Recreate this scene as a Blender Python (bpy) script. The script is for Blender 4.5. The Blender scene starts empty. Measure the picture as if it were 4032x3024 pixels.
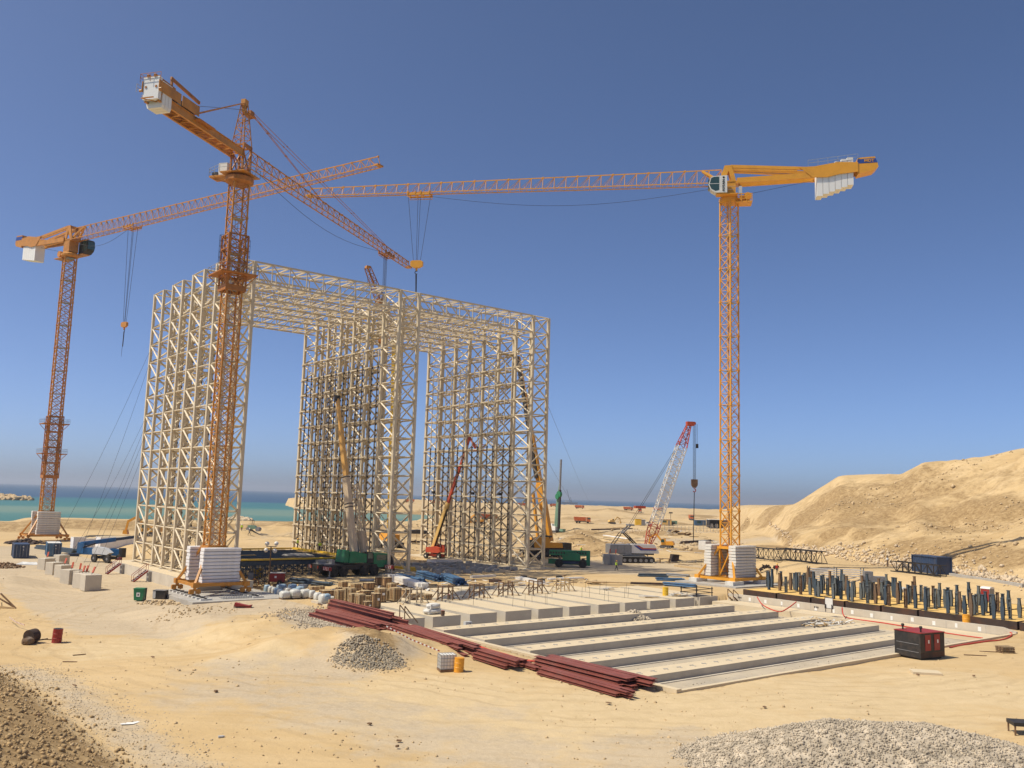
import bpy, bmesh, math, random
import numpy as np
from mathutils import Vector, Matrix, Euler

random.seed(7)
scene = bpy.context.scene
col = scene.collection
R = math.radians

# ------------------------------------------------------------------ camera
CAM_H = 12.5
PITCH, ROLL, FPX = R(7.25), 0.0285, 3500.0
f_ = Vector((0, math.cos(PITCH), math.sin(PITCH)))
r0_ = Vector((1, 0, 0))
u0_ = r0_.cross(f_)
r_ = math.cos(ROLL) * r0_ + math.sin(ROLL) * u0_
u_ = -math.sin(ROLL) * r0_ + math.cos(ROLL) * u0_
cam_data = bpy.data.cameras.new("camera")
cam_data.sensor_width = 36.0
cam_data.lens = FPX / 4032.0 * 36.0
cam_data.clip_start = 0.5
cam_data.clip_end = 80000.0
cam = bpy.data.objects.new("camera", cam_data)
cam.matrix_world = Matrix(((r_.x, u_.x, -f_.x, 0), (r_.y, u_.y, -f_.y, 0), (r_.z, u_.z, -f_.z, CAM_H), (0, 0, 0, 1)))
col.objects.link(cam)
scene.camera = cam

# ------------------------------------------------------------------ light
SUN_EL, SUN_AZ = R(57), R(255)          # compass style: 0 = +Y, 90 = +X
to_sun = Vector((math.sin(SUN_AZ) * math.cos(SUN_EL), math.cos(SUN_AZ) * math.cos(SUN_EL), math.sin(SUN_EL)))
world = bpy.data.worlds.new("World")
scene.world = world
world.use_nodes = True
wn = world.node_tree
bg = wn.nodes["Background"]
sky = wn.nodes.new("ShaderNodeTexSky")
sky.sky_type = 'NISHITA'
sky.sun_disc = False
sky.sun_elevation = SUN_EL
sky.sun_rotation = SUN_AZ
sky.air_density = 0.4
sky.dust_density = 1.3
sky.ozone_density = 6.0
bg.inputs[1].default_value = 0.14
wn.links.new(sky.outputs[0], bg.inputs[0])
sl = bpy.data.lights.new("sun", 'SUN')
sl.energy = 3.75
sl.angle = R(0.53)
sl.color = (1.0, 0.905, 0.735)
sun = bpy.data.objects.new("sun", sl)
sun.rotation_euler = to_sun.to_track_quat('Z', 'Y').to_euler()
sun.location = (0, 0, 120)
col.objects.link(sun)
scene.view_settings.view_transform = 'Standard'
scene.view_settings.look = 'None'
scene.view_settings.exposure = 0.3
scene.view_settings.gamma = 1.0
scene.view_settings.use_curve_mapping = False
scene.cycles.max_bounces = 5
scene.cycles.diffuse_bounces = 3

# ------------------------------------------------------------------ helpers: place on the ground
AZ = R(51.4)                              # the site grid: u runs right and away, v runs left and away
SA, CA = math.sin(AZ), math.cos(AZ)
OX, OY = -18.9, 145.8
GRID_RZ = R(90) - AZ
def UV(u, v, z=0.0):
    return Vector((OX + u * SA - v * CA, OY + u * CA + v * SA, z))
def uv_of(x, y):
    dx, dy = x - OX, y - OY
    return dx * SA + dy * CA, -dx * CA + dy * SA
def ray(px, py):
    d = f_ * FPX + r_ * (px - 2016) - u_ * (py - 1512)
    return d.normalized()
def on_z(px, py, z):
    d = ray(px, py)
    t = (z - CAM_H) / d.z
    return Vector((d.x * t, d.y * t, z))
def on_y(px, py, Y):
    d = ray(px, py)
    t = Y / d.y
    return Vector((d.x * t, Y, CAM_H + d.z * t))

# ------------------------------------------------------------------ terrain
def S(t):
    t = np.clip(t, 0, 1)
    return t * t * (3 - 2 * t)
def vnoise(x, y, seed):
    xi, yi = np.floor(x), np.floor(y)
    xf, yf = x - xi, y - yi
    def h(i, j):
        n = np.sin(i * 127.1 + j * 311.7 + seed * 74.7) * 43758.5453
        return n - np.floor(n)
    a, b, c, d = h(xi, yi), h(xi + 1, yi), h(xi, yi + 1), h(xi + 1, yi + 1)
    sx, sy = xf * xf * (3 - 2 * xf), yf * yf * (3 - 2 * yf)
    return (a + (b - a) * sx) * (1 - sy) + (c + (d - c) * sx) * sy
def fbm(x, y, scale, octv, seed):
    s, amp, tot = 0, 1.0, 0
    x, y = x / scale, y / scale
    for k in range(octv):
        s = s + amp * (vnoise(x, y, seed + k * 13.0) - 0.5)
        tot += amp
        amp *= 0.5
        x, y = x * 2.03 + 17.1, y * 2.03 - 9.4
    return s / tot * 2
PIT_U, PIT_V = (-28.9, 24.6), (-84.9, -47.9)
TOE0, TOE1 = on_z(60, 2600, 0), on_z(640, 3010, 0)
TN = Vector((-(TOE1.y - TOE0.y), TOE1.x - TOE0.x, 0)).normalized()
if TN.x > 0: TN = -TN
MOUNDS = [  # px, py, radius, height of small sand heaps
    (1300, 2560, 6.5, 1.5), (1390, 2600, 4, .7), (1180, 2540, 5, .5), (1080, 2455, 3.0, 0.7), (1480, 2590, 3.2, 0.8), (1700, 2560, 4, .5), (1030, 2590, 5, .5),
    (1560, 2560, 4, .6), (1120, 2112, 11, 4.2), (1180, 2128, 7, 2.6), (950, 2122, 7, 2.8), (1040, 2135, 8, 1.0),
    (2290, 2160, 9, 3.4), (2370, 2172, 7, 2.0), (2215, 2150, 8, 2.0), (2560, 2160, 12, 1.0), (2700, 2150, 16, 1.2),
    (30, 2260, 6, 1.2), (3300, 2195, 9, 1.2), (2480, 2058, 30, 2.0), (2250, 2040, 40, 2.5), (2640, 2050, 34, 3.0),
    (820, 2400, 8, -.2), (1540, 2170, 6, 1.0), (2150, 2120, 14, 1.6), (2330, 2105, 12, 1.8), (2450, 2090, 10, 1.6), (2100, 2075, 22, 2.0), (1950, 2100, 14, 1.6), (1800, 2120, 12, 1.2), (2640, 2120, 10, 1.2), (2390, 2030, 40, 3.0), (2150, 2030, 36, 2.6), (1790, 2195, 5, .8)]
MOUNDS = [(on_z(p, q, 0), rr, hh) for p, q, rr, hh in MOUNDS]
def gz(x, y):
    x = np.asarray(x, float); y = np.asarray(y, float)
    r = np.hypot(x, y)
    az = np.degrees(np.arctan2(x, y))
    u = (x - OX) * SA + (y - OY) * CA
    v = -(x - OX) * CA + (y - OY) * SA
    low = np.maximum(S((-u - 16) / 6) * S((v + 26) / 7), S((-u - 42) / 6) * S((v + 62) / 18))
    z = -0.15 - 1.4 * low
    z = z + 0.3 * S((u - 22) / 6) * (1 - S((v + 30) / 20)) * (1 - S((-v - 84) / 4))
    # benches to the right
    z = z + 2.6 * S((u - 47 + 3 * fbm(x, y, 12, 2, 15)) / 9) * S((az - 13) / 4) * S((x - 40) / 12)
    z = z + 1.7 * S((r - 192) / 10) * S((az - 5.5) / 2.5) * (1 - S((az - 14) / 4)) * (1 - S((r - 330) / 60))
    # raised bank by the shore, left
    bank = S((y - 262 - 6 * fbm(x, y, 14, 2, 3)) / 9)
    z = z + 2.1 * bank * (1 - S((az + 14) / 4)) + 1.0 * bank * S((az + 14) / 4) * (1 - S((az + 5) / 3))
    z = z + 5.2 * S((r - 560) / 420) * S((az + 15) / 3)
    # rough hummocks further out
    far = S((r - 190) / 120)
    z = z + far * (1.1 * fbm(x, y, 26, 4, 21) + 0.8 * fbm(x, y, 9, 3, 22) - .5 * np.abs(fbm(x, y, 16, 3, 23))) * S((az + 12) / 6)
    # water
    r1 = np.interp(az, [-90, -13.9, -11, -9.5, -7, -5.2, -4.5, -4.0], [330, 318, 372, 395, 388, 425, 520, 5000])
    r2 = np.interp(az, [-14.6, -13.9, -13.2, -9, -4.6, -4.0], [9000, 980, 800, 700, 690, 600])
    r1 = r1 + 10 * fbm(x, y, 40, 3, 5); r2 = r2 + 16 * fbm(x, y, 60, 3, 6)
    wet = S((r - r1) / 16) * (1 - S((r - r2) / 30))
    out = S((r - 1085 - 25 * fbm(x, y, 120, 3, 9)) / 70)
    z = z - 9 * np.maximum(wet, out)
    # hill
    foot = np.interp(az, [13, 14.9, 17.65, 22, 30, 45, 70], [560, 345, 195, 174, 150, 134, 124])
    dep = np.interp(az, [13, 14.9, 17.65, 30, 70], [70, 80, 105, 112, 110])
    top = np.interp(az, [13, 14.2, 14.9, 17.65, 19.3, 20.25, 23.7, 24.9, 27.8, 29.9, 45, 70],
                    [4, 8.5, 10.6, 12.6, 18.6, 21.9, 22.3, 25.2, 26.2, 28.4, 33, 33])
    t = (r - foot + 8 * fbm(x, y, 45, 3, 31)) / dep
    tt = np.clip(t, 0, 1)
    prof = 0.55 * tt + 0.45 * S(tt) + 0.05 * np.sin(tt * 9.0) * (1 - tt) * 2
    on = S((az - 13) / 1.2)
    base = z
    hz = base + np.maximum(top - base, 0) * prof
    rough = np.clip(t * 4, 0, 1) * np.clip((1.02 - t) * 5, 0, 1)
    hz = hz + rough * (1.7 * fbm(x, y, 30, 4, 41) - 2.2 * np.abs(fbm(x * .5 + y * .2, y, 9, 3, 42)) + .5 * fbm(x, y, 3.0, 3, 43) - 1.2 * S((fbm(x, y, 20, 3, 44) - .12) / .1))
    st_ = (hz - base) / 5.5 + .9 * fbm(x, y, 38, 3, 46)
    fr_ = st_ - np.floor(st_)
    hz = hz + np.clip(t * 5, 0, 1) * np.clip((1 - t) * 6, 0, 1) * 1.5 * (S(fr_ * 1.7) - fr_)
    hz = hz + np.clip(t * 3, 0, 1) * (.45 * fbm(x, y, 7, 3, 47))
    # a spill cone and a dug scarp on the right part of the slope
    sc = np.exp(-((az - 26.2) / 1.6) ** 2) * np.exp(-((t - .45) / .13) ** 2)
    hz = hz - 1.3 * sc + 1.0 * np.exp(-((az - 24.6) / .7) ** 2) * np.exp(-((t - .4) / .15) ** 2)
    z = np.where(on > 0, base + (hz - base) * on, base)
    # slope falling towards the camera's left
    d = (x - TOE0.x) * TN.x + (y - TOE0.y) * TN.y
    emb = np.clip(d - 1.0, 0, None)
    z = z + np.minimum(0.42 * emb, 6.5) * (1 - S((y - 72) / 16)) + 0.12 * fbm(x, y, 1.2, 3, 51) * S(d / 3) * (1 - S((y - 80) / 16))
    for c, rr, hh in MOUNDS:
        q = ((x - c.x) ** 2 + (y - c.y) ** 2) / rr ** 2
        z = z + hh * np.exp(-q * 1.6) * (1 + 0.35 * fbm(x, y, rr * .35, 3, 61))
    # trodden, rutted ground near by
    near = 1 - S((r - 230) / 120)
    z = z + near * (0.22 * fbm(x, y, 14, 3, 71) + 0.06 * fbm(x, y, 2.2, 3, 72))
    # the excavated foundation
    inp = (u > PIT_U[0]) & (u < PIT_U[1]) & (v > PIT_V[0]) & (v < PIT_V[1])
    inb = (u > PIT_U[0] + .5) & (u < 22.0) & (v >= -48.3) & (v < np.interp(u, [-26.5, -22, -17.2, -12.3, -7.6, -3.1, 1.7, 6.4, 10.7, 15.6, 20.3], [-30, -28, -26, -25, -24.5, -24.2, -25, -26.5, -29, -31.5, -33.5]) - 2.2)
    flat = (u > -31.5) & (u < 24) & (v >= -48) & (v < 5)
    z = np.where(flat, np.minimum(z, -0.02 + 0 * z), z)
    z = np.where(inp | inb, -2.2, z)
    return z
def ground_z(x, y):
    return float(gz(np.array([x]), np.array([y]))[0])
def at(px, py, dz=0.0):
    """the point of the terrain seen at a place of the photograph"""
    d = ray(px, py)
    t = np.concatenate([np.arange(14, 320, .2), np.arange(320, 1500, 1.0)])
    h = np.maximum(gz(d.x * t, d.y * t), -3.0) - (CAM_H + d.z * t)
    k = np.argmax(h > 0) if (h > 0).any() else int(np.argmax(h))
    if k and (h > 0).any():
        tt = t[k - 1] + (t[k] - t[k - 1]) * (-h[k - 1]) / (h[k] - h[k - 1])
    else: tt = t[k]
    x, y = d.x * tt, d.y * tt
    return Vector((x, y, max(-3.0, ground_z(x, y)) + dz))
def heading(a, b):
    return math.atan2(b.y - a.y, b.x - a.x)

# ------------------------------------------------------------------ helpers: objects
def tag(o, label=None, cat=None, group=None, kind=None):
    if label: o["label"] = label
    if cat: o["category"] = cat
    if group: o["group"] = group
    if kind: o["kind"] = kind
    return o
def thing(name, label, cat, loc=(0, 0, 0), rz=0.0, group=None):
    o = bpy.data.objects.new(name, None)
    o.empty_display_size = 0.3
    o.location = loc
    o.rotation_euler = (0, 0, rz)
    col.objects.link(o)
    return tag(o, label, cat, group)
def obj(name, mesh, parent=None, loc=None, rot=None, scl=None):
    o = bpy.data.objects.new(name, mesh)
    col.objects.link(o)
    if parent: o.parent = parent
    if loc is not None: o.location = loc
    if rot is not None: o.rotation_euler = rot
    if scl is not None: o.scale = scl
    return o
def copy_tree(o, parent=None):
    c = o.copy()
    col.objects.link(c)
    if parent: c.parent = parent
    for ch in list(o.children):
        copy_tree(ch, c)
    return c

class MB:
    """collects boxes, bars, tubes and prisms into one mesh"""
    def __init__(s): s.v, s.f = [], []
    def add(s, vs, fs):
        n = len(s.v)
        s.v += [tuple(p) for p in vs]
        s.f += [tuple(i + n for i in q) for q in fs]
        return s
    def box(s, c, d, rz=0.0, m=None):
        x, y, z = d[0] / 2, d[1] / 2, d[2] / 2
        P = [Vector((a, b, e)) for e in (-z, z) for a, b in ((-x, -y), (x, -y), (x, y), (-x, y))]
        if rz: m = Matrix.Rotation(rz, 3, 'Z')
        if m is not None: P = [m @ p for p in P]
        c = Vector(c)
        return s.add([p + c for p in P], [(3, 2, 1, 0), (4, 5, 6, 7), (0, 1, 5, 4), (1, 2, 6, 5), (2, 3, 7, 6), (3, 0, 4, 7)])
    def box2(s, a, b):
        return s.box([(a[i] + b[i]) / 2 for i in range(3)], [abs(b[i] - a[i]) for i in range(3)])
    def bar(s, p, q, w, h=None, w2=None, h2=None):
        p, q = Vector(p), Vector(q)
        d = (q - p).normalized()
        a = d.cross(Vector((0, 0, 1)))
        if a.length < 1e-3: a = Vector((1, 0, 0))
        a.normalize()
        b = a.cross(d)
        h = h or w
        w2 = w2 or w; h2 = h2 or h
        P = [p + a * i * w / 2 + b * j * h / 2 for i, j in ((-1, -1), (1, -1), (1, 1), (-1, 1))]
        P += [q + a * i * w2 / 2 + b * j * h2 / 2 for i, j in ((-1, -1), (1, -1), (1, 1), (-1, 1))]
        return s.add(P, [(3, 2, 1, 0), (4, 5, 6, 7), (0, 1, 5, 4), (1, 2, 6, 5), (2, 3, 7, 6), (3, 0, 4, 7)])
    def tube(s, p, q, r, r2=None, n=8, caps=True):
        p, q = Vector(p), Vector(q)
        r2 = r if r2 is None else r2
        d = (q - p).normalized()
        a = d.cross(Vector((0, 0, 1)))
        if a.length < 1e-3: a = Vector((1, 0, 0))
        a.normalize()
        b = a.cross(d)
        P = [p + (a * math.cos(2 * math.pi * k / n) + b * math.sin(2 * math.pi * k / n)) * r for k in range(n)]
        P += [q + (a * math.cos(2 * math.pi * k / n) + b * math.sin(2 * math.pi * k / n)) * r2 for k in range(n)]
        F = [(k, k + n, (k + 1) % n + n, (k + 1) % n) for k in range(n)]
        if caps: F += [tuple(range(n)), tuple(range(2 * n - 1, n - 1, -1))]
        return s.add(P, F)
    def path(s, pts, r, n=6):
        for a, b in zip(pts, pts[1:]): s.tube(a, b, r, n=n, caps=False)
        return s
    def prism(s, poly, axis, a, b):
        """poly in the two other axes, pushed from a to b along axis 0/1/2"""
        def P(p, t):
            return {0: (t, p[0], p[1]), 1: (p[0], t, p[1]), 2: (p[0], p[1], t)}[axis]
        n = len(poly)
        vs = [P(p, a) for p in poly] + [P(p, b) for p in poly]
        return s.add(vs, [tuple(range(n)), tuple(range(2 * n - 1, n - 1, -1))] + [(k, k + n, (k + 1) % n + n, (k + 1) % n) for k in range(n)])
    def lathe(s, prof, c=(0, 0, 0), n=14):
        vs, fs = [], []
        for r, z in prof:
            vs += [(c[0] + r * math.cos(2 * math.pi * k / n), c[1] + r * math.sin(2 * math.pi * k / n), c[2] + z) for k in range(n)]
        for i in range(len(prof) - 1):
            for k in range(n):
                fs.append((i * n + k, i * n + (k + 1) % n, (i + 1) * n + (k + 1) % n, (i + 1) * n + k))
        fs.append(tuple(range(n - 1, -1, -1)))
        fs.append(tuple((len(prof) - 1) * n + k for k in range(n)))
        return s.add(vs, fs)
    def blob(s, c, d, seed=0, n=8, m=5, amp=.18, sq=1.0):
        def pw(t): return math.copysign(abs(t) ** sq, t)
        rg = random.Random(seed)
        vs = [(c[0], c[1], c[2] - d[2] / 2)]
        for i in range(1, m):
            th = math.pi * i / m
            for k in range(n):
                a = 2 * math.pi * (k + .5 * (i % 2)) / n
                j = 1 + rg.uniform(-amp, amp)
                vs.append((c[0] + d[0] / 2 * pw(math.sin(th)) * pw(math.cos(a)) * j, c[1] + d[1] / 2 * pw(math.sin(th)) * pw(math.sin(a)) * j, c[2] - d[2] / 2 * pw(math.cos(th)) * j))
        vs.append((c[0], c[1], c[2] + d[2] / 2))
        fs = [(0, 1 + (k + 1) % n, 1 + k) for k in range(n)]
        for i in range(m - 2):
            for k in range(n):
                a, b = 1 + i * n + k, 1 + i * n + (k + 1) % n
                fs.append((a, b, b + n, a + n))
        L = len(vs) - 1
        fs += [(L, 1 + (m - 2) * n + k, 1 + (m - 2) * n + (k + 1) % n) for k in range(n)]
        return s.add(vs, fs)
    def mesh(s, name, m, smooth=False):
        me = bpy.data.meshes.new(name)
        me.from_pydata(s.v, [], s.f)
        if m: me.materials.append(m)
        bm = bmesh.new(); bm.from_mesh(me)
        bmesh.ops.recalc_face_normals(bm, faces=bm.faces)
        bm.to_mesh(me); bm.free()
        if smooth:
            me.polygons.foreach_set("use_smooth", [True] * len(me.polygons))
        return me
    def build(s, name, m, parent=None, loc=None, rot=None, smooth=False):
        return obj(name, s.mesh(name, m, smooth), parent, loc, rot)

def np_mesh(name, V, F, m, smooth=False):
    """triangles or quads from arrays"""
    me = bpy.data.meshes.new(name)
    k = F.shape[1]
    me.vertices.add(len(V)); me.vertices.foreach_set("co", V.astype(np.float32).ravel())
    me.loops.add(F.size); me.loops.foreach_set("vertex_index", F.astype(np.int32).ravel())
    me.polygons.add(len(F))
    me.polygons.foreach_set("loop_start", np.arange(0, F.size, k, dtype=np.int32))
    if smooth: me.polygons.foreach_set("use_smooth", np.ones(len(F), dtype=bool))
    me.materials.append(m)
    me.update(calc_edges=True)
    return me
ROCK_V = np.array([(-1, -.8, -.7), (1, -.9, -.6), (.8, 1, -.7), (-.9, .8, -.6), (-.6, -.7, .7), (.7, -.5, .8), (.5, .7, .6), (-.8, .6, .8)]) * .5
ROCK_F = np.array([(0, 2, 1), (0, 3, 2), (4, 5, 6), (4, 6, 7), (0, 1, 5), (0, 5, 4), (1, 2, 6), (1, 6, 5), (2, 3, 7), (2, 7, 6), (3, 0, 4), (3, 4, 7)])
def rocks(name, P, sizes, m, seed=1):
    rg = np.random.RandomState(seed)
    n = len(P)
    a = rg.uniform(0, 2 * np.pi, n); b = rg.uniform(-.9, .9, n); c = rg.uniform(-.9, .9, n)
    sc = rg.uniform(.6, 1.3, (n, 3)) * sizes[:, None]
    V = ROCK_V[None] * sc[:, None, :] * rg.uniform(.8, 1.2, (n, 8, 3))
    ca, sa = np.cos(b)[:, None], np.sin(b)[:, None]
    y, z = V[..., 1] * ca - V[..., 2] * sa, V[..., 1] * sa + V[..., 2] * ca
    V = np.stack([V[..., 0], y, z], -1)
    ca, sa = np.cos(c)[:, None], np.sin(c)[:, None]
    x, z = V[..., 0] * ca - V[..., 2] * sa, V[..., 0] * sa + V[..., 2] * ca
    V = np.stack([x, V[..., 1], z], -1)
    ca, sa = np.cos(a)[:, None], np.sin(a)[:, None]
    x, y = V[..., 0] * ca - V[..., 1] * sa, V[..., 0] * sa + V[..., 1] * ca
    V = np.stack([x, y, V[..., 2]], -1) + P[:, None, :]
    F = ROCK_F[None] + (np.arange(n) * 8)[:, None, None]
    o = obj(name, np_mesh(name, V.reshape(-1, 3), F.reshape(-1, 3), m))
    o["kind"] = "stuff"
    return o

# ------------------------------------------------------------------ materials
MATS = {}
def M(name, c, rough=.65, metal=0.0, var=.14, scale=2.0, bump=0.0, dirt=None, amt=.5, spec=.35, dscale=None, coord="Object"):
    if name in MATS: return MATS[name]
    m = bpy.data.materials.new(name)
    m.use_nodes = True
    nt = m.node_tree
    N, L = nt.nodes, nt.links
    b = N["Principled BSDF"]
    b.inputs["Roughness"].default_value = rough
    b.inputs["Metallic"].default_value = metal
    b.inputs["Specular IOR Level"].default_value = spec
    tc = N.new("ShaderNodeTexCoord")
    n1 = N.new("ShaderNodeTexNoise")
    n1.inputs["Scale"].default_value = scale
    n1.inputs["Detail"].default_value = 6
    n1.inputs["Roughness"].default_value = .62
    L.new(tc.outputs[coord], n1.inputs["Vector"])
    rp = N.new("ShaderNodeValToRGB")
    rp.color_ramp.elements[0].position = .3
    rp.color_ramp.elements[1].position = .72
    rp.color_ramp.elements[0].color = [*(k * (1 - var) for k in c), 1]
    rp.color_ramp.elements[1].color = [*(min(k * (1 + var), 1) for k in c), 1]
    L.new(n1.outputs["Fac"], rp.inputs["Fac"])
    out = rp.outputs["Color"]
    if dirt:
        n2 = N.new("ShaderNodeTexNoise")
        n2.inputs["Scale"].default_value = dscale or scale * .6
        n2.inputs["Detail"].default_value = 8
        n2.inputs["Roughness"].default_value = .7
        L.new(tc.outputs[coord], n2.inputs["Vector"])
        r2 = N.new("ShaderNodeMapRange")
        r2.inputs["From Min"].default_value = .48
        r2.inputs["From Max"].default_value = .72
        r2.inputs["To Max"].default_value = amt
        L.new(n2.outputs["Fac"], r2.inputs["Value"])
        mx = N.new("ShaderNodeMix")
        mx.data_type = 'RGBA'
        mx.inputs["B"].default_value = (*dirt, 1)
        L.new(r2.outputs["Result"], mx.inputs["Factor"])
        L.new(out, mx.inputs["A"])
        out = mx.outputs["Result"]
    L.new(out, b.inputs["Base Color"])
    if bump:
        bp = N.new("ShaderNodeBump")
        bp.inputs["Strength"].default_value = bump
        bp.inputs["Distance"].default_value = .05
        L.new(n1.outputs["Fac"], bp.inputs["Height"])
        L.new(bp.outputs["Normal"], b.inputs["Normal"])
    MATS[name] = m
    return m
SAND_D = (.5, .38, .22)
CREAM = M("cream_steel_paint", (.64, .54, .375), .5, var=.1, scale=.6, dirt=(.42, .33, .22), amt=.35, dscale=.35)
YEL = M("crane_yellow_paint", (.55, .235, .035), .45, var=.12, scale=.9, dirt=(.22, .10, .03), amt=.55)
YEL2 = M("new_crane_yellow_paint", (.76, .35, .035), .42, var=.07, scale=.9, dirt=(.34, .16, .04), amt=.3)
RUSTY = M("rusty_orange_paint", (.44, .17, .035), .6, var=.2, scale=1.2, dirt=(.12, .06, .03), amt=.6)
WHITE_C = M("white_painted_concrete", (.78, .77, .76), .75, var=.06, scale=1.5, bump=.15, dirt=(.55, .5, .44), amt=.45)
WHITE_CW = M("clean_white_counterweight", (.80, .79, .76), .7, var=.03, scale=.8, dirt=(.68, .65, .6), amt=.3, dscale=.4)
OLD_C = M("weathered_white_concrete", (.68, .66, .6), .8, var=.1, scale=1.0, bump=.2, dirt=(.4, .36, .28), amt=.6)
CONC = M("pale_concrete", (.54, .485, .39), .85, var=.1, scale=.5, bump=.12, dirt=(.40, .33, .24), amt=.5, dscale=.22)
CONC_T = M("dusty_concrete_top", (.62, .515, .345), .9, var=.08, scale=.6, bump=.1, dirt=(.54, .42, .27), amt=.6, dscale=.3)
CONC_G = M("grey_concrete", (.40, .38, .34), .85, var=.12, scale=.8, bump=.15, dirt=(.28, .25, .2), amt=.5)
FLOORM = M("dusty_pit_floor", (.47, .40, .29), .95, var=.16, scale=.35, bump=.4, dirt=(.36, .33, .28), amt=.7, dscale=.15)
REDB = M("red_oxide_steel", (.24, .07, .05), .6, var=.2, scale=1.2, dirt=(.26, .14, .11), amt=.5)
BLUE = M("blue_steel", (.05, .12, .22), .55, var=.2, scale=2, dirt=(.2, .19, .17), amt=.4)
DKBLUE = M("dark_blue_paint", (.035, .06, .115), .5, var=.15, scale=1.2, dirt=(.16, .12, .09), amt=.35)
BOXBLUE = M("sun_bleached_blue_paint", (.07, .16, .27), .55, var=.15, scale=1.2, dirt=(.22, .17, .12), amt=.4)
LIFTBLUE = M("bright_blue_paint", (.03, .14, .33), .4, var=.1, scale=1.5, dirt=(.2, .2, .18), amt=.25)
GREEN = M("green_paint", (.025, .2, .085), .42, var=.14, scale=1.4, dirt=(.13, .13, .08), amt=.35)
PALEGREEN = M("pale_green_paint", (.16, .27, .19), .55, var=.14, scale=1.4, dirt=(.2, .18, .12), amt=.5)
RED = M("orange_red_paint", (.5, .075, .03), .5, var=.12, scale=1.4, dirt=(.3, .16, .1), amt=.35)
DKRED = M("dark_red_paint", (.3, .03, .025), .5, var=.14, scale=1.4, dirt=(.2, .12, .1), amt=.4)
ORANGE = M("truck_orange_paint", (.55, .13, .03), .5, var=.12, scale=1.0, dirt=(.4, .24, .13), amt=.45)
YELP = M("bright_yellow_paint", (.75, .47, .03), .5, var=.1, scale=1.5, dirt=(.5, .36, .15), amt=.3)
OCHRE = M("yellow_form_board", (.74, .48, .15), .75, var=.07, scale=.6, dirt=(.6, .42, .2), amt=.5, dscale=.5)
BLACK = M("black_rubber", (.022, .02, .018), .8, var=.2, scale=3, dirt=(.16, .13, .09), amt=.5)
BLACKM = M("black_metal", (.03, .028, .026), .55, var=.2, scale=2, dirt=(.14, .1, .07), amt=.4)
GREYM = M("grey_metal", (.25, .25, .25), .5, .2, var=.15, scale=2, dirt=(.2, .16, .12), amt=.3)
LGREY = M("light_grey_paint", (.52, .53, .53), .45, var=.08, scale=1.5, dirt=(.4, .36, .3), amt=.3)
OFFW = M("off_white_paint", (.74, .72, .66), .45, var=.05, scale=1.5, dirt=(.5, .43, .33), amt=.35)
GLASS = M("green_tinted_glass", (.03, .07, .06), .08, var=.1, spec=.8)
WOOD = M("crate_wood", (.42, .26, .12), .8, var=.18, scale=2.2, bump=.1, dirt=(.3, .19, .1), amt=.4)
WOODP = M("pale_wood", (.54, .40, .22), .8, var=.16, scale=2.2, bump=.1, dirt=(.35, .25, .14), amt=.4)
WOODD = M("dark_wood", (.2, .12, .065), .85, var=.2, scale=2.2, dirt=(.33, .25, .16), amt=.4)
BAGW = M("white_plastic_wrap", (.60, .60, .55), .35, var=.12, scale=2.5, bump=.5, dirt=(.42, .4, .34), amt=.6)
BAGB = M("blue_plastic_wrap", (.32, .45, .56), .35, var=.22, scale=2.5, bump=.5, dirt=(.58, .58, .55), amt=.7)
RUSTP = M("rusted_steel_plate", (.055, .038, .03), .75, var=.3, scale=.8, dirt=(.16, .065, .03), amt=.7, dscale=.45)
POSTB = M("blue_grey_primer", (.115, .135, .14), .55, var=.2, scale=2, dirt=(.2, .14, .09), amt=.5)
POSTD = M("dark_blue_primer", (.05, .075, .10), .55, var=.2, scale=2, dirt=(.14, .12, .1), amt=.4)
POSTR = M("rust_brown_primer", (.17, .11, .065), .7, var=.25, scale=2, dirt=(.12, .14, .15), amt=.6)
GALV = M("galvanised_steel", (.36, .37, .38), .45, .3, var=.12, scale=3, dirt=(.3, .25, .2), amt=.3)
GRAVEL = M("grey_crushed_stone", (.46, .39, .29), .95, var=.45, scale=1.7)
GREYROCK = M("dark_grey_rubble", (.33, .28, .205), .95, var=.4, scale=1.5)
DIRTROCK = M("sandy_rock", (.50, .37, .21), .95, var=.4, scale=.9)
CLOD = M("brown_clod", (.38, .265, .135), .95, var=.35, scale=.9)
PALEROCK = M("pale_limestone", (.58, .46, .31), .95, var=.25, scale=.9)
CABLE = M("steel_cable", (.06, .06, .065), .6, var=.1)
BOOMTAN = M("tan_boom_paint", (.62, .49, .33), .45, var=.06, scale=1.5, dirt=(.4, .3, .2), amt=.3)
BOOMORG = M("faded_orange_boom_paint", (.70, .40, .12), .45, var=.06, scale=1.5, dirt=(.4, .3, .2), amt=.3)
BROWNM = M("dark_brown_bracket", (.06, .045, .032), .6, var=.2)
HOSE = M("red_hose", (.55, .07, .04), .5, var=.1)
SKIN = M("sunburnt_skin", (.26, .14, .08), .6, var=.05)
CLOTH_D = M("dark_work_trousers", (.035, .04, .055), .85, var=.15)
CLOTH_G = M("grey_work_shirt", (.2, .2, .2), .85, var=.15)
CLOTH_R = M("red_work_shirt", (.4, .03, .03), .85, var=.15)
HIVIS = M("high_visibility_cloth", (.55, .75, .05), .7, var=.08)
HELMET = M("yellow_helmet_shell", (.8, .42, .03), .35, var=.04)
HELMW = M("white_helmet_shell", (.78, .78, .75), .35, var=.04)
LAMPW = M("white_lamp_globe", (.75, .73, .68), .3, var=.05)
PAPER = M("white_paper_notice", (.78, .77, .73), .7, var=.04)
BLUEP = M("deep_blue_paint", (.03, .07, .28), .45, var=.05)
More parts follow.
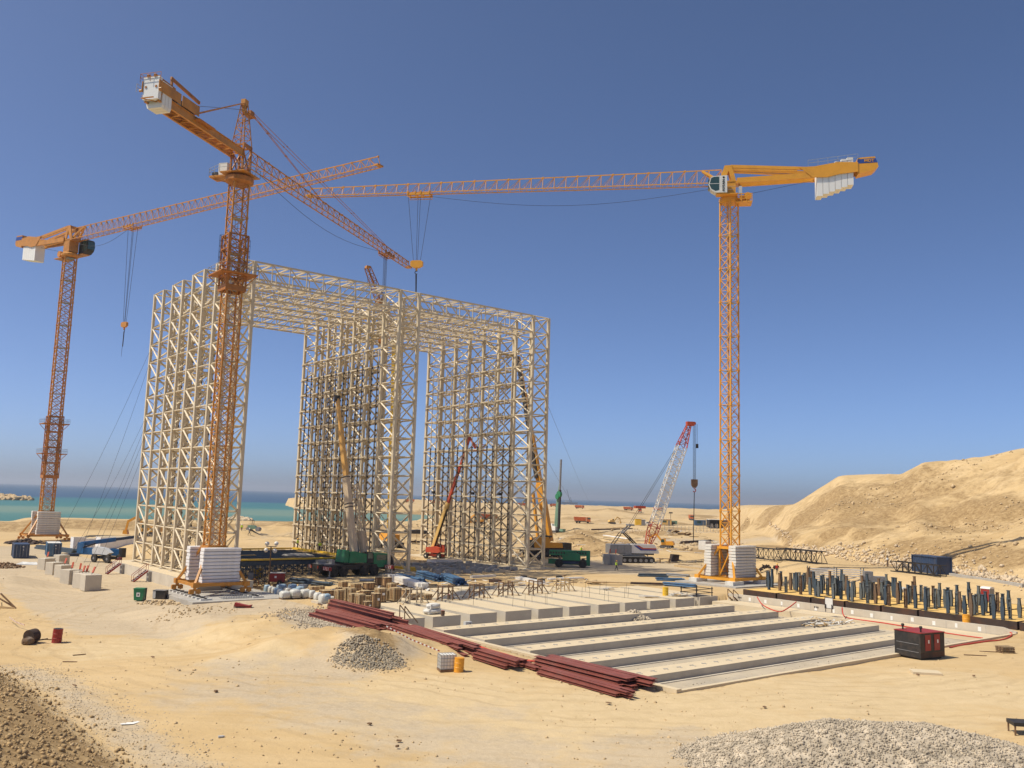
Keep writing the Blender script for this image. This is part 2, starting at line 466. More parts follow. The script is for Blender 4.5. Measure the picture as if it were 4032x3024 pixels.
# ------------------------------------------------------------------ ground sheet
def ground_material():
    m = bpy.data.materials.new("sand_ground")
    m.use_nodes = True
    nt = m.node_tree; N, L = nt.nodes, nt.links
    b = N["Principled BSDF"]
    b.inputs["Roughness"].default_value = .95
    b.inputs["Specular IOR Level"].default_value = .15
    g = N.new("ShaderNodeNewGeometry")
    at_ = N.new("ShaderNodeVertexColor"); at_.layer_name = "region"
    sep = N.new("ShaderNodeSeparateColor"); L.new(at_.outputs["Color"], sep.inputs["Color"])
    def noise(scale, detail=6, rough=.6, vec=None):
        n = N.new("ShaderNodeTexNoise")
        n.inputs["Scale"].default_value = scale; n.inputs["Detail"].default_value = detail; n.inputs["Roughness"].default_value = rough
        L.new(vec or g.outputs["Position"], n.inputs["Vector"])
        return n.outputs["Fac"]
    def ramp(fac, stops):
        r = N.new("ShaderNodeValToRGB")
        e = r.color_ramp.elements
        e[0].position, e[0].color = stops[0][0], (*stops[0][1], 1)
        e[1].position, e[1].color = stops[-1][0], (*stops[-1][1], 1)
        for p, c in stops[1:-1]:
            k = e.new(p); k.color = (*c, 1)
        L.new(fac, r.inputs["Fac"])
        return r.outputs["Color"]
    def mix(f, a, c, mode='MIX'):
        x = N.new("ShaderNodeMix"); x.data_type = 'RGBA'; x.blend_type = mode
        for sock, val in (("Factor", f), ("A", a), ("B", c)):
            if hasattr(val, "links"): L.new(val, x.inputs[sock])
            elif isinstance(val, (int, float)): x.inputs[sock].default_value = val
            else: x.inputs[sock].default_value = (*val, 1)
        return x.outputs["Result"]
    def maprange(v, a, c, lo=0, hi=1):
        r = N.new("ShaderNodeMapRange")
        r.inputs["From Min"].default_value = a; r.inputs["From Max"].default_value = c
        r.inputs["To Min"].default_value = lo; r.inputs["To Max"].default_value = hi
        L.new(v, r.inputs["Value"]); return r.outputs["Result"]
    def math_(op, a, c):
        x = N.new("ShaderNodeMath"); x.operation = op
        for i, val in enumerate((a, c)):
            if hasattr(val, "links"): L.new(val, x.inputs[i])
            else: x.inputs[i].default_value = val
        return x.outputs[0]
    # streaks along the haul road
    mp = N.new("ShaderNodeMapping")
    mp.inputs["Rotation"].default_value = (0, 0, R(20)); mp.inputs["Scale"].default_value = (.05, .55, .3)
    L.new(g.outputs["Position"], mp.inputs["Vector"])
    streak = noise(1.0, 5, .6, mp.outputs["Vector"])
    sand = ramp(noise(.06, 8, .62), [(.3, (.47, .325, .155)), (.5, (.535, .385, .195)), (.72, (.60, .44, .235))])
    sand = mix(maprange(streak, .42, .66, 0, .55), sand, (.61, .46, .26))
    sand = mix(maprange(noise(.9, 8, .7), .55, .75, 0, .35), sand, (.42, .28, .125))
    grey = ramp(noise(3.5, 8, .8), [(.3, (.36, .29, .205)), (.55, (.49, .405, .285)), (.75, (.58, .485, .345))])
    grey = mix(maprange(streak, .45, .6, 0, .5), grey, (.55, .445, .30))
    dark = ramp(noise(1.3, 9, .72), [(.3, (.19, .12, .055)), (.5, (.34, .23, .11)), (.7, (.48, .345, .18))])
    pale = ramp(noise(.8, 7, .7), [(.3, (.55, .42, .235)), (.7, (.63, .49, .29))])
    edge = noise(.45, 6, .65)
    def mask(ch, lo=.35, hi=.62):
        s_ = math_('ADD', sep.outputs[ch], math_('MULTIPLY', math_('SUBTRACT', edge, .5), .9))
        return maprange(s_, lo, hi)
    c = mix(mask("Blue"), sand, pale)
    c = mix(math_('MULTIPLY', mask("Red"), .85), c, grey)
    c = mix(mask("Green"), c, dark)
    # fine speckle of grit
    c = mix(maprange(noise(9, 4, .8), .6, .72, 0, .45), c, (.34, .255, .15))
    c = mix(maprange(noise(5, 4, .8), .62, .75, 0, .4), c, (.64, .50, .31))
    # wheel tracks sweeping round the pit
    def rings(cx, cy, scale, dist):
        m_ = N.new("ShaderNodeMapping"); m_.vector_type = 'POINT'
        m_.inputs["Location"].default_value = (-cx, -cy, 0); m_.inputs["Scale"].default_value = (1, 1, 0)
        L.new(g.outputs["Position"], m_.inputs["Vector"])
        w = N.new("ShaderNodeTexWave"); w.wave_type = 'RINGS'; w.rings_direction = 'Z'; w.wave_profile = 'SIN'
        w.inputs["Scale"].default_value = scale; w.inputs["Distortion"].default_value = dist; w.inputs["Detail"].default_value = 4
        w.inputs["Detail Scale"].default_value = .25; w.inputs["Detail Roughness"].default_value = .65
        L.new(m_.outputs["Vector"], w.inputs["Vector"]); return w.outputs["Fac"]
    c0 = UV(2, -52)
    tr1 = math_('MULTIPLY', maprange(rings(c0.x, c0.y, .17, 16.0), .7, .98), maprange(noise(.11, 4, .6), .42, .58))
    tr2 = math_('MULTIPLY', maprange(rings(c0.x - 30, c0.y + 70, .2, 14.0), .72, .98), maprange(noise(.09, 4, .6), .5, .62))
    trk = math_('MULTIPLY', math_('MAXIMUM', tr1, tr2), math_('SUBTRACT', 1.0, mask("Green")))
    c = mix(math_('MULTIPLY', trk, .3), c, (.40, .29, .16))
    L.new(c, b.inputs["Base Color"])
    bp = N.new("ShaderNodeBump"); bp.inputs["Strength"].default_value = .55; bp.inputs["Distance"].default_value = .12
    h = math_('ADD', math_('MULTIPLY', noise(2.2, 9, .72), 1.0), math_('SUBTRACT', math_('MULTIPLY', streak, .8), math_('MULTIPLY', trk, .35)))
    L.new(h, bp.inputs["Height"]); L.new(bp.outputs["Normal"], b.inputs["Normal"])
    return m

aa = np.concatenate([np.arange(-75, -35, 1.0), np.arange(-35, 35.01, .2), np.arange(36, 76, 1.0)])
rr = [9.0]
while rr[-1] < 1500:
    rr.append(rr[-1] * (1.0088 if rr[-1] < 300 else 1.015))
rr = np.array(rr)
AA, RR = np.meshgrid(np.radians(aa), rr)
GX, GY = RR * np.sin(AA), RR * np.cos(AA)
GZ = gz(GX, GY)
nr, na = GX.shape
idx = np.arange(nr * na).reshape(nr, na)
F = np.stack([idx[:-1, :-1], idx[:-1, 1:], idx[1:, 1:], idx[1:, :-1]], -1).reshape(-1, 4)
GROUND = ground_material()
gme = np_mesh("ground", np.stack([GX, GY, GZ], -1).reshape(-1, 3), F, GROUND, smooth=True)
# which soil lies where
def blobs(lst):
    w = np.zeros_like(GX)
    for (px, py), rr_, k in lst:
        c = on_z(px, py, 0)
        w = np.maximum(w, k * np.exp(-((GX - c.x) ** 2 + (GY - c.y) ** 2) / rr_ ** 2))
    return w
AZD = np.degrees(AA)
gu = (GX - OX) * SA + (GY - OY) * CA; gv = -(GX - OX) * CA + (GY - OY) * SA
grey = S((gu + 58) / 8) * (1 - S((gu + 31) / 2)) * S((gv + 40) / 8) * (1 - S((gv - 90) / 20)) * .95
grey = np.maximum(grey, blobs([((700, 2420), 7, .9), ((560, 2330), 9, .9), ((900, 2720), 8, .6), ((1150, 2740), 7, .62), ((1400, 2800), 7, .62), ((1700, 2890), 7, .62),
    ((2000, 2960), 8, .6), ((1250, 2640), 6, .7), ((960, 2640), 7, .6), ((2550, 2960), 6, .7), ((2700, 2900), 4, .6), ((1900, 2800), 6, .5), ((2420, 2240), 16, .8), ((2600, 2225), 14, .8), ((2300, 2215), 12, .8), ((2700, 2165), 22, .7),
    ((1760, 2230), 14, .9), ((1900, 2240), 12, .6), ((3000, 2330), 8, .6), ((1480, 2590), 3.5, 1.1), ((1290, 2450), 5, 1.0), ((2520, 2060), 40, .4), ((3900, 2450), 6, .3)]))
dT = (GX - TOE0.x) * TN.x + (GY - TOE0.y) * TN.y
grey = np.maximum(grey, .62 * np.exp(-((dT + .6) / 2.2) ** 2) * (1 - S((GY - 66) / 12)))
dark = S((dT - .8) / 2.4) * (1 - S((GY - 72) / 16)) * .9
dark = np.maximum(dark, blobs([((2290, 2160), 9, .8), ((1120, 2105), 10, .65), ((1500, 2080), 14, .4), ((140, 2100), 30, .3), ((2330, 2560), 2, .2), ((1455, 2580), 2.6, 1.0), ((1505, 2598), 1.8, .8)]))
for (px_, py_), rr_ in (((3640, 2040), 7), ((3760, 2010), 9), ((3880, 2000), 9), ((3990, 1990), 9), ((3700, 2080), 5), ((3560, 2150), 7), ((3680, 2160), 7), ((3800, 2165), 7), ((3900, 2185), 6), ((4000, 2195), 6), ((3180, 2060), 8), ((3300, 2090), 7), ((3420, 2100), 6), ((3050, 2020), 9)):
    c = at(px_, py_)
    dark = np.maximum(dark, .8 * np.exp(-((GX - c.x) ** 2 + (GY - c.y) ** 2) / rr_ ** 2))
onh = S((AZD - 14) / 2) * (RR > 135) * (GZ > 3.5)
dark = np.maximum(dark, onh * np.clip(.28 + .75 * fbm(GX, GY, 34, 4, 91) - .012 * np.clip(GZ - 14, 0, 40), 0, .8))
bankd = S((GY - 255) / 6) * (1 - S((GY - 275) / 8)) * (AZD < 0)
dark = np.maximum(dark, bankd * .6)
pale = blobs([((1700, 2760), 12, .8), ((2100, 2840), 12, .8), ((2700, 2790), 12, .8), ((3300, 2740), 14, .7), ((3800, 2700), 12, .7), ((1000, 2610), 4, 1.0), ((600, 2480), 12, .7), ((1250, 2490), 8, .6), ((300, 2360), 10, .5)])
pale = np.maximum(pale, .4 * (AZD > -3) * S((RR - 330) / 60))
farm = S((RR - 165) / 30) * (1 - S((RR - 700) / 300)) * (AZD > -16) * (GZ < 6)
dark = np.maximum(dark, farm * np.clip(.30 + .95 * fbm(GX, GY, 26, 4, 92), 0, .85))
grey = np.maximum(grey, farm * np.clip(.05 + .8 * fbm(GX, GY, 40, 3, 93), 0, .6))
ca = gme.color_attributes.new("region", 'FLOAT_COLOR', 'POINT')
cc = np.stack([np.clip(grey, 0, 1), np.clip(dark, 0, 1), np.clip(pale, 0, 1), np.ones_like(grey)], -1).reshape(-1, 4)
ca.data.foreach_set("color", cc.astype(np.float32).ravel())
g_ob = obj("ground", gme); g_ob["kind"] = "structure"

# ------------------------------------------------------------------ sea
def sea_material():
    m = bpy.data.materials.new("sea_water")
    m.use_nodes = True
    nt = m.node_tree; N, L = nt.nodes, nt.links
    b = N["Principled BSDF"]
    b.inputs["Roughness"].default_value = .38
    b.inputs["Specular IOR Level"].default_value = .22
    g = N.new("ShaderNodeNewGeometry")
    ln = N.new("ShaderNodeVectorMath"); ln.operation = 'LENGTH'
    L.new(g.outputs["Position"], ln.inputs[0])
    mp = N.new("ShaderNodeMapping"); mp.inputs["Scale"].default_value = (.0022, .008, .008)
    L.new(g.outputs["Position"], mp.inputs["Vector"])
    n = N.new("ShaderNodeTexNoise"); n.inputs["Scale"].default_value = 1; n.inputs["Detail"].default_value = 5
    L.new(mp.outputs["Vector"], n.inputs["Vector"])
    ma = N.new("ShaderNodeMath"); ma.operation = 'MULTIPLY_ADD'
    L.new(n.outputs["Fac"], ma.inputs[0]); ma.inputs[1].default_value = .16; ma.inputs[2].default_value = -.08
    lg = N.new("ShaderNodeMath"); lg.operation = 'LOGARITHM'; lg.inputs[1].default_value = 10
    L.new(ln.outputs["Value"], lg.inputs[0])
    ad = N.new("ShaderNodeMath"); ad.operation = 'ADD'
    L.new(lg.outputs[0], ad.inputs[0]); L.new(ma.outputs[0], ad.inputs[1])
    mr = N.new("ShaderNodeMapRange")
    mr.inputs["From Min"].default_value = 2.4; mr.inputs["From Max"].default_value = 4.4
    L.new(ad.outputs[0], mr.inputs["Value"])
    r = N.new("ShaderNodeValToRGB"); e = r.color_ramp.elements
    stops = [(.0, (.045, .165, .11)), (.10, (.045, .165, .115)), (.16, (.085, .20, .135)), (.19, (.17, .25, .15)), (.215, (.15, .24, .15)), (.24, (.055, .18, .135)), (.29, (.04, .155, .14)),
             (.33, (.035, .14, .14)), (.345, (.03, .075, .125)), (.6, (.038, .085, .13)), (1.0, (.07, .115, .16))]  # far stops lightened: distance haze painted into the water colour
    e[0].position, e[0].color = stops[0][0], (*stops[0][1], 1)
    e[1].position, e[1].color = stops[-1][0], (*stops[-1][1], 1)
    for p, c in stops[1:-1]:
        k = e.new(p); k.color = (*c, 1)
    L.new(mr.outputs["Result"], r.inputs["Fac"])
    L.new(r.outputs["Color"], b.inputs["Base Color"])
    n2 = N.new("ShaderNodeTexNoise"); n2.inputs["Scale"].default_value = .35; n2.inputs["Detail"].default_value = 6
    L.new(g.outputs["Position"], n2.inputs["Vector"])
    bp = N.new("ShaderNodeBump"); bp.inputs["Strength"].default_value = .35; bp.inputs["Distance"].default_value = .6
    L.new(n2.outputs["Fac"], bp.inputs["Height"]); L.new(bp.outputs["Normal"], b.inputs["Normal"])
    return m
n = 96
ring = [(60000 * math.cos(2 * math.pi * k / n), 60000 * math.sin(2 * math.pi * k / n), -3.0) for k in range(n)]
sme = bpy.data.meshes.new("sea"); sme.from_pydata(ring, [], [tuple(range(n))]); sme.materials.append(sea_material())
obj("sea", sme)["kind"] = "structure"

# ------------------------------------------------------------------ the tall steel frame
US = [(-30.75, -27.1), (-2.4, 1.25), (25.9, 29.55)]
VS = [30.5, 25.63, 20.8, 16.0, 11.3, 6.4, 1.3, -3.6]
Z0, DZ, NZ = 0.4, 3.0, 15
ZK = [Z0 + DZ * k for k in range(NZ + 1)]
frame = thing("steel_building", "tall cream lattice steel frame building of three legs joined by roof trusses", "steel building", (OX, OY, 0), GRID_RZ)
cm = MB().box((0, 0, .5), (.4, .54, 1)).mesh("column", CREAM)
fm = MB().box((0, 0, .15), (.9, .9, .3)).mesh("column_foot", CONC)
for us in US:
    for u in us:
        for v in VS:
            c_ = obj("column", cm, frame, (u, v, Z0), None, (1, 1, ZK[-1] - Z0))
            k = obj("column_foot", fm, frame, (u, v, -.08))
near_pt = Vector((0, -150, 0))
class Bars:
    """straight members: the nearest ones become parts, the rest is joined"""
    def __init__(s, name, m, roll=0.0): s.name, s.m, s.l, s.roll = name, m, [], roll
    def add(s, p, q, w, h=None): s.l.append((Vector(p), Vector(q), w, h or w))
    def flush(s, parent, limit):
        unit = MB().box((.5, 0, 0), (1, 1, 1)).mesh(s.name, s.m)
        s.l.sort(key=lambda t: ((t[0] + t[1]) / 2 - near_pt).length)
        for p, q, w, h in s.l[:limit]:
            d = q - p
            o = obj(s.name, unit, parent, p, None, (d.length, w, h))
            o.rotation_euler = (d.to_track_quat('X', 'Z') @ Euler((s.roll, 0, 0)).to_quaternion()).to_euler()
        if s.l[limit:]:
            mb = MB()
            for p, q, w, h in s.l[limit:]:
                d = q - p
                mb.box((p + q) / 2, (d.length, w, h), m=(d.to_track_quat('X', 'Z') @ Euler((s.roll, 0, 0)).to_quaternion()).to_matrix())
            mb.build(s.name, s.m, parent)["kind"] = "stuff"
diag, strut = Bars("diagonal_brace", CREAM, R(45)), Bars("horizontal_strut", CREAM, R(45))
thin = Bars("cross_brace", CREAM)
for bi, (ua, ub) in enumerate(US):
    for si, u in enumerate((ua, ub)):
        for j in range(7):
            vf, vn = VS[j], VS[j + 1]
            pair = j % 2 == 0
            for k in range(NZ + 1):
                if pair or (k <= 13 and (si == 0 or k % 2 == 0)):
                    strut.add((u, vf, ZK[k]), (u, vn, ZK[k]), .16, .2)
            for k in range(NZ):
                if pair:
                    a, c = ((vf, ZK[k + 1]), (vn, ZK[k])) if si == 0 else ((vn, ZK[k + 1]), (vf, ZK[k]))
                    diag.add((u, a[0], a[1]), (u, c[0], c[1]), .21, .23)
                elif si == 1 and k < 13:
                    thin.add((u, vf, ZK[k]), (u, vn, ZK[k + 1]), .09)
                    thin.add((u, vn, ZK[k]), (u, vf, ZK[k + 1]), .09)
    for j, v in enumerate(VS):
        for k in range(NZ + 1): strut.add((ua, v, ZK[k]), (ub, v, ZK[k]), .15, .18)
        for k in range(NZ):
            a, c = ((ua, ZK[k + 1]), (ub, ZK[k])) if j % 2 else ((ub, ZK[k + 1]), (ua, ZK[k]))
            diag.add((a[0], v, a[1]), (c[0], v, c[1]), .2, .22)
            if j in (0, 7):
                thin.add((c[0], v + .1, a[1]), (a[0], v + .1, c[1]), .1)
chord, web, flat_ = Bars("truss_chord", CREAM), Bars("truss_web", CREAM), Bars("roof_brace", CREAM)
NP = 9
for gi in range(2):
    u0, u1 = US[gi][1], US[gi + 1][0]
    du = (u1 - u0) / NP
    for j in range(0, 8, 2):
        va, vb = VS[j], VS[j + 1]
        for v in (va, vb):
            for z in (ZK[-1], ZK[-2]):
                chord.add((u0, v, z), (u1, v, z), .2, .24)
            for k in range(1, NP):
                web.add((u0 + k * du, v, ZK[-2]), (u0 + k * du, v, ZK[-1]), .13)
            for k in range(NP):
                ua_, ub_ = u0 + k * du, u0 + (k + 1) * du
                if k < NP / 2 - .5: web.add((ua_, v, ZK[-1]), (ub_, v, ZK[-2]), .14)
                else: web.add((ua_, v, ZK[-2]), (ub_, v, ZK[-1]), .14)
        for z in (ZK[-1], ZK[-2]):
            for k in range(NP + 1):
                flat_.add((u0 + k * du, va, z), (u0 + k * du, vb, z), .16, .2)
            for k in range(NP):
                flat_.add((u0 + k * du, va, z), (u0 + (k + 1) * du, vb, z), .17, .2)
        if j < 6:
            for k in range(0, NP + 1):
                flat_.add((u0 + k * du, vb, ZK[-2]), (u0 + k * du, VS[j + 2], ZK[-2]), .14, .16)
diag.flush(frame, 300); strut.flush(frame, 300); thin.flush(frame, 120)
chord.flush(frame, 64); web.flush(frame, 160); flat_.flush(frame, 160)
# guide rails in front of the wall faces
def rail_mesh(z0, z1, zd):
    a = MB().box2((-.07, -.07, z0), (.07, .07, z1)).mesh("guide_rail", CREAM)
    mb = MB().box2((-.11, -.05, z0), (-.05, .1, zd))
    z = z0 + .4
    while z < zd:
        mb.box((0, 0, z), (.22, .28, .3)); z += .95
    return a, mb.mesh("rail_bracket_strip", BROWNM)
rails = {0: rail_mesh(0.5, 36, 34), 1: rail_mesh(0.5, 37.5, 22)}
for bi, (ua, ub) in enumerate(US):
    for u, kind in (((ub + .45), 0),) if bi == 0 else (((ua - .45), 0), ((ub + .45), 0)) if bi == 1 else (((ua - .45), 1),):
        for j in range(6):
            for fr in (.55, .93):
                a, c = rails[kind]
                g_ = obj("guide_rail", a, frame, (u, VS[j] + (VS[j + 1] - VS[j]) * fr, 0))
                k_ = obj("rail_bracket_strip", c, g_); k_["kind"] = "stuff"
girt = Bars("girt", CREAM)
for bi, (ua, ub) in enumerate(US):
    for u in ((ub + .3,), (ua - .3, ub + .3), (ua - .3,))[bi]:
        for k in range(1, 13):
            girt.add((u, VS[0], ZK[k]), (u, VS[6], ZK[k]), .18, .2)
            for j in range(0, 7):
                girt.add((u, VS[j] + .3, ZK[k] - .16), (u, VS[j] - .5, ZK[k] - .16), .12)
    for k in range(1, 14):
        for du_ in (1.1, 2.5):
            if bi: girt.add((ua + du_, VS[0], ZK[k] - .05), (ua + du_, VS[-2], ZK[k] - .05), .12, .16)
girt.flush(frame, 60)
# stair flights inside the left and right legs
for (ua, ub), (v0, v1) in ((US[0], (14.5, 8.0)), (US[2], (12.0, 6.0)), (US[1], (14, 8))):
    um = (ua + ub) / 2
    for k in range(0, 14):
        p, q = Vector((um + .5, v0, ZK[k])), Vector((um + .5, v1, ZK[k + 1]))
        if k % 2: p, q = Vector((um - .5, v1, ZK[k])), Vector((um - .5, v0, ZK[k + 1]))
        mb = MB()
        for sx in (-.4, .4): mb.bar(p + Vector((sx, 0, 0)), q + Vector((sx, 0, 0)), .06, .22)
        for i in range(10):
            c_ = p.lerp(q, (i + .5) / 10)
            mb.box(c_, (.8, .26, .04))
        mb.build("stair_flight", CREAM, frame)
        MB().box((um, q.y + (.6 if q.y > (v0 + v1) / 2 else -.6), q.z), (2.2, 1.1, .08)).build("stair_landing", CREAM, frame)
# floodlights clamped to the frame
for u, v, z in ((25.3, 26, 13), (25.3, 12.5, 13), (25.3, 4.2, 13)):
    MB().box((u, v, z), (.5, .6, .5)).build("floodlight", BLACKM, frame)
# ------------------------------------------------------------------ foundations
def grid_thing(name, label, cat, u, v, z=0.0, group=None):
    return thing(name, label, cat, UV(u, v, z), GRID_RZ, group)
def slab(mb, u0, u1, v0, v1, z0, z1): return mb.box2((u0, v0, z0), (u1, v1, z1))
ff = MB().add([(-28.6, -84.8, -.86), (24.4, -84.8, -.86), (24.4, -47.4, -1.2), (-28.6, -47.4, -1.2), (-28.6, -84.8, -1.9), (24.4, -84.8, -1.9), (24.4, -47.4, -1.9), (-28.6, -47.4, -1.9)], [(0, 1, 2, 3), (4, 5, 6, 7), (0, 1, 5, 4), (1, 2, 6, 5), (2, 3, 7, 6), (3, 0, 4, 7)])
def floor_z(v): return -.86 - .34 * (v + 84.8) / 37.4
o = ff.build("pit_floor", FLOORM, None, UV(0, 0), (0, 0, GRID_RZ)); o["kind"] = "structure"
FL = MB()
slab(FL, -28.4, 22.4, -48.0, -14, -1.9, -1.18)
# strips
SV = [(-53.6, -51.7), (-60.1, -57.9), (-66.5, -64.2), (-73.0, -70.8), (-79.3, -77.1)]
SL = ["long low concrete strip farthest from the red beams, just before the block ends", "second long concrete strip counted from the concrete block ends, rubble heap before it",
      "middle one of the five long parallel concrete strips", "fourth long concrete strip from the blocks, second from the front edge",
      "front long concrete strip nearest the road and the last red beam pile"]
for i, ((a, c), lb) in enumerate(zip(SV, SL)):
    L_ = 18.6
    t = grid_thing("strip_footing", lb, "concrete strip", 0, 0, 0, "long concrete strip footings in the pit")
    mb = MB(); slab(mb, -26.1, L_, a, c, -1.4, -.37); mb.build("strip_body", CONC, t)
    mb = MB(); slab(mb, -26.1, L_, a, c, -.368, -.35); mb.build("strip_top", CONC_T, t)
    mb = MB()
    u = -25.2
    while u < L_ - .5:
        mb.box((u, (a + c) / 2 + .1 * math.sin(u * 7), -.34), (.12, .5, .03)); mb.box((u, (a + c) / 2 + .1, -.33), (.42, .1, .03)); u += 1.52
    k = mb.build("anchor_plate", CONC_G, t); k["kind"] = "stuff"
    mb = MB(); slab(mb, -26.3, L_ + .2, a - .62, a - .42, -1.4, floor_z(a) + .07); mb.build("edge_strip", CONC, t)
# blocks
BU = [(-28.4, -24.7), (-23.7, -20.2), (-19.0, -15.4), (-14.2, -10.5), (-9.5, -5.8), (-4.8, -1.4), (-.1, 3.5), (4.4, 8.3), (8.9, 12.6), (13.7, 17.4), (18.5, 22.2)]
BACK = [-30, -28, -26, -25, -24.5, -24.2, -25, -26.5, -29, -31.5, -33.5]
words_ = ["end block against the left kerb with two timber props", "block carrying the two stacked cement bags", "block in front of the second timber trestle from the left",
          "block between the third and second trestle from the left", "block with the third trestle on it", "block before the fifth trestle, next to the wide gap",
          "block right of the wide gap, thin rebar along its edge", "block with bare top behind the rubble heap", "block with loose planks lying near its front", "block carrying the yellow drum", "block carrying the black guard rail"]
for (a, c), bk, w_ in zip(BU, BACK, words_):
    t = grid_thing("foundation_block", "long pale concrete foundation " + w_, "concrete block", 0, 0, 0, "long concrete foundation blocks")
    mb = MB(); slab(mb, a, c, -48.1, bk, -1.5, .08); mb.build("block_body", CONC, t)
    mb = MB(); slab(mb, a + .0, c, -48.1, bk, .082, .1); mb.build("block_top", CONC_T, t)
FL.build("trench_floor", FLOORM, None, UV(0, 0, .003), (0, 0, GRID_RZ))["kind"] = "structure"
# kerbs, slab for the crates, walkway
t = grid_thing("kerb_wall", "low pale concrete kerb along the red steel beams, left edge of the pit", "kerb", 0, 0)
mb = MB(); slab(mb, -29.0, -28.5, -85.1, -34, -1.8, .1); mb.build("kerb_body", CONC_T, t)
t = grid_thing("kerb_wall", "low pale concrete kerb along the front edge of the pit by the road", "kerb", 0, 0)
mb = MB(); slab(mb, -28.49, 24.2, -85.1, -84.75, -1.8, .0); mb.build("kerb_body", CONC_T, t)
t = grid_thing("walkway_slab", "dusty concrete walkway at the foot of the long retaining wall", "walkway", 0, 0)
mb = MB(); slab(mb, 20.4, 23.9, -84.6, -48.6, -1.16, -.42); mb.build("walkway_body", CONC_T, t)
t = grid_thing("retaining_wall", "long grey concrete retaining wall with white paper notices", "wall", 0, 0)
mb = MB(); slab(mb, 24.0, 24.45, -83.6, -48.4, -1.6, .42)
mb.prism([(-83.6, -1.6), (-83.6, .42), (-85.0, .1), (-85.0, -1.6)], 0, 24.0, 24.45); mb.build("wall_body", CONC, t)
pn = MB()
rg = random.Random(3)
for i in range(14):
    v = -49.5 - i * 2.45
    MB().box((23.99, v, rg.uniform(-.12, .05)), (.012, .34 if i % 3 else .26, .46)).build("paper_notice", PAPER, t)
for v in (-50.1, -61.6):     # stencilled marks beside the notices
    mb = MB()
    for k in range(3): mb.box((23.985, v - .22 * k, .05), (.012, .14, .22))
    mb.build("stencilled_mark", BLACKM, t)
for k in range(8):
    MB().box((23.992, -52.6 - 4.2 * k, -.4), (.01, .04, 1.6)).build("wall_joint", CONC_G, t)
# steel-sided slabs with yellow boards, three rows deep
VB = [-49.2, -54.6, -59.7, -64.4, -69.1, -73.6, -78.9, -84.4, -90.0]
row_w = ["front row by the retaining wall", "middle row", "back row"]
pos_w = ["farthest one, next to the right crane base", "second from the crane base", "third from the crane base, sign board before it", "fourth from the crane base, middle of the row",
         "fifth from the crane base", "sixth from the crane base", "seventh from the crane base, above the yellow drum", "last one at the picture edge"]
SLABZ = .95
for r in range(3):
    for i in range(8):
        a, c = VB[i + 1] + .12, VB[i] - .12
        u0 = 26.1 + r * 6.4; u1 = u0 + 6.2
        t = grid_thing("form_slab", "yellow topped slab with rusty black steel sides, %s, %s" % (row_w[r], pos_w[i]), "form slab", 0, 0, 0, "steel sided slabs with yellow tops")
        mb = MB(); slab(mb, u0 + .06, u1 - .06, a + .06, c - .06, -.1, SLABZ - .03); mb.build("slab_core", OCHRE, t)
        for nm, q in (("u0", (u0, u0 + .055, a, c)), ("u1", (u1 - .055, u1, a, c)), ("v0", (u0 + .06, u1 - .06, a, a + .055)), ("v1", (u0 + .06, u1 - .06, c - .055, c))):
            mb = MB(); slab(mb, *q, -.1, SLABZ); mb.build("side_plate", RUSTP, t)
# bottle shaped posts
def post_mesh(m, H=2.2, w=.42, k=0):
    mb = MB()
    prof = [(.12, 0), (.15, .2), (w / 2, H * .42), (w / 2 * .98, H * .52), (.13, H * .8), (.12, H)]
    poly = [(x, z) for x, z in prof] + [(-x, z) for x, z in reversed(prof)]
    mb.prism(poly, 1, -.14, -.1); mb.prism(poly, 1, .1, .14)
    mb.box((0, 0, H / 2), (.05, .2, H))
    mb.box((0, 0, H), (.36, .34, .06))
    for z in (.3, H * .47, H * .62): mb.box((0, 0, z), (.32 if z > .3 else .24, .25, .05))
    mb.box((0, 0, .03), (.36, .36, .05))
    return mb.mesh("column_stub", m)
PM = {"blue grey": [post_mesh(POSTB), post_mesh(POSTB, 2.0, .38)], "dark blue": [post_mesh(POSTD), post_mesh(POSTD, 2.45, .4)], "rust brown": [post_mesh(POSTR), post_mesh(POSTR, 2.35, .4)]}
BASES = [(48,450),(60,475),(86,455),(152,482),(160,445),(205,498),(243,477),(275,473),(293,485),(328,515),(345,490),(358,470),(408,518),(388,432),(440,465),(455,527),(480,535),(505,510),(520,480),(555,520),(575,455),(605,553),(620,525),(645,525),(668,557),(715,520),(730,562),(740,440),(762,575),(780,537),(837,553),(850,500),(860,540),(893,590),(918,560),(945,560),(962,593),(990,525),(1045,600),(1060,560),(1073,610),(1110,530),(1130,545),(1150,590),(1170,565),(1215,630),(1232,600),(1250,590),(1280,560),(1298,632),(1345,575),(1368,652),(1385,620),(1405,625),(1450,590),(1465,637),(1497,622),(1528,678),(1550,630),(1575,642),(1600,615),(1635,683),(1650,600),(1675,665),(1710,690),(1735,700),(1755,625),(1795,685),(1812,670),(1830,605),(1868,690),(1890,660),(1912,725),(1938,690),(1990,665),(2015,730),(2040,690),(2085,640),(2097,722),(2178,712),(318,455),(420,455),(600,500),(690,480),(890,505),(1015,560),(1105,480),(1290,520),(1500,560),(1750,560)]
seen = {}
rg = random.Random(11)
ordn = ["first", "second", "third", "fourth", "fifth", "sixth", "seventh", "eighth", "ninth"]
cells = {}
for bx, by in BASES:
    p = on_z(3000 + .4665 * bx, 2100 + .4665 * by, SLABZ)
    u, v = uv_of(p.x, p.y)
    u = min(max(u, 26.6), 45.0)
    row = min(2, int((u - 26.1) / 6.4)); i = max(0, min(7, sum(v < q for q in VB[1:])))
    cells.setdefault((i, row), []).append((bx, u, v))
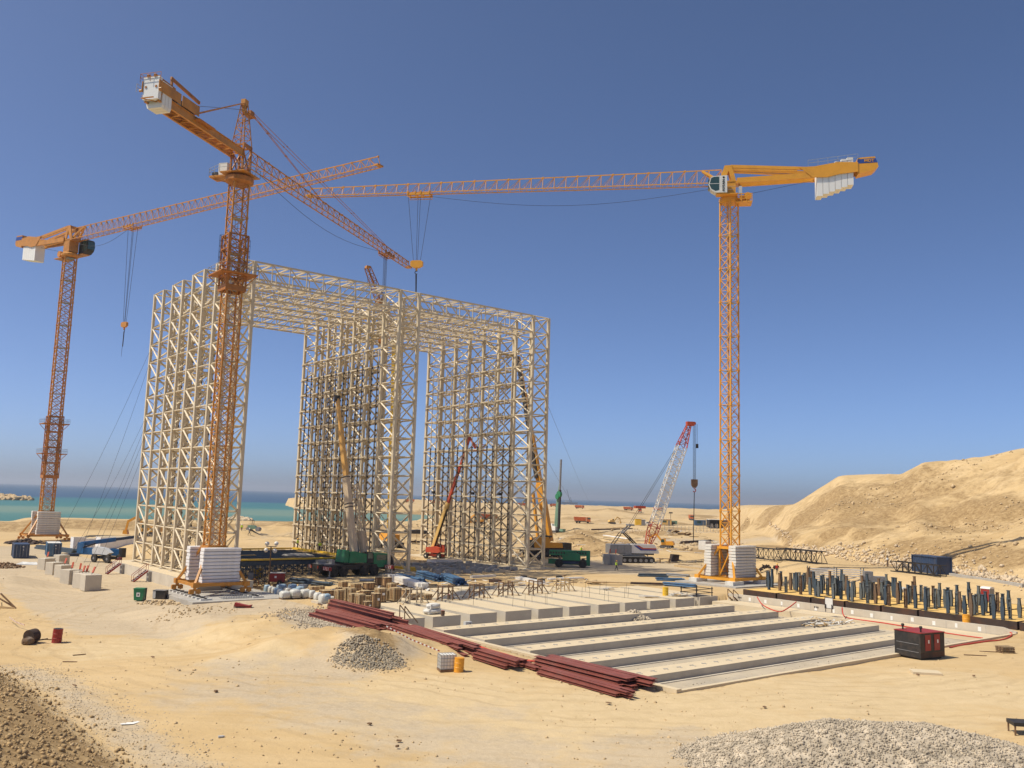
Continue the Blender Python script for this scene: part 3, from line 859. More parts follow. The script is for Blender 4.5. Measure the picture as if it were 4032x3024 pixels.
for (i, row), lst in sorted(cells.items()):
    lst.sort()
    for k, (bx, u, v) in enumerate(lst):
        c_ = rg.choice(["blue grey", "blue grey", "dark blue", "dark blue", "rust brown"])
        pos = "alone" if len(lst) == 1 else "leftmost" if k == 0 else "rightmost" if k == len(lst) - 1 else ordn[k] + " from left"
        o = obj("column_stub", rg.choice(PM[c_]), None, UV(u, v, SLABZ), (rg.uniform(-.02, .02), rg.uniform(-.02, .02), GRID_RZ + R(90) + rg.choice([0, 0, R(90)]) + rg.uniform(-.12, .12)), (1, 1, rg.uniform(.94, 1.06)))
        tag(o, "%s bottle post, %s, %s yellow slab from the crane, %s" % (c_, pos, ordn[i], ["front row", "middle row", "back row"][row]), "steel post", "bottle shaped column stubs on the yellow slabs")
# plinth under the left leg, and its two red stairs
t = grid_thing("plinth", "long pale concrete plinth under the left leg of the steel frame", "plinth", 0, 0)
mb = MB(); slab(mb, -33.2, -25.5, -6.5, 34, -2.0, .1); mb.build("plinth_body", CONC, t)
mb = MB(); slab(mb, -33.2, -25.5, -6.5, 34, .102, .12); mb.build("plinth_top", CONC_T, t)
for us, nm in ((US[1], "middle"), (US[2], "right")):
    t = grid_thing("foundation_slab", "low concrete slab under the %s leg of the steel frame" % nm, "concrete slab", 0, 0)
    mb = MB(); slab(mb, us[0] - 1.6, us[1] + 1.6, -5.2, 34, -1.2, .11); mb.build("slab_body", CONC_T, t)
def red_stair(u, v, label):
    t = grid_thing("site_stair", label, "stair", u, v, -1.5)
    for s in (-.5, .5):
        MB().bar((-2.0, s, 0), (0, s, 1.6), .06, .22).build("stringer", DKRED, t)
        mb = MB().bar((-2.0, s, 1.0), (0, s, 2.6), .06)
        for k in range(3): mb.bar((-2.0 + k, s, .8 * k), (-2.0 + k, s, .8 * k + 1.0), .05)
        mb.build("handrail", DKRED, t)
    for k in range(7): MB().box((-1.86 + .28 * k, 0, .2 + .215 * k), (.26, 1, .04)).build("tread", GALV, t)
    MB().box((.35, -.1, .75), (.5, 1.0, 1.5)).build("support", CONC_G, t)
red_stair(-33.7, 27.5, "red steel stair at the far end of the plinth, beside the blue boom lift")
red_stair(-33.7, 13.5, "red steel stair at the middle of the plinth, behind the green bin")
# ------------------------------------------------------------------ tower cranes
def lattice(mb, p, q, w0, w1, n, rc, rw, up=None, h0=None, h1=None, faces=4, cross=False):
    """box lattice from p to q; w across, h in the other direction"""
    p, q = Vector(p), Vector(q)
    d = (q - p); L_ = d.length; d.normalize()
    a = d.cross(up or Vector((0, 0, 1)))
    if a.length < 1e-3: a = Vector((1, 0, 0))
    a.normalize(); b = a.cross(d)
    h0 = h0 or w0; h1 = h1 or w1
    def C(i, t):
        sx, sy = ((-1, -1), (1, -1), (1, 1), (-1, 1))[i]
        w, h = w0 + (w1 - w0) * t, h0 + (h1 - h0) * t
        return p + d * (L_ * t) + a * sx * w / 2 + b * sy * h / 2
    for i in range(4): mb.bar(C(i, 0), C(i, 1), rc)
    for k in range(n):
        t0, t1 = k / n, (k + 1) / n
        for i in range(4):
            j = (i + 1) % 4
            if k % 2: mb.bar(C(i, t0), C(j, t1), rw)
            else: mb.bar(C(j, t0), C(i, t1), rw)
            if cross: mb.bar(C(j, t0) if k % 2 else C(i, t0), C(i, t1) if k % 2 else C(j, t1), rw)
            if k: mb.bar(C(i, t0), C(j, t0), rw)
    return mb
def mast_sections(root, z0, z1, w, m, leg=.2, web=.085, L_=5.4):
    n = max(1, round((z1 - z0) / L_)); L_ = (z1 - z0) / n
    mb = MB()
    h = w / 2
    cs = [(-h, -h), (h, -h), (h, h), (-h, h)]
    for x, y in cs: mb.bar((x, y, 0), (x, y, L_), leg)
    for i in range(4):
        a, b = cs[i], cs[(i + 1) % 4]
        mb.bar((*a, .04), (*b, .04), web)
        for k in range(3):
            z, zt = L_ * k / 3, L_ * (k + 1) / 3
            if k: mb.bar((*a, z), (*b, z), web * .8)
            if k % 2 == 0:
                mb.bar((*a, z), (*b, zt), web); mb.bar((*b, z), (*a, zt), web * .8)
            else:
                mb.bar((*b, z), (*a, zt), web); mb.bar((*a, z), (*b, zt), web * .8)
    for x, y in cs: mb.box((x, y, .02), (leg * 1.5, leg * 1.5, .34))
    me = mb.mesh("mast_section", m)
    la = MB()
    for x in (-.2, .2): la.bar((x + .1, .25, 0), (x + .1, .25, L_), .05)
    for k in range(int(L_ / .45)): la.bar((-.1, .25, k * .45), (.3, .25, k * .45), .035)
    la.box((0, -.1, L_ * .98), (w * .8, w * .75, .05))
    lm = la.mesh("mast_ladder", GALV)
    for k in range(n):
        s = obj("mast_section", me, root, (0, 0, z0 + k * L_), (0, 0, R(90) * (k % 2)))
        obj("mast_ladder", lm, s)
def crane_base(root, m, mb_mat, ztop, span=3.45, rails=False, stack_z=.75, nslab=10, slab_h=.46, inner=1.25):
    """square undercarriage, raking struts and two stacks of white ballast slabs"""
    h = span
    for s in (-1, 1):
        MB().bar((-h, s * h, .55), (h, s * h, .55), .34, .42).build("base_beam", m, root)
        MB().bar((s * h, -h + .3, .5), (s * h, h - .3, .5), .28, .36).build("base_beam", m, root)
    MB().bar((-h, -h, .5), (h, h, .5), .3, .34).bar((-h, h, .47), (h, -h, .47), .3, .34).build("diagonal_beam", m, root)
    for sx in (-1, 1):
        for sy in (-1, 1):
            mb = MB().bar((sx * h, sy * h, .7), (sx * 1.15, sy * 1.15, ztop - .1), .3, .3)
            mb.box((sx * h, sy * h, .55), (.8, .8, .62)); mb.build("raking_strut", m, root)
            if rails:
                b = MB().tube((sx * h, sy * h, .25), (sx * h, sy * h, -.05), .28, .16)
                for k in (-.45, .45):
                    b.box((sx * h + k, sy * h, -.3), (.62, .34, .5)); b.tube((sx * h + k, sy * h - .2, -.38), (sx * h + k, sy * h + .2, -.38), .24, n=12)
                b.box((sx * h, sy * h, -.08), (1.3, .4, .2)); b.build("bogie", m, root)
    mb = MB()
    for sx in (-1, 1):
        for sy in (-1, 1): mb.bar((sx * 1.1, sy * 1.1, .6), (sx * 1.1, sy * 1.1, ztop), .26)
    for z in (1.4, 2.8): mb.bar((-1.1, -1.1, z), (1.1, -1.1, z), .14).bar((-1.1, 1.1, z), (1.1, 1.1, z), .14)
    for s in (-1, 1):
        mb.bar((-1.1, s * 1.1, ztop - .2), (1.1, s * 1.1, .8), .16).bar((s * 1.1, -1.1, ztop - .2), (s * 1.1, 1.1, .8), .16)
    mb.build("base_mast", m, root)
    MB().box((0, 0, ztop - .12), (2.8, 2.8, .34)).build("mast_seat", m, root)
    rg = random.Random(int(ztop * 10))
    sm = []
    for k in range(3):
        b = MB(); hh = slab_h - .05 - .012 * k
        poly = [(-.62, 0), (.62, 0), (.66, hh * .3), (.66, hh * .75), (.6, hh), (-.6, hh), (-.66, hh * .75), (-.66, hh * .3)]
        b.prism([(x, z) for x, z in poly], 0, -2.55, 2.55); sm.append(b.mesh("ballast_slab", mb_mat))
    for s in (-1, 1):
        for k in range(nslab):
            obj("ballast_slab", rg.choice(sm), root, (rg.uniform(-.06, .06) + (0.15 if s < 0 else -.1), s * (inner + 1.0) + rg.uniform(-.03, .03), stack_z + k * slab_h), (0, 0, rg.uniform(-.012, .012)))
def jib_parts(top, m, x0, x1, zb, h0, h1, wb, nsec, per=3, rc=.15, rw=.09, fan=False):
    """triangular jib, one upper and two lower chords"""
    for s in range(nsec):
        a, b = x0 + (x1 - x0) * s / nsec, x0 + (x1 - x0) * (s + 1) / nsec
        t0, t1 = s / nsec, (s + 1) / nsec
        H0, H1 = h0 + (h1 - h0) * t0, h0 + (h1 - h0) * t1
        w0, w1 = wb * (1 - .35 * t0), wb * (1 - .35 * t1)
        mb = MB()
        mb.bar((a, 0, zb + H0), (b, 0, zb + H1), rc * 1.1)
        for sy in (-1, 1): mb.bar((a, sy * w0 / 2, zb), (b, sy * w1 / 2, zb), rc)
        for k in range(per):
            f, g, e = k / per, (k + 1) / per, (k + .5) / per
            X = lambda t: a + (b - a) * t
            Hh = lambda t: H0 + (H1 - H0) * t
            W = lambda t: w0 + (w1 - w0) * t
            for sy in (-1, 1):
                if fan:
                    tp = Vector((X(f), 0, zb + Hh(f)))
                    mb.bar(tp, (X(f), sy * W(f) / 2, zb), rw); mb.bar(tp, (X(g) - .1, sy * W(g) / 2, zb), rw); mb.bar(tp, (X(e), sy * W(e) / 2, zb), rw * .7)
                else:
                    tp = Vector((X(e), 0, zb + Hh(e)))
                    mb.bar(tp, (X(f), sy * W(f) / 2, zb), rw); mb.bar(tp, (X(g), sy * W(g) / 2, zb), rw)
            mb.bar((X(f), -W(f) / 2, zb), (X(f), W(f) / 2, zb), rw * .8)
            mb.bar((X(f), -W(f) / 2, zb), (X(g), W(g) / 2, zb), rw * .7)
        mb.box((b, 0, zb + H1), (.3, .26, .3))
        mb.build("jib_section", m, top)
    e = MB().box((x1 + .3, 0, zb + .1), (.9, wb * .7, .3)).bar((x1, 0, zb + h1), (x1 + .6, 0, zb + .2), .1)
    e.build("jib_tip", m, top)
def trolley_and_hook(top, m, x, zb, drop, wb, label=None, rope_w=.045, sling=4.0, spread=1.5):
    mb = MB()
    for sy in (-1, 1): mb.bar((x - 2.1, sy * wb * .5, zb - .35), (x + 2.1, sy * wb * .5, zb - .35), .2, .3)
    for k in (-1.9, -.4, .6, 1.9): mb.bar((x + k, -wb * .55, zb - .5), (x + k, wb * .55, zb - .5), .16); mb.box((x + k, wb * .5, zb - .05), (.2, .3, .5)); mb.box((x + k, -wb * .5, zb - .05), (.2, .3, .5))
    mb.bar((x - 2.1, -wb * .5, zb - .8), (x + 2.1, -wb * .5, zb - .8), .08).bar((x - 2.1, wb * .5, zb - .8), (x + 2.1, wb * .5, zb - .8), .08)
    mb.build("trolley", m, top)
    zh = zb - drop
    for dx, e in ((-spread, -.8), (-.2, -.15), (.25, .15), (spread, .8)):
        MB().tube((x + dx, .2, zb - .6), (x + e * .75, .1, zh + .3), rope_w, n=5).build("hoist_rope", CABLE, top)
    hb = MB().prism([(-1.1, 0), (-1.1, .75), (-.75, .95), (.75, .95), (1.1, .75), (1.1, 0), (.5, -.35), (-.5, -.35)], 1, -.28, .28)
    hb.box((0, 0, -.55), (.3, .3, .6))
    h_ = hb.build("hook_block", m, top, (x, .1, zh - .5))
    hk = MB()
    pts = [Vector((.26 * math.sin(t), 0, -1.15 + .26 * math.cos(t))) for t in [-.6 + .55 * k for k in range(9)]]
    hk.path(pts, .075); hk.build("hook", BLACKM, h_)
    sl_ = MB().tube((.05, 0, -1.35), (-.1, .05, -1.35 - sling * .6), .12, .1, n=6).tube((-.05, .02, -1.35), (-.25, 0, -1.35 - sling), .07, .03, n=5)
    sl_.build("sling", BLACKM, h_)
def text_mesh(body, size, m, depth=.02):
    cu = bpy.data.curves.new("lettering", 'FONT')
    cu.body = body; cu.size = size; cu.extrude = depth; cu.align_x = 'CENTER'; cu.align_y = 'CENTER'
    cu.offset = size * .018
    tmp = bpy.data.objects.new("lettering", cu)
    col.objects.link(tmp)
    dg = bpy.context.evaluated_depsgraph_get(); dg.update()
    me = bpy.data.meshes.new_from_object(tmp.evaluated_get(dg))
    bpy.data.objects.remove(tmp)
    me.materials.clear(); me.materials.append(m)
    return me
def text(body, size, m, parent, loc, rot, sx=1.0):
    return obj("lettering", text_mesh(body, size, m), parent, loc, rot, (sx, 1, 1))
def railing(mb, pts, h=1.1, r=.045, closed=True):
    P = [Vector(p) for p in pts]
    if closed: P = P + [P[0]]
    for a, b in zip(P, P[1:]):
        n = max(1, int((b - a).length / 1.3))
        for z in (h, h * .55): mb.bar(a + Vector((0, 0, z)), b + Vector((0, 0, z)), r)
        for k in range(n + 1):
            c_ = a.lerp(b, k / n); mb.bar(c_, c_ + Vector((0, 0, h)), r)
    return mb
def climbing_cage(root, m, w, zb, zt, plat, cage=True):
    h = w / 2 + .33
    mb = MB()
    for x, y in ((-h, -h), (h, -h), (h, h), (-h, h)): mb.bar((x, y, zb), (x, y, zt), .2)
    n = 4
    for k in range(n + 1):
        z = zb + (zt - zb) * k / n
        for a, b in (((-h, -h), (h, -h)), ((h, -h), (h, h)), ((-h, h), (h, h)), ((-h, -h), (-h, h))): mb.bar((*a, z), (*b, z), .14, .2)
        if k < n:
            z2 = zb + (zt - zb) * (k + 1) / n
            for a, b in (((-h, -h), (h, -h)), ((h, -h), (h, h)), ((-h, h), (h, h)), ((-h, -h), (-h, h))):
                mb.bar((*a, z), (*b, z2), .09); mb.bar((*b, z), (*a, z2), .09)
    for k in range(4):
        s = [(0, -h), (h, 0), (0, h), (-h, 0)][k]
        mb.box((s[0], s[1], zb + .35), (2 * h if k % 2 == 0 else .16, .16 if k % 2 == 0 else 2 * h, .7))
    mb.build("climbing_cage", m, root)
    for zp in plat:
        o = h + 1.25
        mb = MB()
        for a, b in (((-o, -o), (o, -h)), ((-o, h), (o, o)), ((-o, -h), (-h, h)), ((h, -h), (o, h))): mb.box2((*a, zp), (*b, zp + .16))
        for sx in (-1, 1):
            for sy in (-1, 1): mb.bar((sx * o * .95, sy * o * .95, zp), (sx * h, sy * h, zp - 1.5), .1)
        mb.build("cage_platform", m, root)
        railing(MB(), [(-o, -o, zp + .16), (o, -o, zp + .16), (o, o, zp + .16), (-o, o, zp + .16)]).build("guard_rail", GALV, root)
    if cage:
        for s in (-1, 1):
            mb = MB()
            for k in range(6):
                z = zt - 4.2 + k * .8
                pts = [Vector((s * (h + .1 + .75 * math.sin(t)), -.45 * math.cos(t), z)) for t in [math.pi * q / 6 for q in range(7)]]
                mb.path(pts, .025, n=4)
            for t in (.5, 1.1, 1.57, 2.1, 2.6): mb.bar((s * (h + .1 + .75 * math.sin(t)), -.45 * math.cos(t), zt - 4.2), (s * (h + .1 + .75 * math.sin(t)), -.45 * math.cos(t), zt - .2), .03)
            mb.build("ladder_hoop_cage", BLACKM, root)
# ---- centre crane: hammerhead with apex
CZ = -.65
KC = .952
def nearer(x, y, z): return (x * KC, y * KC, CAM_H + (z - CAM_H) * KC)
cc_ = thing("tower_crane", "rusty orange tower crane with tall pointed head standing before the steel frame", "tower crane", nearer(-40.15, 123.7, CZ), GRID_RZ)
cc_.scale = (KC, KC, KC)
crane_base(cc_, YEL, WHITE_C, 5.35, rails=True, slab_h=.455)
mast_sections(cc_, 5.35, 56.8 - CZ * 0, 2.15, YEL)
climbing_cage(cc_, RUSTY, 2.15, 41.0, 49.0, [43.2])
MB().lathe([(1.25, 56.6), (2.0, 57.0), (2.0, 57.6), (1.5, 57.9)], n=16).build("slewing_ring", RUSTY, cc_)
def crane_top(root, world_az_deg, z):
    """an upper works carrier is modelled straight in the crane's own frame"""
    return R(90 - world_az_deg) - GRID_RZ
def rot_parts(root, before, ang, z=0):
    m = Matrix.Rotation(ang, 4, 'Z')
    for ch in root.children:
        if ch not in before:
            ch.matrix_local = m @ ch.matrix_local
def group_rot(root, ang, fn):
    bpy.context.view_layer.update()
    before = set(root.children)
    fn()
    bpy.context.view_layer.update()
    for ch in root.children:
        if ch not in before:
            ml = Matrix.Rotation(ang, 4, 'Z') @ ch.matrix_basis
            ch.matrix_basis = ml
def c_upper():
    r = cc_
    MB().box2((-2.2, -2.2, 57.95), (1.8, 1.9, 58.1)).box2((-.8, 1.8, 57.9), (1.2, 4.6, 58.15)).bar((0, 1.9, 57.2), (0, 4.4, 57.9), .14).build("slewing_platform", YEL, r)
    railing(MB(), [(-2.2, -2.2, 58.1), (1.8, -2.2, 58.1), (1.8, 1.9, 58.1), (1.2, 4.6, 58.1), (-.8, 4.6, 58.1), (-2.2, 1.9, 58.1)]).build("guard_rail", GALV, r)
    MB().box((.2, 2.7, 59.1), (1.1, 1.4, 2.0)).build("electric_cabinet", OFFW, r)
    MB().box((.1, 3.9, 58.45), (1.1, .9, .6)).build("junction_box", BLACKM, r)
    mb = MB()
    for sx in (-1, 1):
        for sy in (-1, 1): mb.bar((sx * .95, sy * .95, 58.1), (sx * .95, sy * .95, 62.6), .26)
    for sx in (-1, 1): mb.bar((sx * .95, -.95, 62.4), (sx * .95, .95, 62.4), .24).bar((sx * .95, -.95, 58.4), (sx * .95, .95, 61.5), .16)
    for sy in (-1, 1): mb.bar((-.95, sy * .95, 62.4), (.95, sy * .95, 62.4), .24, .5).bar((-.95, sy * .95, 58.4), (.95, sy * .95, 61.5), .16).bar((.95, sy * .95, 58.4), (-.95, sy * .95, 61.5), .16)
    mb.build("tower_head", RUSTY, r)
    mb = lattice(MB(), (0, 0, 62.5), (.0, 0, 68.8), 2.0, .7, 5, .12, .07, up=Vector((1, 0, 0)))
    mb.box((0, 0, 69.1), (.9, .7, .9)).box((0, 0, 68.5), (.6, .5, 1.6)).build("apex_tower", YEL, r)
    MB().box((1.3, 0, 67.7), (1.9, 1.1, .16)).bar((.2, 0, 66.3), (2.0, 0, 67.6), .12).box((1.7, 0, 68.2), (.9, .6, .7)).build("apex_platform", RUSTY, r)
    # jib
    jib_parts(r, YEL, 1.1, 62.0, 60.6, 2.1, 1.3, 1.7, 10, 3, .14, .075)
    for xa, sy in ((24, .12), (24, -.12), (50, .35), (50, -.35)):
        za = 60.6 + 2.1 - .8 * xa / 62
        MB().tube((2.0, sy, 68.3), (xa, sy * .6, za), .045, n=6).build("pendant_bar", RUSTY, r)
        for t in (.2, .45, .7, .9):
            p = Vector((2.0, sy, 68.3)).lerp(Vector((xa, sy * .6, za)), t)
            MB().box(p, (.4, .11, .14)).build("pendant_joint", RUSTY, r)
    pts = [Vector((4 + 44 * k / 12, 0, 60.2 - 2.4 * math.sin(math.pi * k / 12))) for k in range(13)]
    MB().path(pts, .035, 5).build("trolley_rope", CABLE, r)
    trolley_and_hook(r, RUSTY, 51, 60.6, 17.5, 1.5, sling=2.0, spread=.7)
    # counter jib
    for sy in (-1, 1):
        mb = MB().box2((-1.0, sy * .95 - .16, 60.5), (-19.5, sy * .95 + .16, 60.62)).box2((-1.0, sy * .95 - .16, 61.5), (-19.5, sy * .95 + .16, 61.62)).box2((-1.0, sy * .95 - .04, 60.6), (-19.5, sy * .95 + .04, 61.52))
        mb.build("counter_jib_girder", YEL, r)
    mb = MB()
    for k in range(11):
        x = -1.8 - k * 1.85
        mb.bar((x, -.9, 60.65), (x, .9, 60.65), .12)
        if k < 10: mb.bar((x, -.9, 60.65), (x - 1.85, .9, 60.65), .09)
    mb.build("counter_jib_bracing", YEL, r)
    MB().box2((-19, 1.15, 61.64), (-2, 1.95, 61.7)).build("walkway_plate", YEL, r)
    railing(MB(), [(-2, 1.95, 61.7), (-20, 1.95, 61.7)], closed=False).build("guard_rail", GALV, r)
    for xa, xb in ((-19.9, -15.6), (-15.3, -11.8)):
        MB().box2((xa, 1.2, 61.75), (xb, 1.28, 63.1)).build("advert_panel", YEL, r)
        MB().box2((xa, -1.28, 61.75), (xb, -1.2, 63.1)).build("advert_panel", YEL, r)
    MB().box2((-12.5, -1.9, 61.1), (-9.0, 2.0, 61.2)).build("winch_platform", RUSTY, r)
    MB().box((-13.5, 0, 62.2), (2.6, 1.4, .9)).tube((-16, -.7, 62.3), (-16, .7, 62.3), .55, n=12).build("hoist_winch", BLACKM, r)
    cm_ = MB().prism([(-1.0, 0), (1.0, 0), (1.15, .4), (1.15, 3.4), (-1.15, 3.4), (-1.15, .4)], 0, -.27, .27).mesh("counterweight_block", WHITE_CW)
    cm2 = MB().prism([(-1.12, 0), (1.12, 0), (1.17, 2.9), (-1.17, 2.9)], 0, -.27, .27).mesh("counterweight_block", WHITE_CW)
    for k in range(3): obj("counterweight_block", cm_, r, (-17.5 - k * .6, 0, 59.9))
    o = obj("counterweight_block", cm2, r, (-19.5, 0, 60.7))
    for sy in (-1, 1): MB().box((-19.8, sy * .75, 62.3), (.1, .24, .24)).build("lifting_eye", RUSTY, r)
    for sy in (-1, 1): MB().bar((-19.9, sy * .5, 63.75), (-16.0, sy * .5, 63.6), .3, .34).build("counterweight_hanger", RUSTY, r)
    for sy in (-1.3, 1.3): MB().tube((-19.8, sy, 61.9), (-19.8, sy * 1.25, 61.9), .16).build("rail_stub", YEL, r)
    railing(MB(), [(-20.0, -1.5, 62.9), (-20.0, 1.5, 62.9), (-17.5, 1.5, 62.9)], closed=False).build("guard_rail", RUSTY, r)
    MB().bar((-14.7, 1.1, 61.7), (-14.7, 1.1, 66.1), .26).bar((-14.9, 1.1, 65.9), (-8.8, 1.1, 65.2), .24, .42).build("service_davit", RUSTY, r)
    for sy in (-.25, .25): MB().tube((-.2, sy, 69.0), (-12.5, sy * 3, 61.7), .07, n=6).build("counter_jib_tie", RUSTY, r)
    MB().tube((-.4, .05, 67.9), (-14, .2, 62.6), .03, n=5).build("hoist_rope", CABLE, r)
group_rot(cc_, R(90 - 16.4) - GRID_RZ, c_upper)
# concrete pad, crane rails, sleepers
pad = thing("crane_pad", "square grey concrete pad under the rails of the centre tower crane", "concrete pad", nearer(-40.15, 123.7, -1.5), GRID_RZ)
pad.scale = (KC, KC, KC)
MB().box2((-5.6, -9.0, -1.2), (7.4, 5.5, -.12)).build("pad_body", CONC_G, pad)
for s in (-1, 1):
    t = thing("crane_rail", "steel crane rail on sleepers under the %s bogies of the centre crane" % ("left" if s < 0 else "right"), "rail", nearer(-40.15, 123.7, 0), GRID_RZ)
    t.scale = (KC, KC, KC)
    MB().box2((s * 3.45 - .17, -7.6, -1.40), (s * 3.45 + .17, 5.0, -1.37)).box2((s * 3.45 - .06, -7.6, -1.37), (s * 3.45 + .06, 5, -1.31)).box2((s * 3.45 - .1, -7.6, -1.31), (s * 3.45 + .1, 5, -1.27)).build("rail_bar", BLACKM, t)
    slm = MB().box((0, 0, 0), (1.5, .42, .22)).mesh("sleeper", OLD_C)
    for k in range(9): obj("sleeper", slm, t, (s * 3.45 + .1, -7.4 + k * 1.5, -1.51))
# ---- flat top cranes
def flat_top(root, m, w, zslew, jib_len, cj, hook_x, drop, sections, ad, cab_side, ballast_hang, logo=True, big=1.0, white=WHITE_CW):
    def up():
        r = root; b = big; z = zslew
        MB().lathe([(w * .6, z - .3), (w * .8, z), (w * .8, z + .5), (w * .62, z + .9)], n=16).build("slewing_ring", m, r)
        MB().box((0, 0, z + 2.0 * b), (2.0 * b, 1.9 * b, 2.4 * b)).build("slewing_frame", m, r)
        zb = z + 3.1 * b
        # head frame
        mb = MB()
        for sy in (-1, 1):
            mb.prism([(-.35 * b, zb + 2.9 * b), (.75 * b, zb + 2.9 * b), (1.75 * b, zb + .1), (.95 * b, zb + .1), (.1 * b, zb + 2.0 * b), (-.35 * b, zb + .1), (-1.1 * b, zb + .1)], 1, sy * .85 * b - .12, sy * .85 * b + .12)
        mb.box((.15 * b, 0, zb + 2.75 * b), (.9 * b, 1.7 * b, .3 * b)).box((.1, 0, zb + .05), (3.2 * b, 1.9 * b, .45 * b)).build("head_frame", m, r)
        jib_parts(r, m, 1.2, jib_len, zb, 2.5 * b, 1.5 * b, 1.75 * b, sections, 3, .125 * b, .06 * b, fan=True)
        MB().bar((1.2, .75 * b, zb + .1), (4.3 * b, .05, zb + 2.35 * b), .3 * b, .36 * b).bar((1.2, -.75 * b, zb + .1), (4.3 * b, -.05, zb + 2.35 * b), .3 * b, .36 * b).build("jib_foot_strut", m, r)
        pts = [Vector((2 + (hook_x - 4) * k / 12, 0, zb - .6 - 2.3 * math.sin(math.pi * k / 12))) for k in range(13)]
        MB().path(pts, .03 * b, 5).build("trolley_rope", CABLE, r)
        trolley_and_hook(r, m, hook_x, zb, drop, 1.7 * b, spread=2.0, sling=6.0, rope_w=.035 * b)
        # counter jib
        x0, xm, x1, x2 = -1.2, -cj * .58, -cj * .87, -cj
        for sy in (-1, 1):
            MB().bar((x0, sy * .95 * b, zb + .25 * b), (xm, sy * .95 * b, zb + .75 * b), .34 * b, .85 * b).build("counter_jib_girder", m, r)
            MB().bar((-.2, sy * .75 * b, zb + 2.75 * b), (xm * .92, sy * .95 * b, zb + 1.9 * b), .26 * b, .5 * b).build("counter_jib_tie", m, r)
            MB().bar((-.2, sy * .75 * b, zb + 2.3 * b), (xm * .8, sy * .95 * b, zb + 1.55 * b), .2 * b, .22 * b).build("counter_jib_tie", m, r)
            poly = [(xm + .3, zb + .3 * b), (xm + 2.4, zb + 2.1 * b), (xm, zb + 2.15 * b), (x1 * .85, zb + 2.75 * b), (x1, zb + 2.6 * b), (x1, zb + 1.05 * b), (x1 * .86, zb + .75 * b), (xm * 1.15, zb + .3 * b)]
            MB().prism(poly, 1, sy * 1.15 * b - .06, sy * 1.15 * b + .06).build("ballast_side_plate", m, r)
        nose = MB().prism([(x1, zb + 3.35 * b), (x2 + .4, zb + 3.5 * b), (x2, zb + 2.4 * b), (x2 - .1, zb + 1.8 * b), (x2 + .5, zb + 1.25 * b), (x1, zb + .7 * b)], 1, -1.12 * b, 1.12 * b).build("counter_jib_nose", m, r)
        for sy in (-1, 1):
            MB().prism([(x1 + .1, zb + 3.1 * b), (x2 + .3, zb + 3.22 * b), (x2 + .04, zb + 2.5 * b), (x1 + .1, zb + 2.4 * b)], 1, sy * 1.13 * b - .012, sy * 1.13 * b + .012).build("nose_stripe", BLUEP, nose)
            if ad: text("MDT", .62 * b, m, nose, ((x1 + x2) / 2 - .2, sy * 1.16 * b, zb + 2.82 * b), (R(90), 0, R(180) if sy > 0 else 0), 1.15)
        n = 6
        for k in range(n):
            xx = xm - .55 - k * (abs(x1 - xm) - 1.0) / n - .25
            zt_, zl = (zb + 1.75 * b + .3 * k * b, zb - (2.75 - .34 * k) * b) if not ballast_hang else (zb + .6 * b, zb - (2.6 - .14 * k) * b)
            th = (abs(x1 - xm) - 1.0) / n * .94
            MB().box2((xx - th / 2, -.98 * b, zl), (xx + th / 2, .98 * b, zt_ + .3)).build("counterweight_block", white, r)
        railing(MB(), [(xm + 1, 1.2 * b, zb + 2.1 * b), (x1, 1.2 * b, zb + 2.9 * b)], closed=False).build("guard_rail", GALV, r)
        MB().box2((xm * .95, .3, zb + .7 * b), (-2, .9, zb + .78 * b)).build("walkway_plate", GALV, r)
        # cab
        s = cab_side
        prof = [(.5 * b, z + .75 * b), (2.3 * b, z + .75 * b), (3.1 * b, z + 1.25 * b), (3.45 * b, z + 2.1 * b), (3.1 * b, z + 3.3 * b), (2.7 * b, z + 3.5 * b), (.5 * b, z + 3.6 * b)]
        cab = MB().prism(prof, 1, s * 1.3 * b, s * 2.9 * b).build("cab", OFFW if not ballast_hang else BLACKM, r)
        gl = [(1.75 * b, z + 1.15 * b), (2.35 * b, z + 1.02 * b), (3.0 * b, z + 1.4 * b), (3.3 * b, z + 2.1 * b), (3.0 * b, z + 3.2 * b), (2.6 * b, z + 3.38 * b), (1.75 * b, z + 3.4 * b)]
        MB().prism(gl, 1, s * 1.28 * b, s * 2.92 * b).build("window", GLASS, cab)
        MB().box2((1.7 * b, s * 2.93 * b - .0, z + 2.2 * b), (3.25 * b, s * 2.94 * b, z + 2.27 * b)).build("window_bar", OFFW, cab)
        MB().box2((2.9 * b, s * 1.4 * b, z + 1.5 * b), (3.48 * b, s * 2.8 * b, z + 3.0 * b)).build("windscreen", GLASS, cab)
        if logo:
            text("POTAIN", .5 * b, BLACKM, cab, (1.05 * b, s * 2.93 * b, z + 1.95 * b), (R(90), R(-90), R(180) if s > 0 else 0), 1.1)
            MB().tube((1.05 * b, s * 2.92 * b, z + 3.25 * b), (1.05 * b, s * 2.94 * b, z + 3.25 * b), .17 * b, n=12).build("round_logo", BLACKM, cab)
        else:
            MB().prism([(-.1, z + 2.6 * b), (.5, z + 2.2 * b), (.4, z + 1.6 * b), (-.2, z + 1.8 * b)], 1, -s * .0 + s * .96 * b, s * .98 * b).build("emblem", BLUEP, r)
        MB().box2((-1.2 * b, -s * 0 + s * 1.1 * b, z + .55 * b), (2.2 * b, s * 2.7 * b, z + .68 * b)).build("cab_platform", m, r)
        railing(MB(), [(-1.2 * b, s * 2.7 * b, z + .68 * b), (.4 * b, s * 2.7 * b, z + .68 * b)], closed=False).build("guard_rail", GALV, r)
        # winch platform at the back
        mb = MB().box2((-3.6 * b, -1.2 * b, z - .35 * b), (-1.0 * b, 1.3 * b, z - .2 * b))
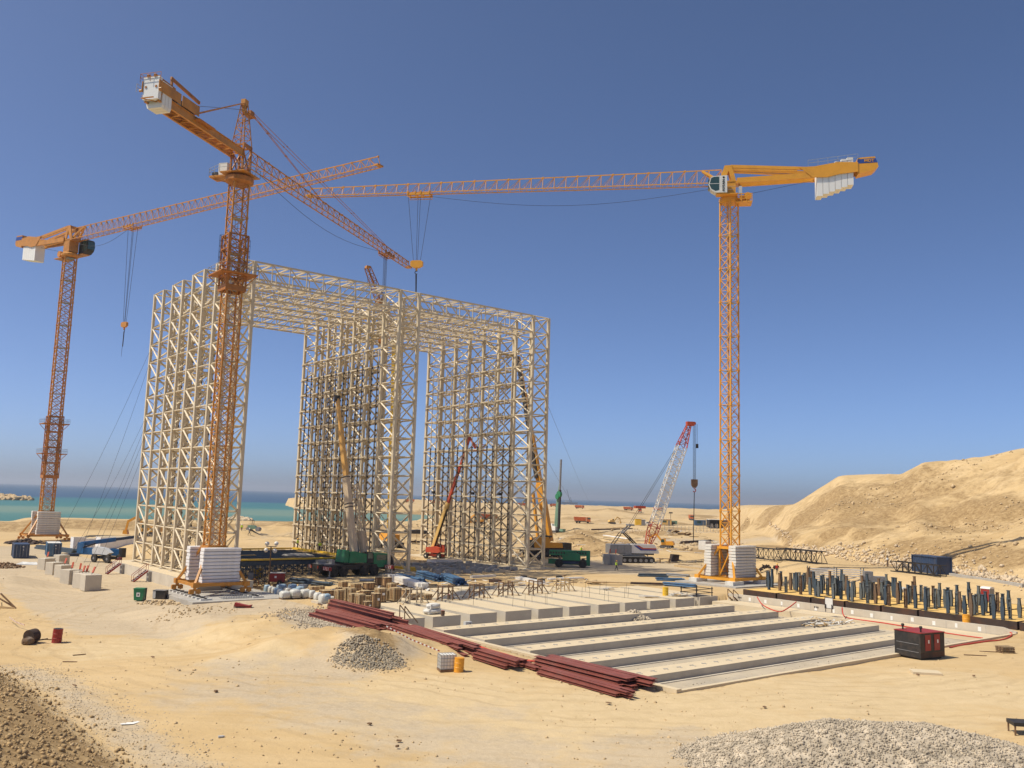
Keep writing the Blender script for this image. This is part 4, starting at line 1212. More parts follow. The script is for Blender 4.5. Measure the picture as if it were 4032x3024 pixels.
        for k in range(4): mb.bar((-1.0 * b - k * .85 * b, 1.3 * b, z - .3 * b), (-1.0 * b - k * .85 * b, 1.3 * b, z + 1.0 * b), .1)
        for zz in (.2, .6, 1.0): mb.bar((-1 * b, 1.3 * b, z + zz * b), (-3.6 * b, 1.3 * b, z + zz * b), .1)
        mb.build("winch_platform", m, r)
        MB().tube((-2.9 * b, -.7 * b, z + .75 * b), (-2.9 * b, .9 * b, z + .75 * b), .62 * b, n=14).box((-2.1 * b, .2, z + .5 * b), (.9 * b, 1.2 * b, .8 * b)).build("hoist_winch", m, r)
        MB().box((-1.75 * b, .9 * b, z + 1.7 * b), (.5 * b, .4 * b, 1.3 * b)).build("electric_cabinet", LGREY, r)
        MB().tube((-2.9 * b, 0, z + 1.3 * b), (xm, 0, zb + .2 * b), .03 * b, n=5).build("hoist_rope", CABLE, r)
    return up
rc_ = thing("tower_crane", "yellow flat top tower crane on the right, its jib pointing left over the frame", "tower crane", (34.75, 140.8, .55), GRID_RZ)
crane_base(rc_, YEL2, OLD_C, 5.2, rails=False, stack_z=.75, slab_h=.44, nslab=11)
mast_sections(rc_, 5.2, 60.8, 2.05, YEL2, leg=.19, web=.085)
group_rot(rc_, R(90 + 80.3) - GRID_RZ, flat_top(rc_, YEL2, 2.05, 60.9, 72.5, 23.0, 52.5, 12.5, 12, True, 1, False))
pm = MB().box((0, 0, 0), (2.6, 1.5, .55)).mesh("pad_block", OLD_C)
for k, (sx, sy) in enumerate(((-1, -1), (1, -1), (-1, 1), (1, 1))):
    o = obj("pad_block", pm, None, UV(*(a + b * 3.45 for a, b in zip(uv_of(34.75, 140.8), (sx, sy))), .62), (0, 0, GRID_RZ))
    tag(o, "concrete pad block under the %s corner of the right crane base" % ["front left", "front right", "back left", "back right"][k if k < 2 else k], "concrete block", "pad blocks under the right crane")
t = thing("crane_pad", "grey concrete ground slab under the right crane base", "concrete pad", (34.75, 140.8, 0), GRID_RZ)
MB().box2((-6.5, -6, -.4), (5.5, 5.5, .36)).build("pad_body", CONC_G, t)
lp = on_z(172, 2126, -1.3)
lc_ = thing("tower_crane", "orange tower crane at the far left by the shore, jib reaching right", "tower crane", (lp.x, lp.y, -.6), GRID_RZ)
crane_base(lc_, YEL, OLD_C, 6.4, span=4.3, rails=True, stack_z=.8, nslab=10, slab_h=.56, inner=1.7)
mast_sections(lc_, 6.4, 71.0, 2.7, YEL, leg=.28, web=.13, L_=6.0)
climbing_cage(lc_, RUSTY, 2.7, 14.6, 30.0, [20.5, 28.0], cage=False)
group_rot(lc_, R(90 - 124.0) - GRID_RZ, flat_top(lc_, YEL, 2.7, 71.4, 106.0, 25.5, 26.5, 24.0, 15, False, 1, True, logo=False, big=1.32))
# ------------------------------------------------------------------ machines
def wheel_mesh(r, w, rim_m=None):
    ty = MB().lathe([(r * .55, -w / 2), (r * .93, -w / 2), (r, -w * .36), (r, w * .36), (r * .93, w / 2), (r * .55, w / 2)], n=20)
    return ty.mesh("tyre", BLACK), MB().lathe([(r * .2, -w * .52), (r * .56, -w * .46), (r * .56, w * .46), (r * .2, w * .52)], n=14).mesh("rim", rim_m or GREYM)
def wheel(parent, r, w, loc, rim_m=None, cache={}):
    k = (r, w, (rim_m or GREYM).name)
    if k not in cache: cache[k] = wheel_mesh(r, w, rim_m)
    t = obj("wheel", cache[k][0], parent, loc, (R(90), 0, 0))
    obj("rim", cache[k][1], t)
    return t
def place2(name, label, cat, pa, pb, group=None):
    """a thing whose ground points pa (rear) and pb (front) were seen in the photograph"""
    a, b = at(*pa), at(*pb)
    rz = heading(a, b)
    c_ = (a + b) / 2
    return thing(name, label, cat, c_, rz, group), (b - a).length
def local_of(t, p):
    return Matrix.Rotation(-t.rotation_euler.z, 3, 'Z') @ (Vector(p) - t.location)
# green mobile crane
gc, L_ = place2("mobile_crane", "green mobile crane on eight wheels with outriggers out and boom raised", "mobile crane", (1275, 2270), (1490, 2262))
for x in (-3.9, -2.2, 1.5, 3.2):
    for s in (-1, 1): wheel(gc, .82, .5, (x, s * 1.1, .82), BLACKM)
MB().box2((-6.2, -1.1, 1.0), (4.6, 1.1, 1.6)).box2((-6.3, -1.35, 1.55), (3.6, 1.35, 1.75)).box2((-6.4, -1.3, .9), (-5.6, 1.3, 1.9)).build("chassis", BLACKM, gc)
MB().box2((-6.0, -1.2, 1.76), (-4.2, 1.2, 1.95)).box((-5.2, .3, 2.2), (1.4, .9, .5)).box((-4.0, -.4, 2.15), (.5, 1.6, .8)).build("rear_deck", GREYM, gc)
cabb = MB().prism([(3.0, 1.25), (5.9, 1.25), (5.95, 2.3), (5.55, 3.3), (3.0, 3.35)], 1, -1.3, 1.2).build("driver_cab", GREEN, gc)
MB().prism([(3.5, 2.3), (5.6, 2.3), (5.35, 3.1), (3.5, 3.15)], 1, -1.33, 1.23).build("window", GLASS, cabb)
MB().box2((5.5, -1.1, 2.3), (5.98, 1.0, 3.1)).build("windscreen", GLASS, cabb)
MB().box2((5.7, -1.3, .8), (6.2, 1.25, 1.3)).build("bumper", BLACKM, gc)
for s in (-1, 1): MB().box((-6.43, s * 1.0, 1.5), (.06, .3, .4)).build("tail_light", RED, gc)
for x in (-5.6, 5.2):
    for s in (-1, 1):
        o = MB().box2((x - .2, s * 1.2, 1.1), (x + .2, s * 3.3, 1.6)).build("outrigger_beam", DKRED, gc)
        for k in range(4): MB().prism([(s * (1.5 + .45 * k), 1.12), (s * (1.65 + .45 * k), 1.12), (s * (1.8 + .45 * k), 1.58), (s * (1.65 + .45 * k), 1.58)], 0, x - .21, x + .21).build("warning_stripe", OFFW, o)
        MB().tube((x, s * 3.1, 0.1), (x, s * 3.1, 1.7), .11).lathe([(.45, 0), (.45, .1), (.2, .18)], (x, s * 3.1, 0)).build("outrigger_jack", GREYM, gc)
MB().prism([(-1.4, 2.0), (1.7, 2.0), (1.7, 3.3), (-.2, 3.7), (-1.2, 3.7)], 1, -1.35, -.6).prism([(-1.4, 2.0), (1.0, 2.0), (1.0, 3.3), (-1.2, 3.8)], 1, .55, 1.3).build("superstructure", GREEN, gc)
MB().prism([(-2.3, 2.1), (-1.45, 2.1), (-1.45, 3.9), (-2.1, 3.95)], 1, -1.3, 1.25).build("counterweight", GREEN, gc)
oc = MB().prism([(1.75, 1.9), (2.9, 1.9), (2.9, 3.0), (2.6, 3.6), (1.75, 3.6)], 1, -1.35, -.5).build("operator_cab", BLACKM, gc)
MB().prism([(1.9, 2.6), (2.8, 2.6), (2.55, 3.5), (1.9, 3.5)], 1, -1.37, -.48).build("window", GLASS, oc)
base = Vector((.2, 0, 3.5))
tip = local_of(gc, on_y(1328, 1562, gc.location.y + 3.0))
d = tip - base
def seg(t0, t1, w, nm, m): return MB().bar(base + d * t0, base + d * t1, w, w * 1.2).build(nm, m, gc)
seg(0, .48, .8, "boom_section", BOOMTAN); seg(.47, .78, .6, "boom_section", BOOMORG); seg(.77, .985, .42, "boom_section", BOOMORG)
MB().box(base + d * .99, (.7, .5, .9)).build("boom_head", BLACKM, gc)
for t in (.28, .3, .47): MB().bar(base + d * t, base + d * (t + .006), .86, 1.05).build("boom_collar", BLACKM, gc)
b2 = base + Vector((1.7, 0, .2))
lattice(MB(), b2, b2 + d * .42 + Vector((.0, 0, 0)), 1.0, .6, 8, .12, .06).build("folded_lattice_jib", BOOMTAN, gc)
MB().bar(b2 - d * .01, b2 + d * .12, .9, .7).build("jib_foot", BOOMTAN, gc)
MB().tube((1.2, 0, 2.6), base + d * .3, .2).build("lift_cylinder", GREYM, gc)

# telescopic boom lifts
def boom_lift_base(t, m, wheel_m, r=.55, L=3.4, W=2.3, cover=None, turret=True):
    for x in (-L / 2, L / 2):
        for s in (-1, 1): wheel(t, r, .42, (x, s * W / 2, r), wheel_m)
    MB().box2((-L / 2, -.7, r - .1), (L / 2, .7, r + .4)).box2((-L / 2 - .15, -W / 2, r - .1), (-L / 2 + .15, W / 2, r + .1)).box2((L / 2 - .15, -W / 2, r - .1), (L / 2 + .15, W / 2, r + .1)).build("chassis", m, t)
    MB().lathe([(.7, r + .4), (.7, r + .65)], n=14).build("turntable", BLACKM, t)
ol, _ = place2("boom_lift", "orange red boom lift with raised boom beside the right leg of the frame", "boom lift", (1680, 2196), (1755, 2203))
boom_lift_base(ol, RED, OFFW)
MB().prism([(-1.9, 1.2), (1.3, 1.2), (2.0, 1.5), (1.5, 2.2), (.2, 2.45), (-1.9, 2.2)], 1, -1.1, -.3).build("engine_cover", RED, ol)
MB().prism([(-1.6, 1.2), (1.3, 1.2), (2.1, 1.6), (1.4, 2.7), (.2, 2.8), (-1.6, 2.0)], 1, .3, 1.1).build("tank_cover", RED, ol)
MB().box((.6, 1.0, 1.9), (1.0, .3, .7)).build("cover_panel", OCHRE, ol)
b0 = local_of(ol, at(1690, 2160) + Vector((0, 0, 0))); b0 = Vector((-1.0, 0, 1.9))
kn = local_of(ol, on_y(1850, 1722, ol.location.y - 6)); bk = local_of(ol, on_y(1872, 1765, ol.location.y - 7))
dd = kn - b0
MB().bar(b0, b0 + dd * .42, .62, .7).build("boom_section", OCHRE, ol)
MB().bar(b0 + Vector((.25, 0, 0)), b0 + dd * .36 + Vector((.25, 0, 0)), .3).build("cable_tray", BLACKM, ol)
MB().bar(b0 + dd * .4, b0 + dd * .75, .45, .5).bar(b0 + dd * .74, kn, .36, .4).build("boom_section", RED, ol)
MB().bar(kn, bk, .3, .32).build("jib_arm", RED, ol)
mb = MB().box2((-.2, -.9, -.5), (2.0, .9, -.4))
railing(mb, [(-.2, -.9, -.4), (2.0, -.9, -.4), (2.0, .9, -.4), (-.2, .9, -.4)], 1.1, .06)
mb.build("basket", RED, ol, bk)
bl, _ = place2("boom_lift", "bright blue boom lift with folded boom on the far left of the plinth", "boom lift", (382, 2212), (455, 2217))
boom_lift_base(bl, BLACKM, GREYM, .75, 3.6, 2.4)
MB().prism([(-2.4, 1.5), (1.6, 1.5), (2.4, 1.9), (.8, 2.7), (-1.8, 2.85), (-2.5, 2.3)], 1, -1.3, -.45).build("engine_cover", LGREY, bl)
kl = local_of(bl, on_y(315, 2168, bl.location.y + .6)); kr = local_of(bl, on_y(477, 2176, bl.location.y + .6))
ku = local_of(bl, on_y(318, 2142, bl.location.y + .6)); ke = local_of(bl, on_y(545, 2112, bl.location.y + 6))
MB().bar(kl, kr, .8, 1.25).build("riser_boom", LIFTBLUE, bl)
MB().box(kr + Vector((.3, 0, .0)), (.9, .95, 1.7)).build("riser_hinge", BLACKM, bl)
MB().bar(kl + Vector((.3, 0, -.4)), ku + Vector((.3, 0, .3)), .85, 1.2).build("upright_link", LIFTBLUE, bl)
MB().bar(ku, ku.lerp(ke, .6), .6, .75).build("boom_section", LIFTBLUE, bl)
MB().bar(ku.lerp(ke, .58), ke, .42, .5).build("boom_section", DKBLUE, bl)
MB().tube(kl + Vector((1.0, -.2, .6)), ku.lerp(ke, .3) + Vector((0, -.2, -.2)), .14).build("lift_cylinder", BLACKM, bl)
gl, _ = place2("boom_lift", "green boom lift with a long perforated flat boom, right of the frame", "boom lift", (2212, 2232), (2285, 2234))
boom_lift_base(gl, DKBLUE, BLACKM, .75, 4.4, 2.4)
MB().prism([(-1.5, 1.3), (1.7, 1.3), (1.7, 2.3), (.8, 2.75), (-.8, 2.75), (-1.7, 2.0)], 1, -1.2, -.4).prism([(-1.5, 1.3), (1.7, 1.3), (1.7, 2.3), (.8, 2.75), (-.8, 2.75)], 1, .4, 1.2).build("engine_cover", GREEN, gl)
ga, gb = local_of(gl, on_y(2163, 2178, gl.location.y)), local_of(gl, on_y(2322, 2180, gl.location.y))
gb.z = ga.z = (ga.z + gb.z) / 2 + .1
MB().bar(ga, gb, .75, .95).build("upper_boom", GREEN, gl)
hole = MB().tube((0, -.39, 0), (0, .39, 0), .2, n=10).mesh("boom_hole", BLACKM)
for k in range(15):
    p = ga.lerp(gb, (k + .6) / 15.2); obj("boom_hole", hole, gl, p, (0, 0, 0))
gd = gb + Vector((-.2, 0, -1.75))
MB().bar(gd + Vector((-7.5, 0, .1)), gd, .75, .95).build("lower_boom", GREEN, gl)
MB().bar(gb + Vector((-.25, 0, .45)), gd + Vector((-.05, 0, -.5)), .7, 1.0).build("hinge_plate", GREEN, gl)
for k in range(5): obj("boom_hole", hole, gl, gd + Vector((-1.2 - 1.0 * k, 0, .1)))
MB().tube(gb + Vector((-3.2, -.1, -.5)), gd + Vector((-.6, -.1, -.2)), .16).build("lift_cylinder", BLACKM, gl)
MB().bar(ga, ga + Vector((-1.8, 0, -1.1)), .4, .5).box(ga + Vector((-2.1, 0, -1.2)), (.7, 2.0, .8)).build("platform_arm", BLACKM, gl)
# yellow mobile crane behind the right leg
yc, _ = place2("mobile_crane", "yellow mobile crane behind the right leg of the frame, boom half black", "mobile crane", (2085, 2192), (2210, 2190))
for x in (-4.4, -2.7, -.5, 1.2, 3.0):
    for s in (-1, 1): wheel(yc, .75, .5, (x, s * 1.15, .75), BLACKM)
MB().box2((-6, -1.3, .95), (5.2, 1.3, 1.75)).box2((3.8, -1.35, 1.0), (6.0, 1.3, 2.9)).build("chassis", BLACKM, yc)
MB().prism([(-3.8, 1.9), (3.6, 1.9), (3.4, 2.9), (.2, 3.1), (-.2, 4.2), (-3.4, 4.2), (-4.2, 2.8)], 1, -1.4, -.5).prism([(-3.8, 1.9), (5.6, 1.9), (5.6, 2.8), (0, 3.0), (-.4, 4.0), (-3.4, 4.0)], 1, .5, 1.4).build("superstructure", YEL2, yc)
o = MB().prism([(-5.6, 1.8), (-4.0, 1.8), (-4.0, 3.6), (-5.2, 3.6), (-5.7, 2.7)], 1, -1.4, -.4).build("operator_cab", BLACKM, yc)
MB().prism([(-5.4, 2.5), (-4.2, 2.5), (-4.2, 3.4), (-5.15, 3.4)], 1, -1.42, -.38).build("window", GLASS, o)
for k in range(4): MB().tube((-.8 + .5 * k, -1.0, 4.3), (-.8 + .5 * k, 1.0, 4.3), .22).build("hose_reel", BLACKM, yc)
yb0 = Vector((.9, 0, 3.2)); yt = local_of(yc, on_y(2042, 1405, yc.location.y + 6))
yd = yt - yb0
MB().bar(yb0, yb0 + yd * .30, 1.25, 1.5).build("boom_section", YEL2, yc)
MB().bar(yb0 + yd * .29, yb0 + yd * .56, .95, 1.15, .85, 1.05).build("boom_section", YEL2, yc)
MB().bar(yb0 + yd * .55, yb0 + yd * .8, .75, .9).bar(yb0 + yd * .79, yt, .55, .65).build("boom_section", YEL2, yc)
MB().bar(yb0 + yd * .33 + Vector((-.75, -.1, 0)), yt + Vector((-.5, -.1, 0)), .34, .8).build("dark_boom_side", BLACKM, yc)
MB().bar(yb0 + Vector((-3.0, 0, .3)), yb0 + yd * .25 + Vector((-2.2, 0, 0)), .5, .6).build("lift_cylinder", YEL2, yc)
# yellow crane whose boom passes through the middle leg
mc, _ = place2("mobile_crane", "yellow mobile crane inside the middle leg, lattice jib rising above the roof", "mobile crane", (1480, 2160), (1590, 2168))
for x in (-4, -2.3, 1.4, 3.1):
    for s in (-1, 1): wheel(mc, .75, .5, (x, s * 1.15, .75), BLACKM)
MB().box2((-5.4, -1.25, .95), (5.0, 1.25, 1.8)).build("chassis", BLACKM, mc)
MB().prism([(-3, 1.9), (2.6, 1.9), (2.4, 3.4), (-3, 3.8)], 1, -1.3, 1.3).build("superstructure", YEL2, mc)
m0 = Vector((0, 0, 3.4)); m1 = local_of(mc, on_y(1552, 1330, mc.location.y - 4)); m2 = local_of(mc, on_y(1500, 1190, mc.location.y - 6)); m3 = local_of(mc, on_y(1447, 1052, mc.location.y - 9))
MB().bar(m0, m0.lerp(m1, .5), 1.1, 1.3).bar(m0.lerp(m1, .49), m1, .8, .95).build("boom_section", YELP, mc)
lattice(MB(), m1, m2, 1.6, 1.6, 6, .16, .09).build("lattice_jib", YEL, mc)
lattice(MB(), m2, m3, 1.6, 1.0, 5, .15, .09).box(m2, (2.2, 1.8, 1.4)).build("lattice_jib", RUSTY, mc)
MB().box(m3, (1.2, .8, .5)).build("jib_head", YEL, mc)
for dx in (-.2, .15): MB().tube(m2 + Vector((-1.3 + dx, 0, .2)), m2 + Vector((-1.3 + dx, 0, -8)), .05, n=5).build("hoist_rope", CABLE, mc)
# man basket hung near the roof
pb = on_y(1440, 1245, mc.location.y - 9)
mbk = thing("man_basket", "wire man basket hanging below the roof trusses of the middle leg", "man basket", pb)
mb = MB().box((0, 0, -.55), (2.4, 1.4, .2)); railing(mb, [(-1.2, -.7, -.45), (1.2, -.7, -.45), (1.2, .7, -.45), (-1.2, .7, -.45)], 1.1, .07); mb.build("basket_frame", OCHRE, mbk)
MB().tube((-1.1, 0, .6), (0, 0, 2.2), .04).tube((1.1, 0, .6), (0, 0, 2.2), .04).tube((0, 0, 2.2), (0, 0, 9), .04).build("sling", CABLE, mbk)

# crawler machines
def tracks(t, L, W, h, m=BLACK, tw=.8):
    for s in (-1, 1):
        poly = []
        for k in range(9): a = R(90 + 180 * k / 8); poly.append((-L / 2 + h / 2 + h / 2 * math.cos(a), h / 2 + h / 2 * math.sin(a)))
        for k in range(9): a = R(-90 + 180 * k / 8); poly.append((L / 2 - h / 2 + h / 2 * math.cos(a), h / 2 + h / 2 * math.sin(a)))
        tr = MB().prism(poly, 1, s * W / 2 - tw / 2, s * W / 2 + tw / 2).build("track", m, t)
        sh = MB()
        n = int(L / .35)
        for k in range(n): sh.box((-L / 2 + h / 2 + (L - h) * k / (n - 1), s * W / 2, h + .02), (.2, tw * 1.04, .09))
        for k in range(6): sh.tube((-L / 2 + h * .6 + (L - 1.2 * h) * k / 5, s * W / 2 - tw * .53, h * .42), (-L / 2 + h * .6 + (L - 1.2 * h) * k / 5, s * W / 2 + tw * .53, h * .42), h * .28, n=10)
        sh.build("track_shoes", GREYM, tr)["kind"] = "stuff"
    MB().box2((-L * .25, -W / 2, h * .45), (L * .25, W / 2, h * 1.05)).build("undercarriage", BLACKM, t)
cr, _ = place2("crawler_crane", "white crawler crane with pale lattice boom leaning right and a grey counterweight", "crawler crane", (2435, 2212), (2555, 2214))
tracks(cr, 7.2, 5.0, 1.25, tw=1.0)
MB().box2((-3.4, -1.7, 1.6), (3.8, 1.7, 1.95)).build("deck", BLACKM, cr)
hs = MB().prism([(-1.0, 1.9), (4.9, 1.9), (4.9, 2.2), (3.9, 3.75), (-1.0, 3.75)], 1, -1.75, -.7).prism([(-1.0, 1.9), (4.2, 1.9), (4.0, 3.7), (-1.0, 3.7)], 1, .7, 1.75).build("machine_house", OFFW, cr)
for s in (-1.77, 1.77):
    MB().prism([(-.6, 3.5), (0, 3.5), (1.2, 2.75), (4.3, 2.75), (4.3, 2.5), (.9, 2.5)], 1, s - .01, s + .01).build("blue_stripe", BLUEP, hs)
    MB().prism([(0, 3.5), (.5, 3.5), (1.5, 3.0), (4.2, 3.0), (4.3, 2.75), (1.2, 2.75)], 1, s - .01, s + .01).build("red_stripe", RED, hs)
for x0, x1 in ((-5.6, -4.1), (-4.06, -2.6), (-2.56, -1.05)): MB().box2((x0, -1.8, 1.75), (x1, 1.8, 3.6)).build("counterweight_block", GREYM, cr)
cb0 = Vector((2.8, 0, 2.9)); ctip = local_of(cr, on_y(2712, 1674, cr.location.y + 2))
cd = ctip - cb0
sidev = Vector((0, 1, 0))
lattice(MB(), cb0, cb0 + cd * .14, .9, 1.9, 3, .14, .08, up=Vector((1, 0, 1))).build("boom_foot", RED, cr)
lattice(MB(), cb0 + cd * .14, cb0 + cd * .2, 1.9, 1.9, 2, .15, .09, up=Vector((1, 0, 1))).build("boom_joint", RED, cr)
for a, b in ((.2, .4), (.4, .6), (.6, .82)): lattice(MB(), cb0 + cd * a, cb0 + cd * b, 1.9, 1.9, 7, .17, .09, up=Vector((1, 0, 1))).build("boom_section", OFFW, cr)
lattice(MB(), cb0 + cd * .82, ctip, 1.9, .8, 5, .15, .09, up=Vector((1, 0, 1))).build("boom_top", RED, cr)
MB().box(ctip + Vector((.3, 0, .3)), (1.6, 1.1, .9)).tube(ctip + Vector((1.1, -.5, .4)), ctip + Vector((1.1, .5, .4)), .35, n=12).build("boom_head", RED, cr)
ap = Vector((-5.0, 0, 12.2)); gt = Vector((-4.2, 0, 10.2))
ap = local_of(cr, on_y(2452, 2095, cr.location.y)); gt = ap
for s in (-1, 1):
    MB().bar((.3, s * 1.0, 3.7), gt + Vector((0, s * .9, 0)), .24).build("gantry_leg", BLACKM, cr)
    MB().bar((-4.6, s * 1.0, 3.6), gt + Vector((-.4, s * .9, 0)), .12).build("gantry_strut", BLACKM, cr)
    MB().tube(gt + Vector((1, s * .6, .8)), cb0 + cd * .84 + Vector((-.4, s * .6, .5)), .045, n=5).build("boom_pendant", CABLE, cr)
MB().bar(gt + Vector((0, -1.1, 0)), gt + Vector((0, 1.1, 0)), .35).bar(gt + Vector((0, -.9, 0)), gt + Vector((1.4, -.9, 1.4)), .22).bar(gt + Vector((0, .9, 0)), gt + Vector((1.4, .9, 1.4)), .22).box(gt + Vector((1.6, 0, 1.5)), (1.2, 2.2, .3)).build("gantry_head", GREYM, cr)
brd = gt.lerp(cb0 + cd * .84, .28); MB().box(brd, (2.2, 1.4, .5)).build("bridle_block", RED, cr)
for k in range(3): MB().tube((-.5 + k * .5, .2, 3.8), gt + Vector((.4 * k, .1 * k, 0)), .04, n=5).build("luffing_rope", CABLE, cr)
hp = local_of(cr, on_y(2717, 1900, cr.location.y + 2)); tp = ctip + Vector((1.3, 0, .3)); hp.x = tp.x; hp.y = tp.y
for dx in (-.3, 0, .3): MB().tube(tp + Vector((dx, 0, 0)), hp + Vector((dx * .8, 0, .6)), .05, n=5).build("hoist_rope", CABLE, cr)
hk = MB().prism([(-.65, .7), (.65, .7), (.65, -.5), (.25, -1.1), (-.25, -1.1), (-.65, -.5)], 1, -.3, .3).build("hook_block", WOODD, cr, hp)
MB().path([Vector((.3 * math.sin(t), 0, -1.6 + .35 * math.cos(t))) for t in [-.5 + .6 * k for k in range(9)]], .1).build("hook", RED, hk)
MB().tube(hp + Vector((0, 0, -2.0)), hp + Vector((-.2, 0, -12.5)), .09, n=5).build("hoist_chain", BLACKM, cr)
p2 = ctip + Vector((1.9, 0, .3)); MB().tube(p2, p2 + Vector((0, 0, -4.4)), .04, n=5).box(p2 + Vector((0, 0, -4.7)), (.45, .35, .9)).build("auxiliary_hook", BLACKM, cr)
ky = local_of(cr, at(2585, 2150)); 
# piling rig
pr, _ = place2("piling_rig", "pale green drilling rig with tall mast on white crawler body", "drilling rig", (2165, 2098), (2215, 2098))
pr.scale = (.72, .72, .68)
tracks(pr, 5.6, 3.6, 1.1)
MB().prism([(-3.9, 1.3), (1.2, 1.3), (1.2, 3.4), (-2.6, 3.6), (-3.9, 3.0)], 1, -1.5, 1.5).build("machine_house", OFFW, pr)
MB().box((-2.6, -.6, 4.1), (1.3, 1.2, 1.1)).build("operator_cab", OFFW, pr)
MB().bar((2.2, 0, .6), (2.7, 0, 22.5), .9, .9).build("mast", BLACKM, pr)
MB().bar((1.3, -.5, 3.0), (1.6, -.4, 16.0), .6, .9).bar((1.4, .5, 3.0), (1.9, .4, 16), .5, .7).build("mast_backing", PALEGREEN, pr)
MB().bar((-.4, 0, 3.4), (.6, 0, 14.0), 1.3, 1.1).bar((.2, 0, 14), (1.9, 0, 25), 1.0, .8, .4, .4).build("leader", PALEGREEN, pr)
MB().tube((1.0, -.8, 19), (1.0, .8, 19), 1.5, n=16).tube((2.0, -.6, 20.2), (2.0, .6, 20.2), 1.7, n=16).build("rope_drum", GREEN, pr)
MB().bar((2.4, 0, 22), (2.9, 0, 38.5), .75).bar((2.7, 0, 30), (3.4, 0, 30.2), .3).build("kelly_bar", GREYM, pr)
MB().box((4.6, .5, 1.6), (3.0, 1.8, 1.3)).build("power_pack", PALEGREEN, pr)
# dump trucks
def truck(px, py, label, rz, s=1.0, full=True):
    p = at(px, py)
    t = thing("dump_truck", label, "dump truck", p, rz, "orange dump trucks on the far sand")
    t.scale = (s, s, s)
    for x in (-2.9, -1.5, 2.9): 
        for y in (-1, 1): wheel(t, .55, .4, (x, y * 1.05, .55), BLACKM)
    MB().box2((-4.0, -.6, .8), (4.2, .6, 1.2)).build("chassis", BLACKM, t)
    MB().prism([(-4.3, 1.3), (1.8, 1.25), (1.9, 3.2), (-4.6, 3.3)], 1, -1.25, 1.25).build("tipper_body", ORANGE, t)
    rb = MB()
    for k in range(7): rb.box((-3.9 + k * .9, 0, 2.25), (.14, 2.62, 1.85))
    rb.build("body_ribs", ORANGE, t)["kind"] = "stuff"
    c_ = MB().prism([(2.1, .9), (4.3, .9), (4.3, 2.2), (4.0, 3.15), (2.1, 3.2)], 1, -1.25, 1.25).build("cab", ORANGE, t)
    MB().prism([(2.7, 2.1), (4.1, 2.1), (3.9, 2.95), (2.7, 2.95)], 1, -1.27, 1.27).box2((4.0, -1.1, 2.1), (4.33, 1.1, 2.95)).build("window", GLASS, c_)
    MB().box2((4.2, -1.25, .5), (4.5, 1.25, .95)).build("bumper", GREYM, t)
truck(2293, 2060, "nearest orange dump truck with rusty tipper, side on behind the green drilling rig", R(-6), 1.0)
truck(2282, 2003, "small orange dump truck on the skyline right of the drilling rig", R(-4), 1.0)
truck(2182, 1996, "orange dump truck on the skyline half hidden by the drilling rig mast", R(180), 1.0)
truck(2474, 2010, "orange dump truck on the skyline left of the crawler crane boom", R(-5), 1.0)
truck(2520, 2018, "dark orange dump truck driving towards the camera below the skyline", R(-100), 1.0)
truck(2592, 2012, "orange dump truck seen through the crawler crane boom", R(-30), 1.0)
truck(2722, 2048, "dusty orange dump truck facing the camera left of the dark shed", R(-95), 1.0)
truck(1612, 1979, "orange dump truck on the skyline between the middle and right legs", R(170), 1.0)
truck(1712, 1985, "orange dump truck on the skyline at the left edge of the right leg", R(10), 1.0)
truck(2056, 1994, "orange dump truck on the skyline seen through the right leg", R(5), 1.0)
truck(1925, 2050, "orange dump truck low behind the right leg, near the turquoise water", R(20), 1.0)
# ------------------------------------------------------------------ stores and site things
rg = random.Random(5)
def C1(x, y): return 1000 + .226 * x, 2200 + .226 * y
def C2(x, y): return 1400 + .3937 * x, 2220 + .3937 * y
def px_scale(p):   # metres for one pixel of the photograph at that place
    return ((p - Vector((0, 0, CAM_H))).dot(f_)) / FPX
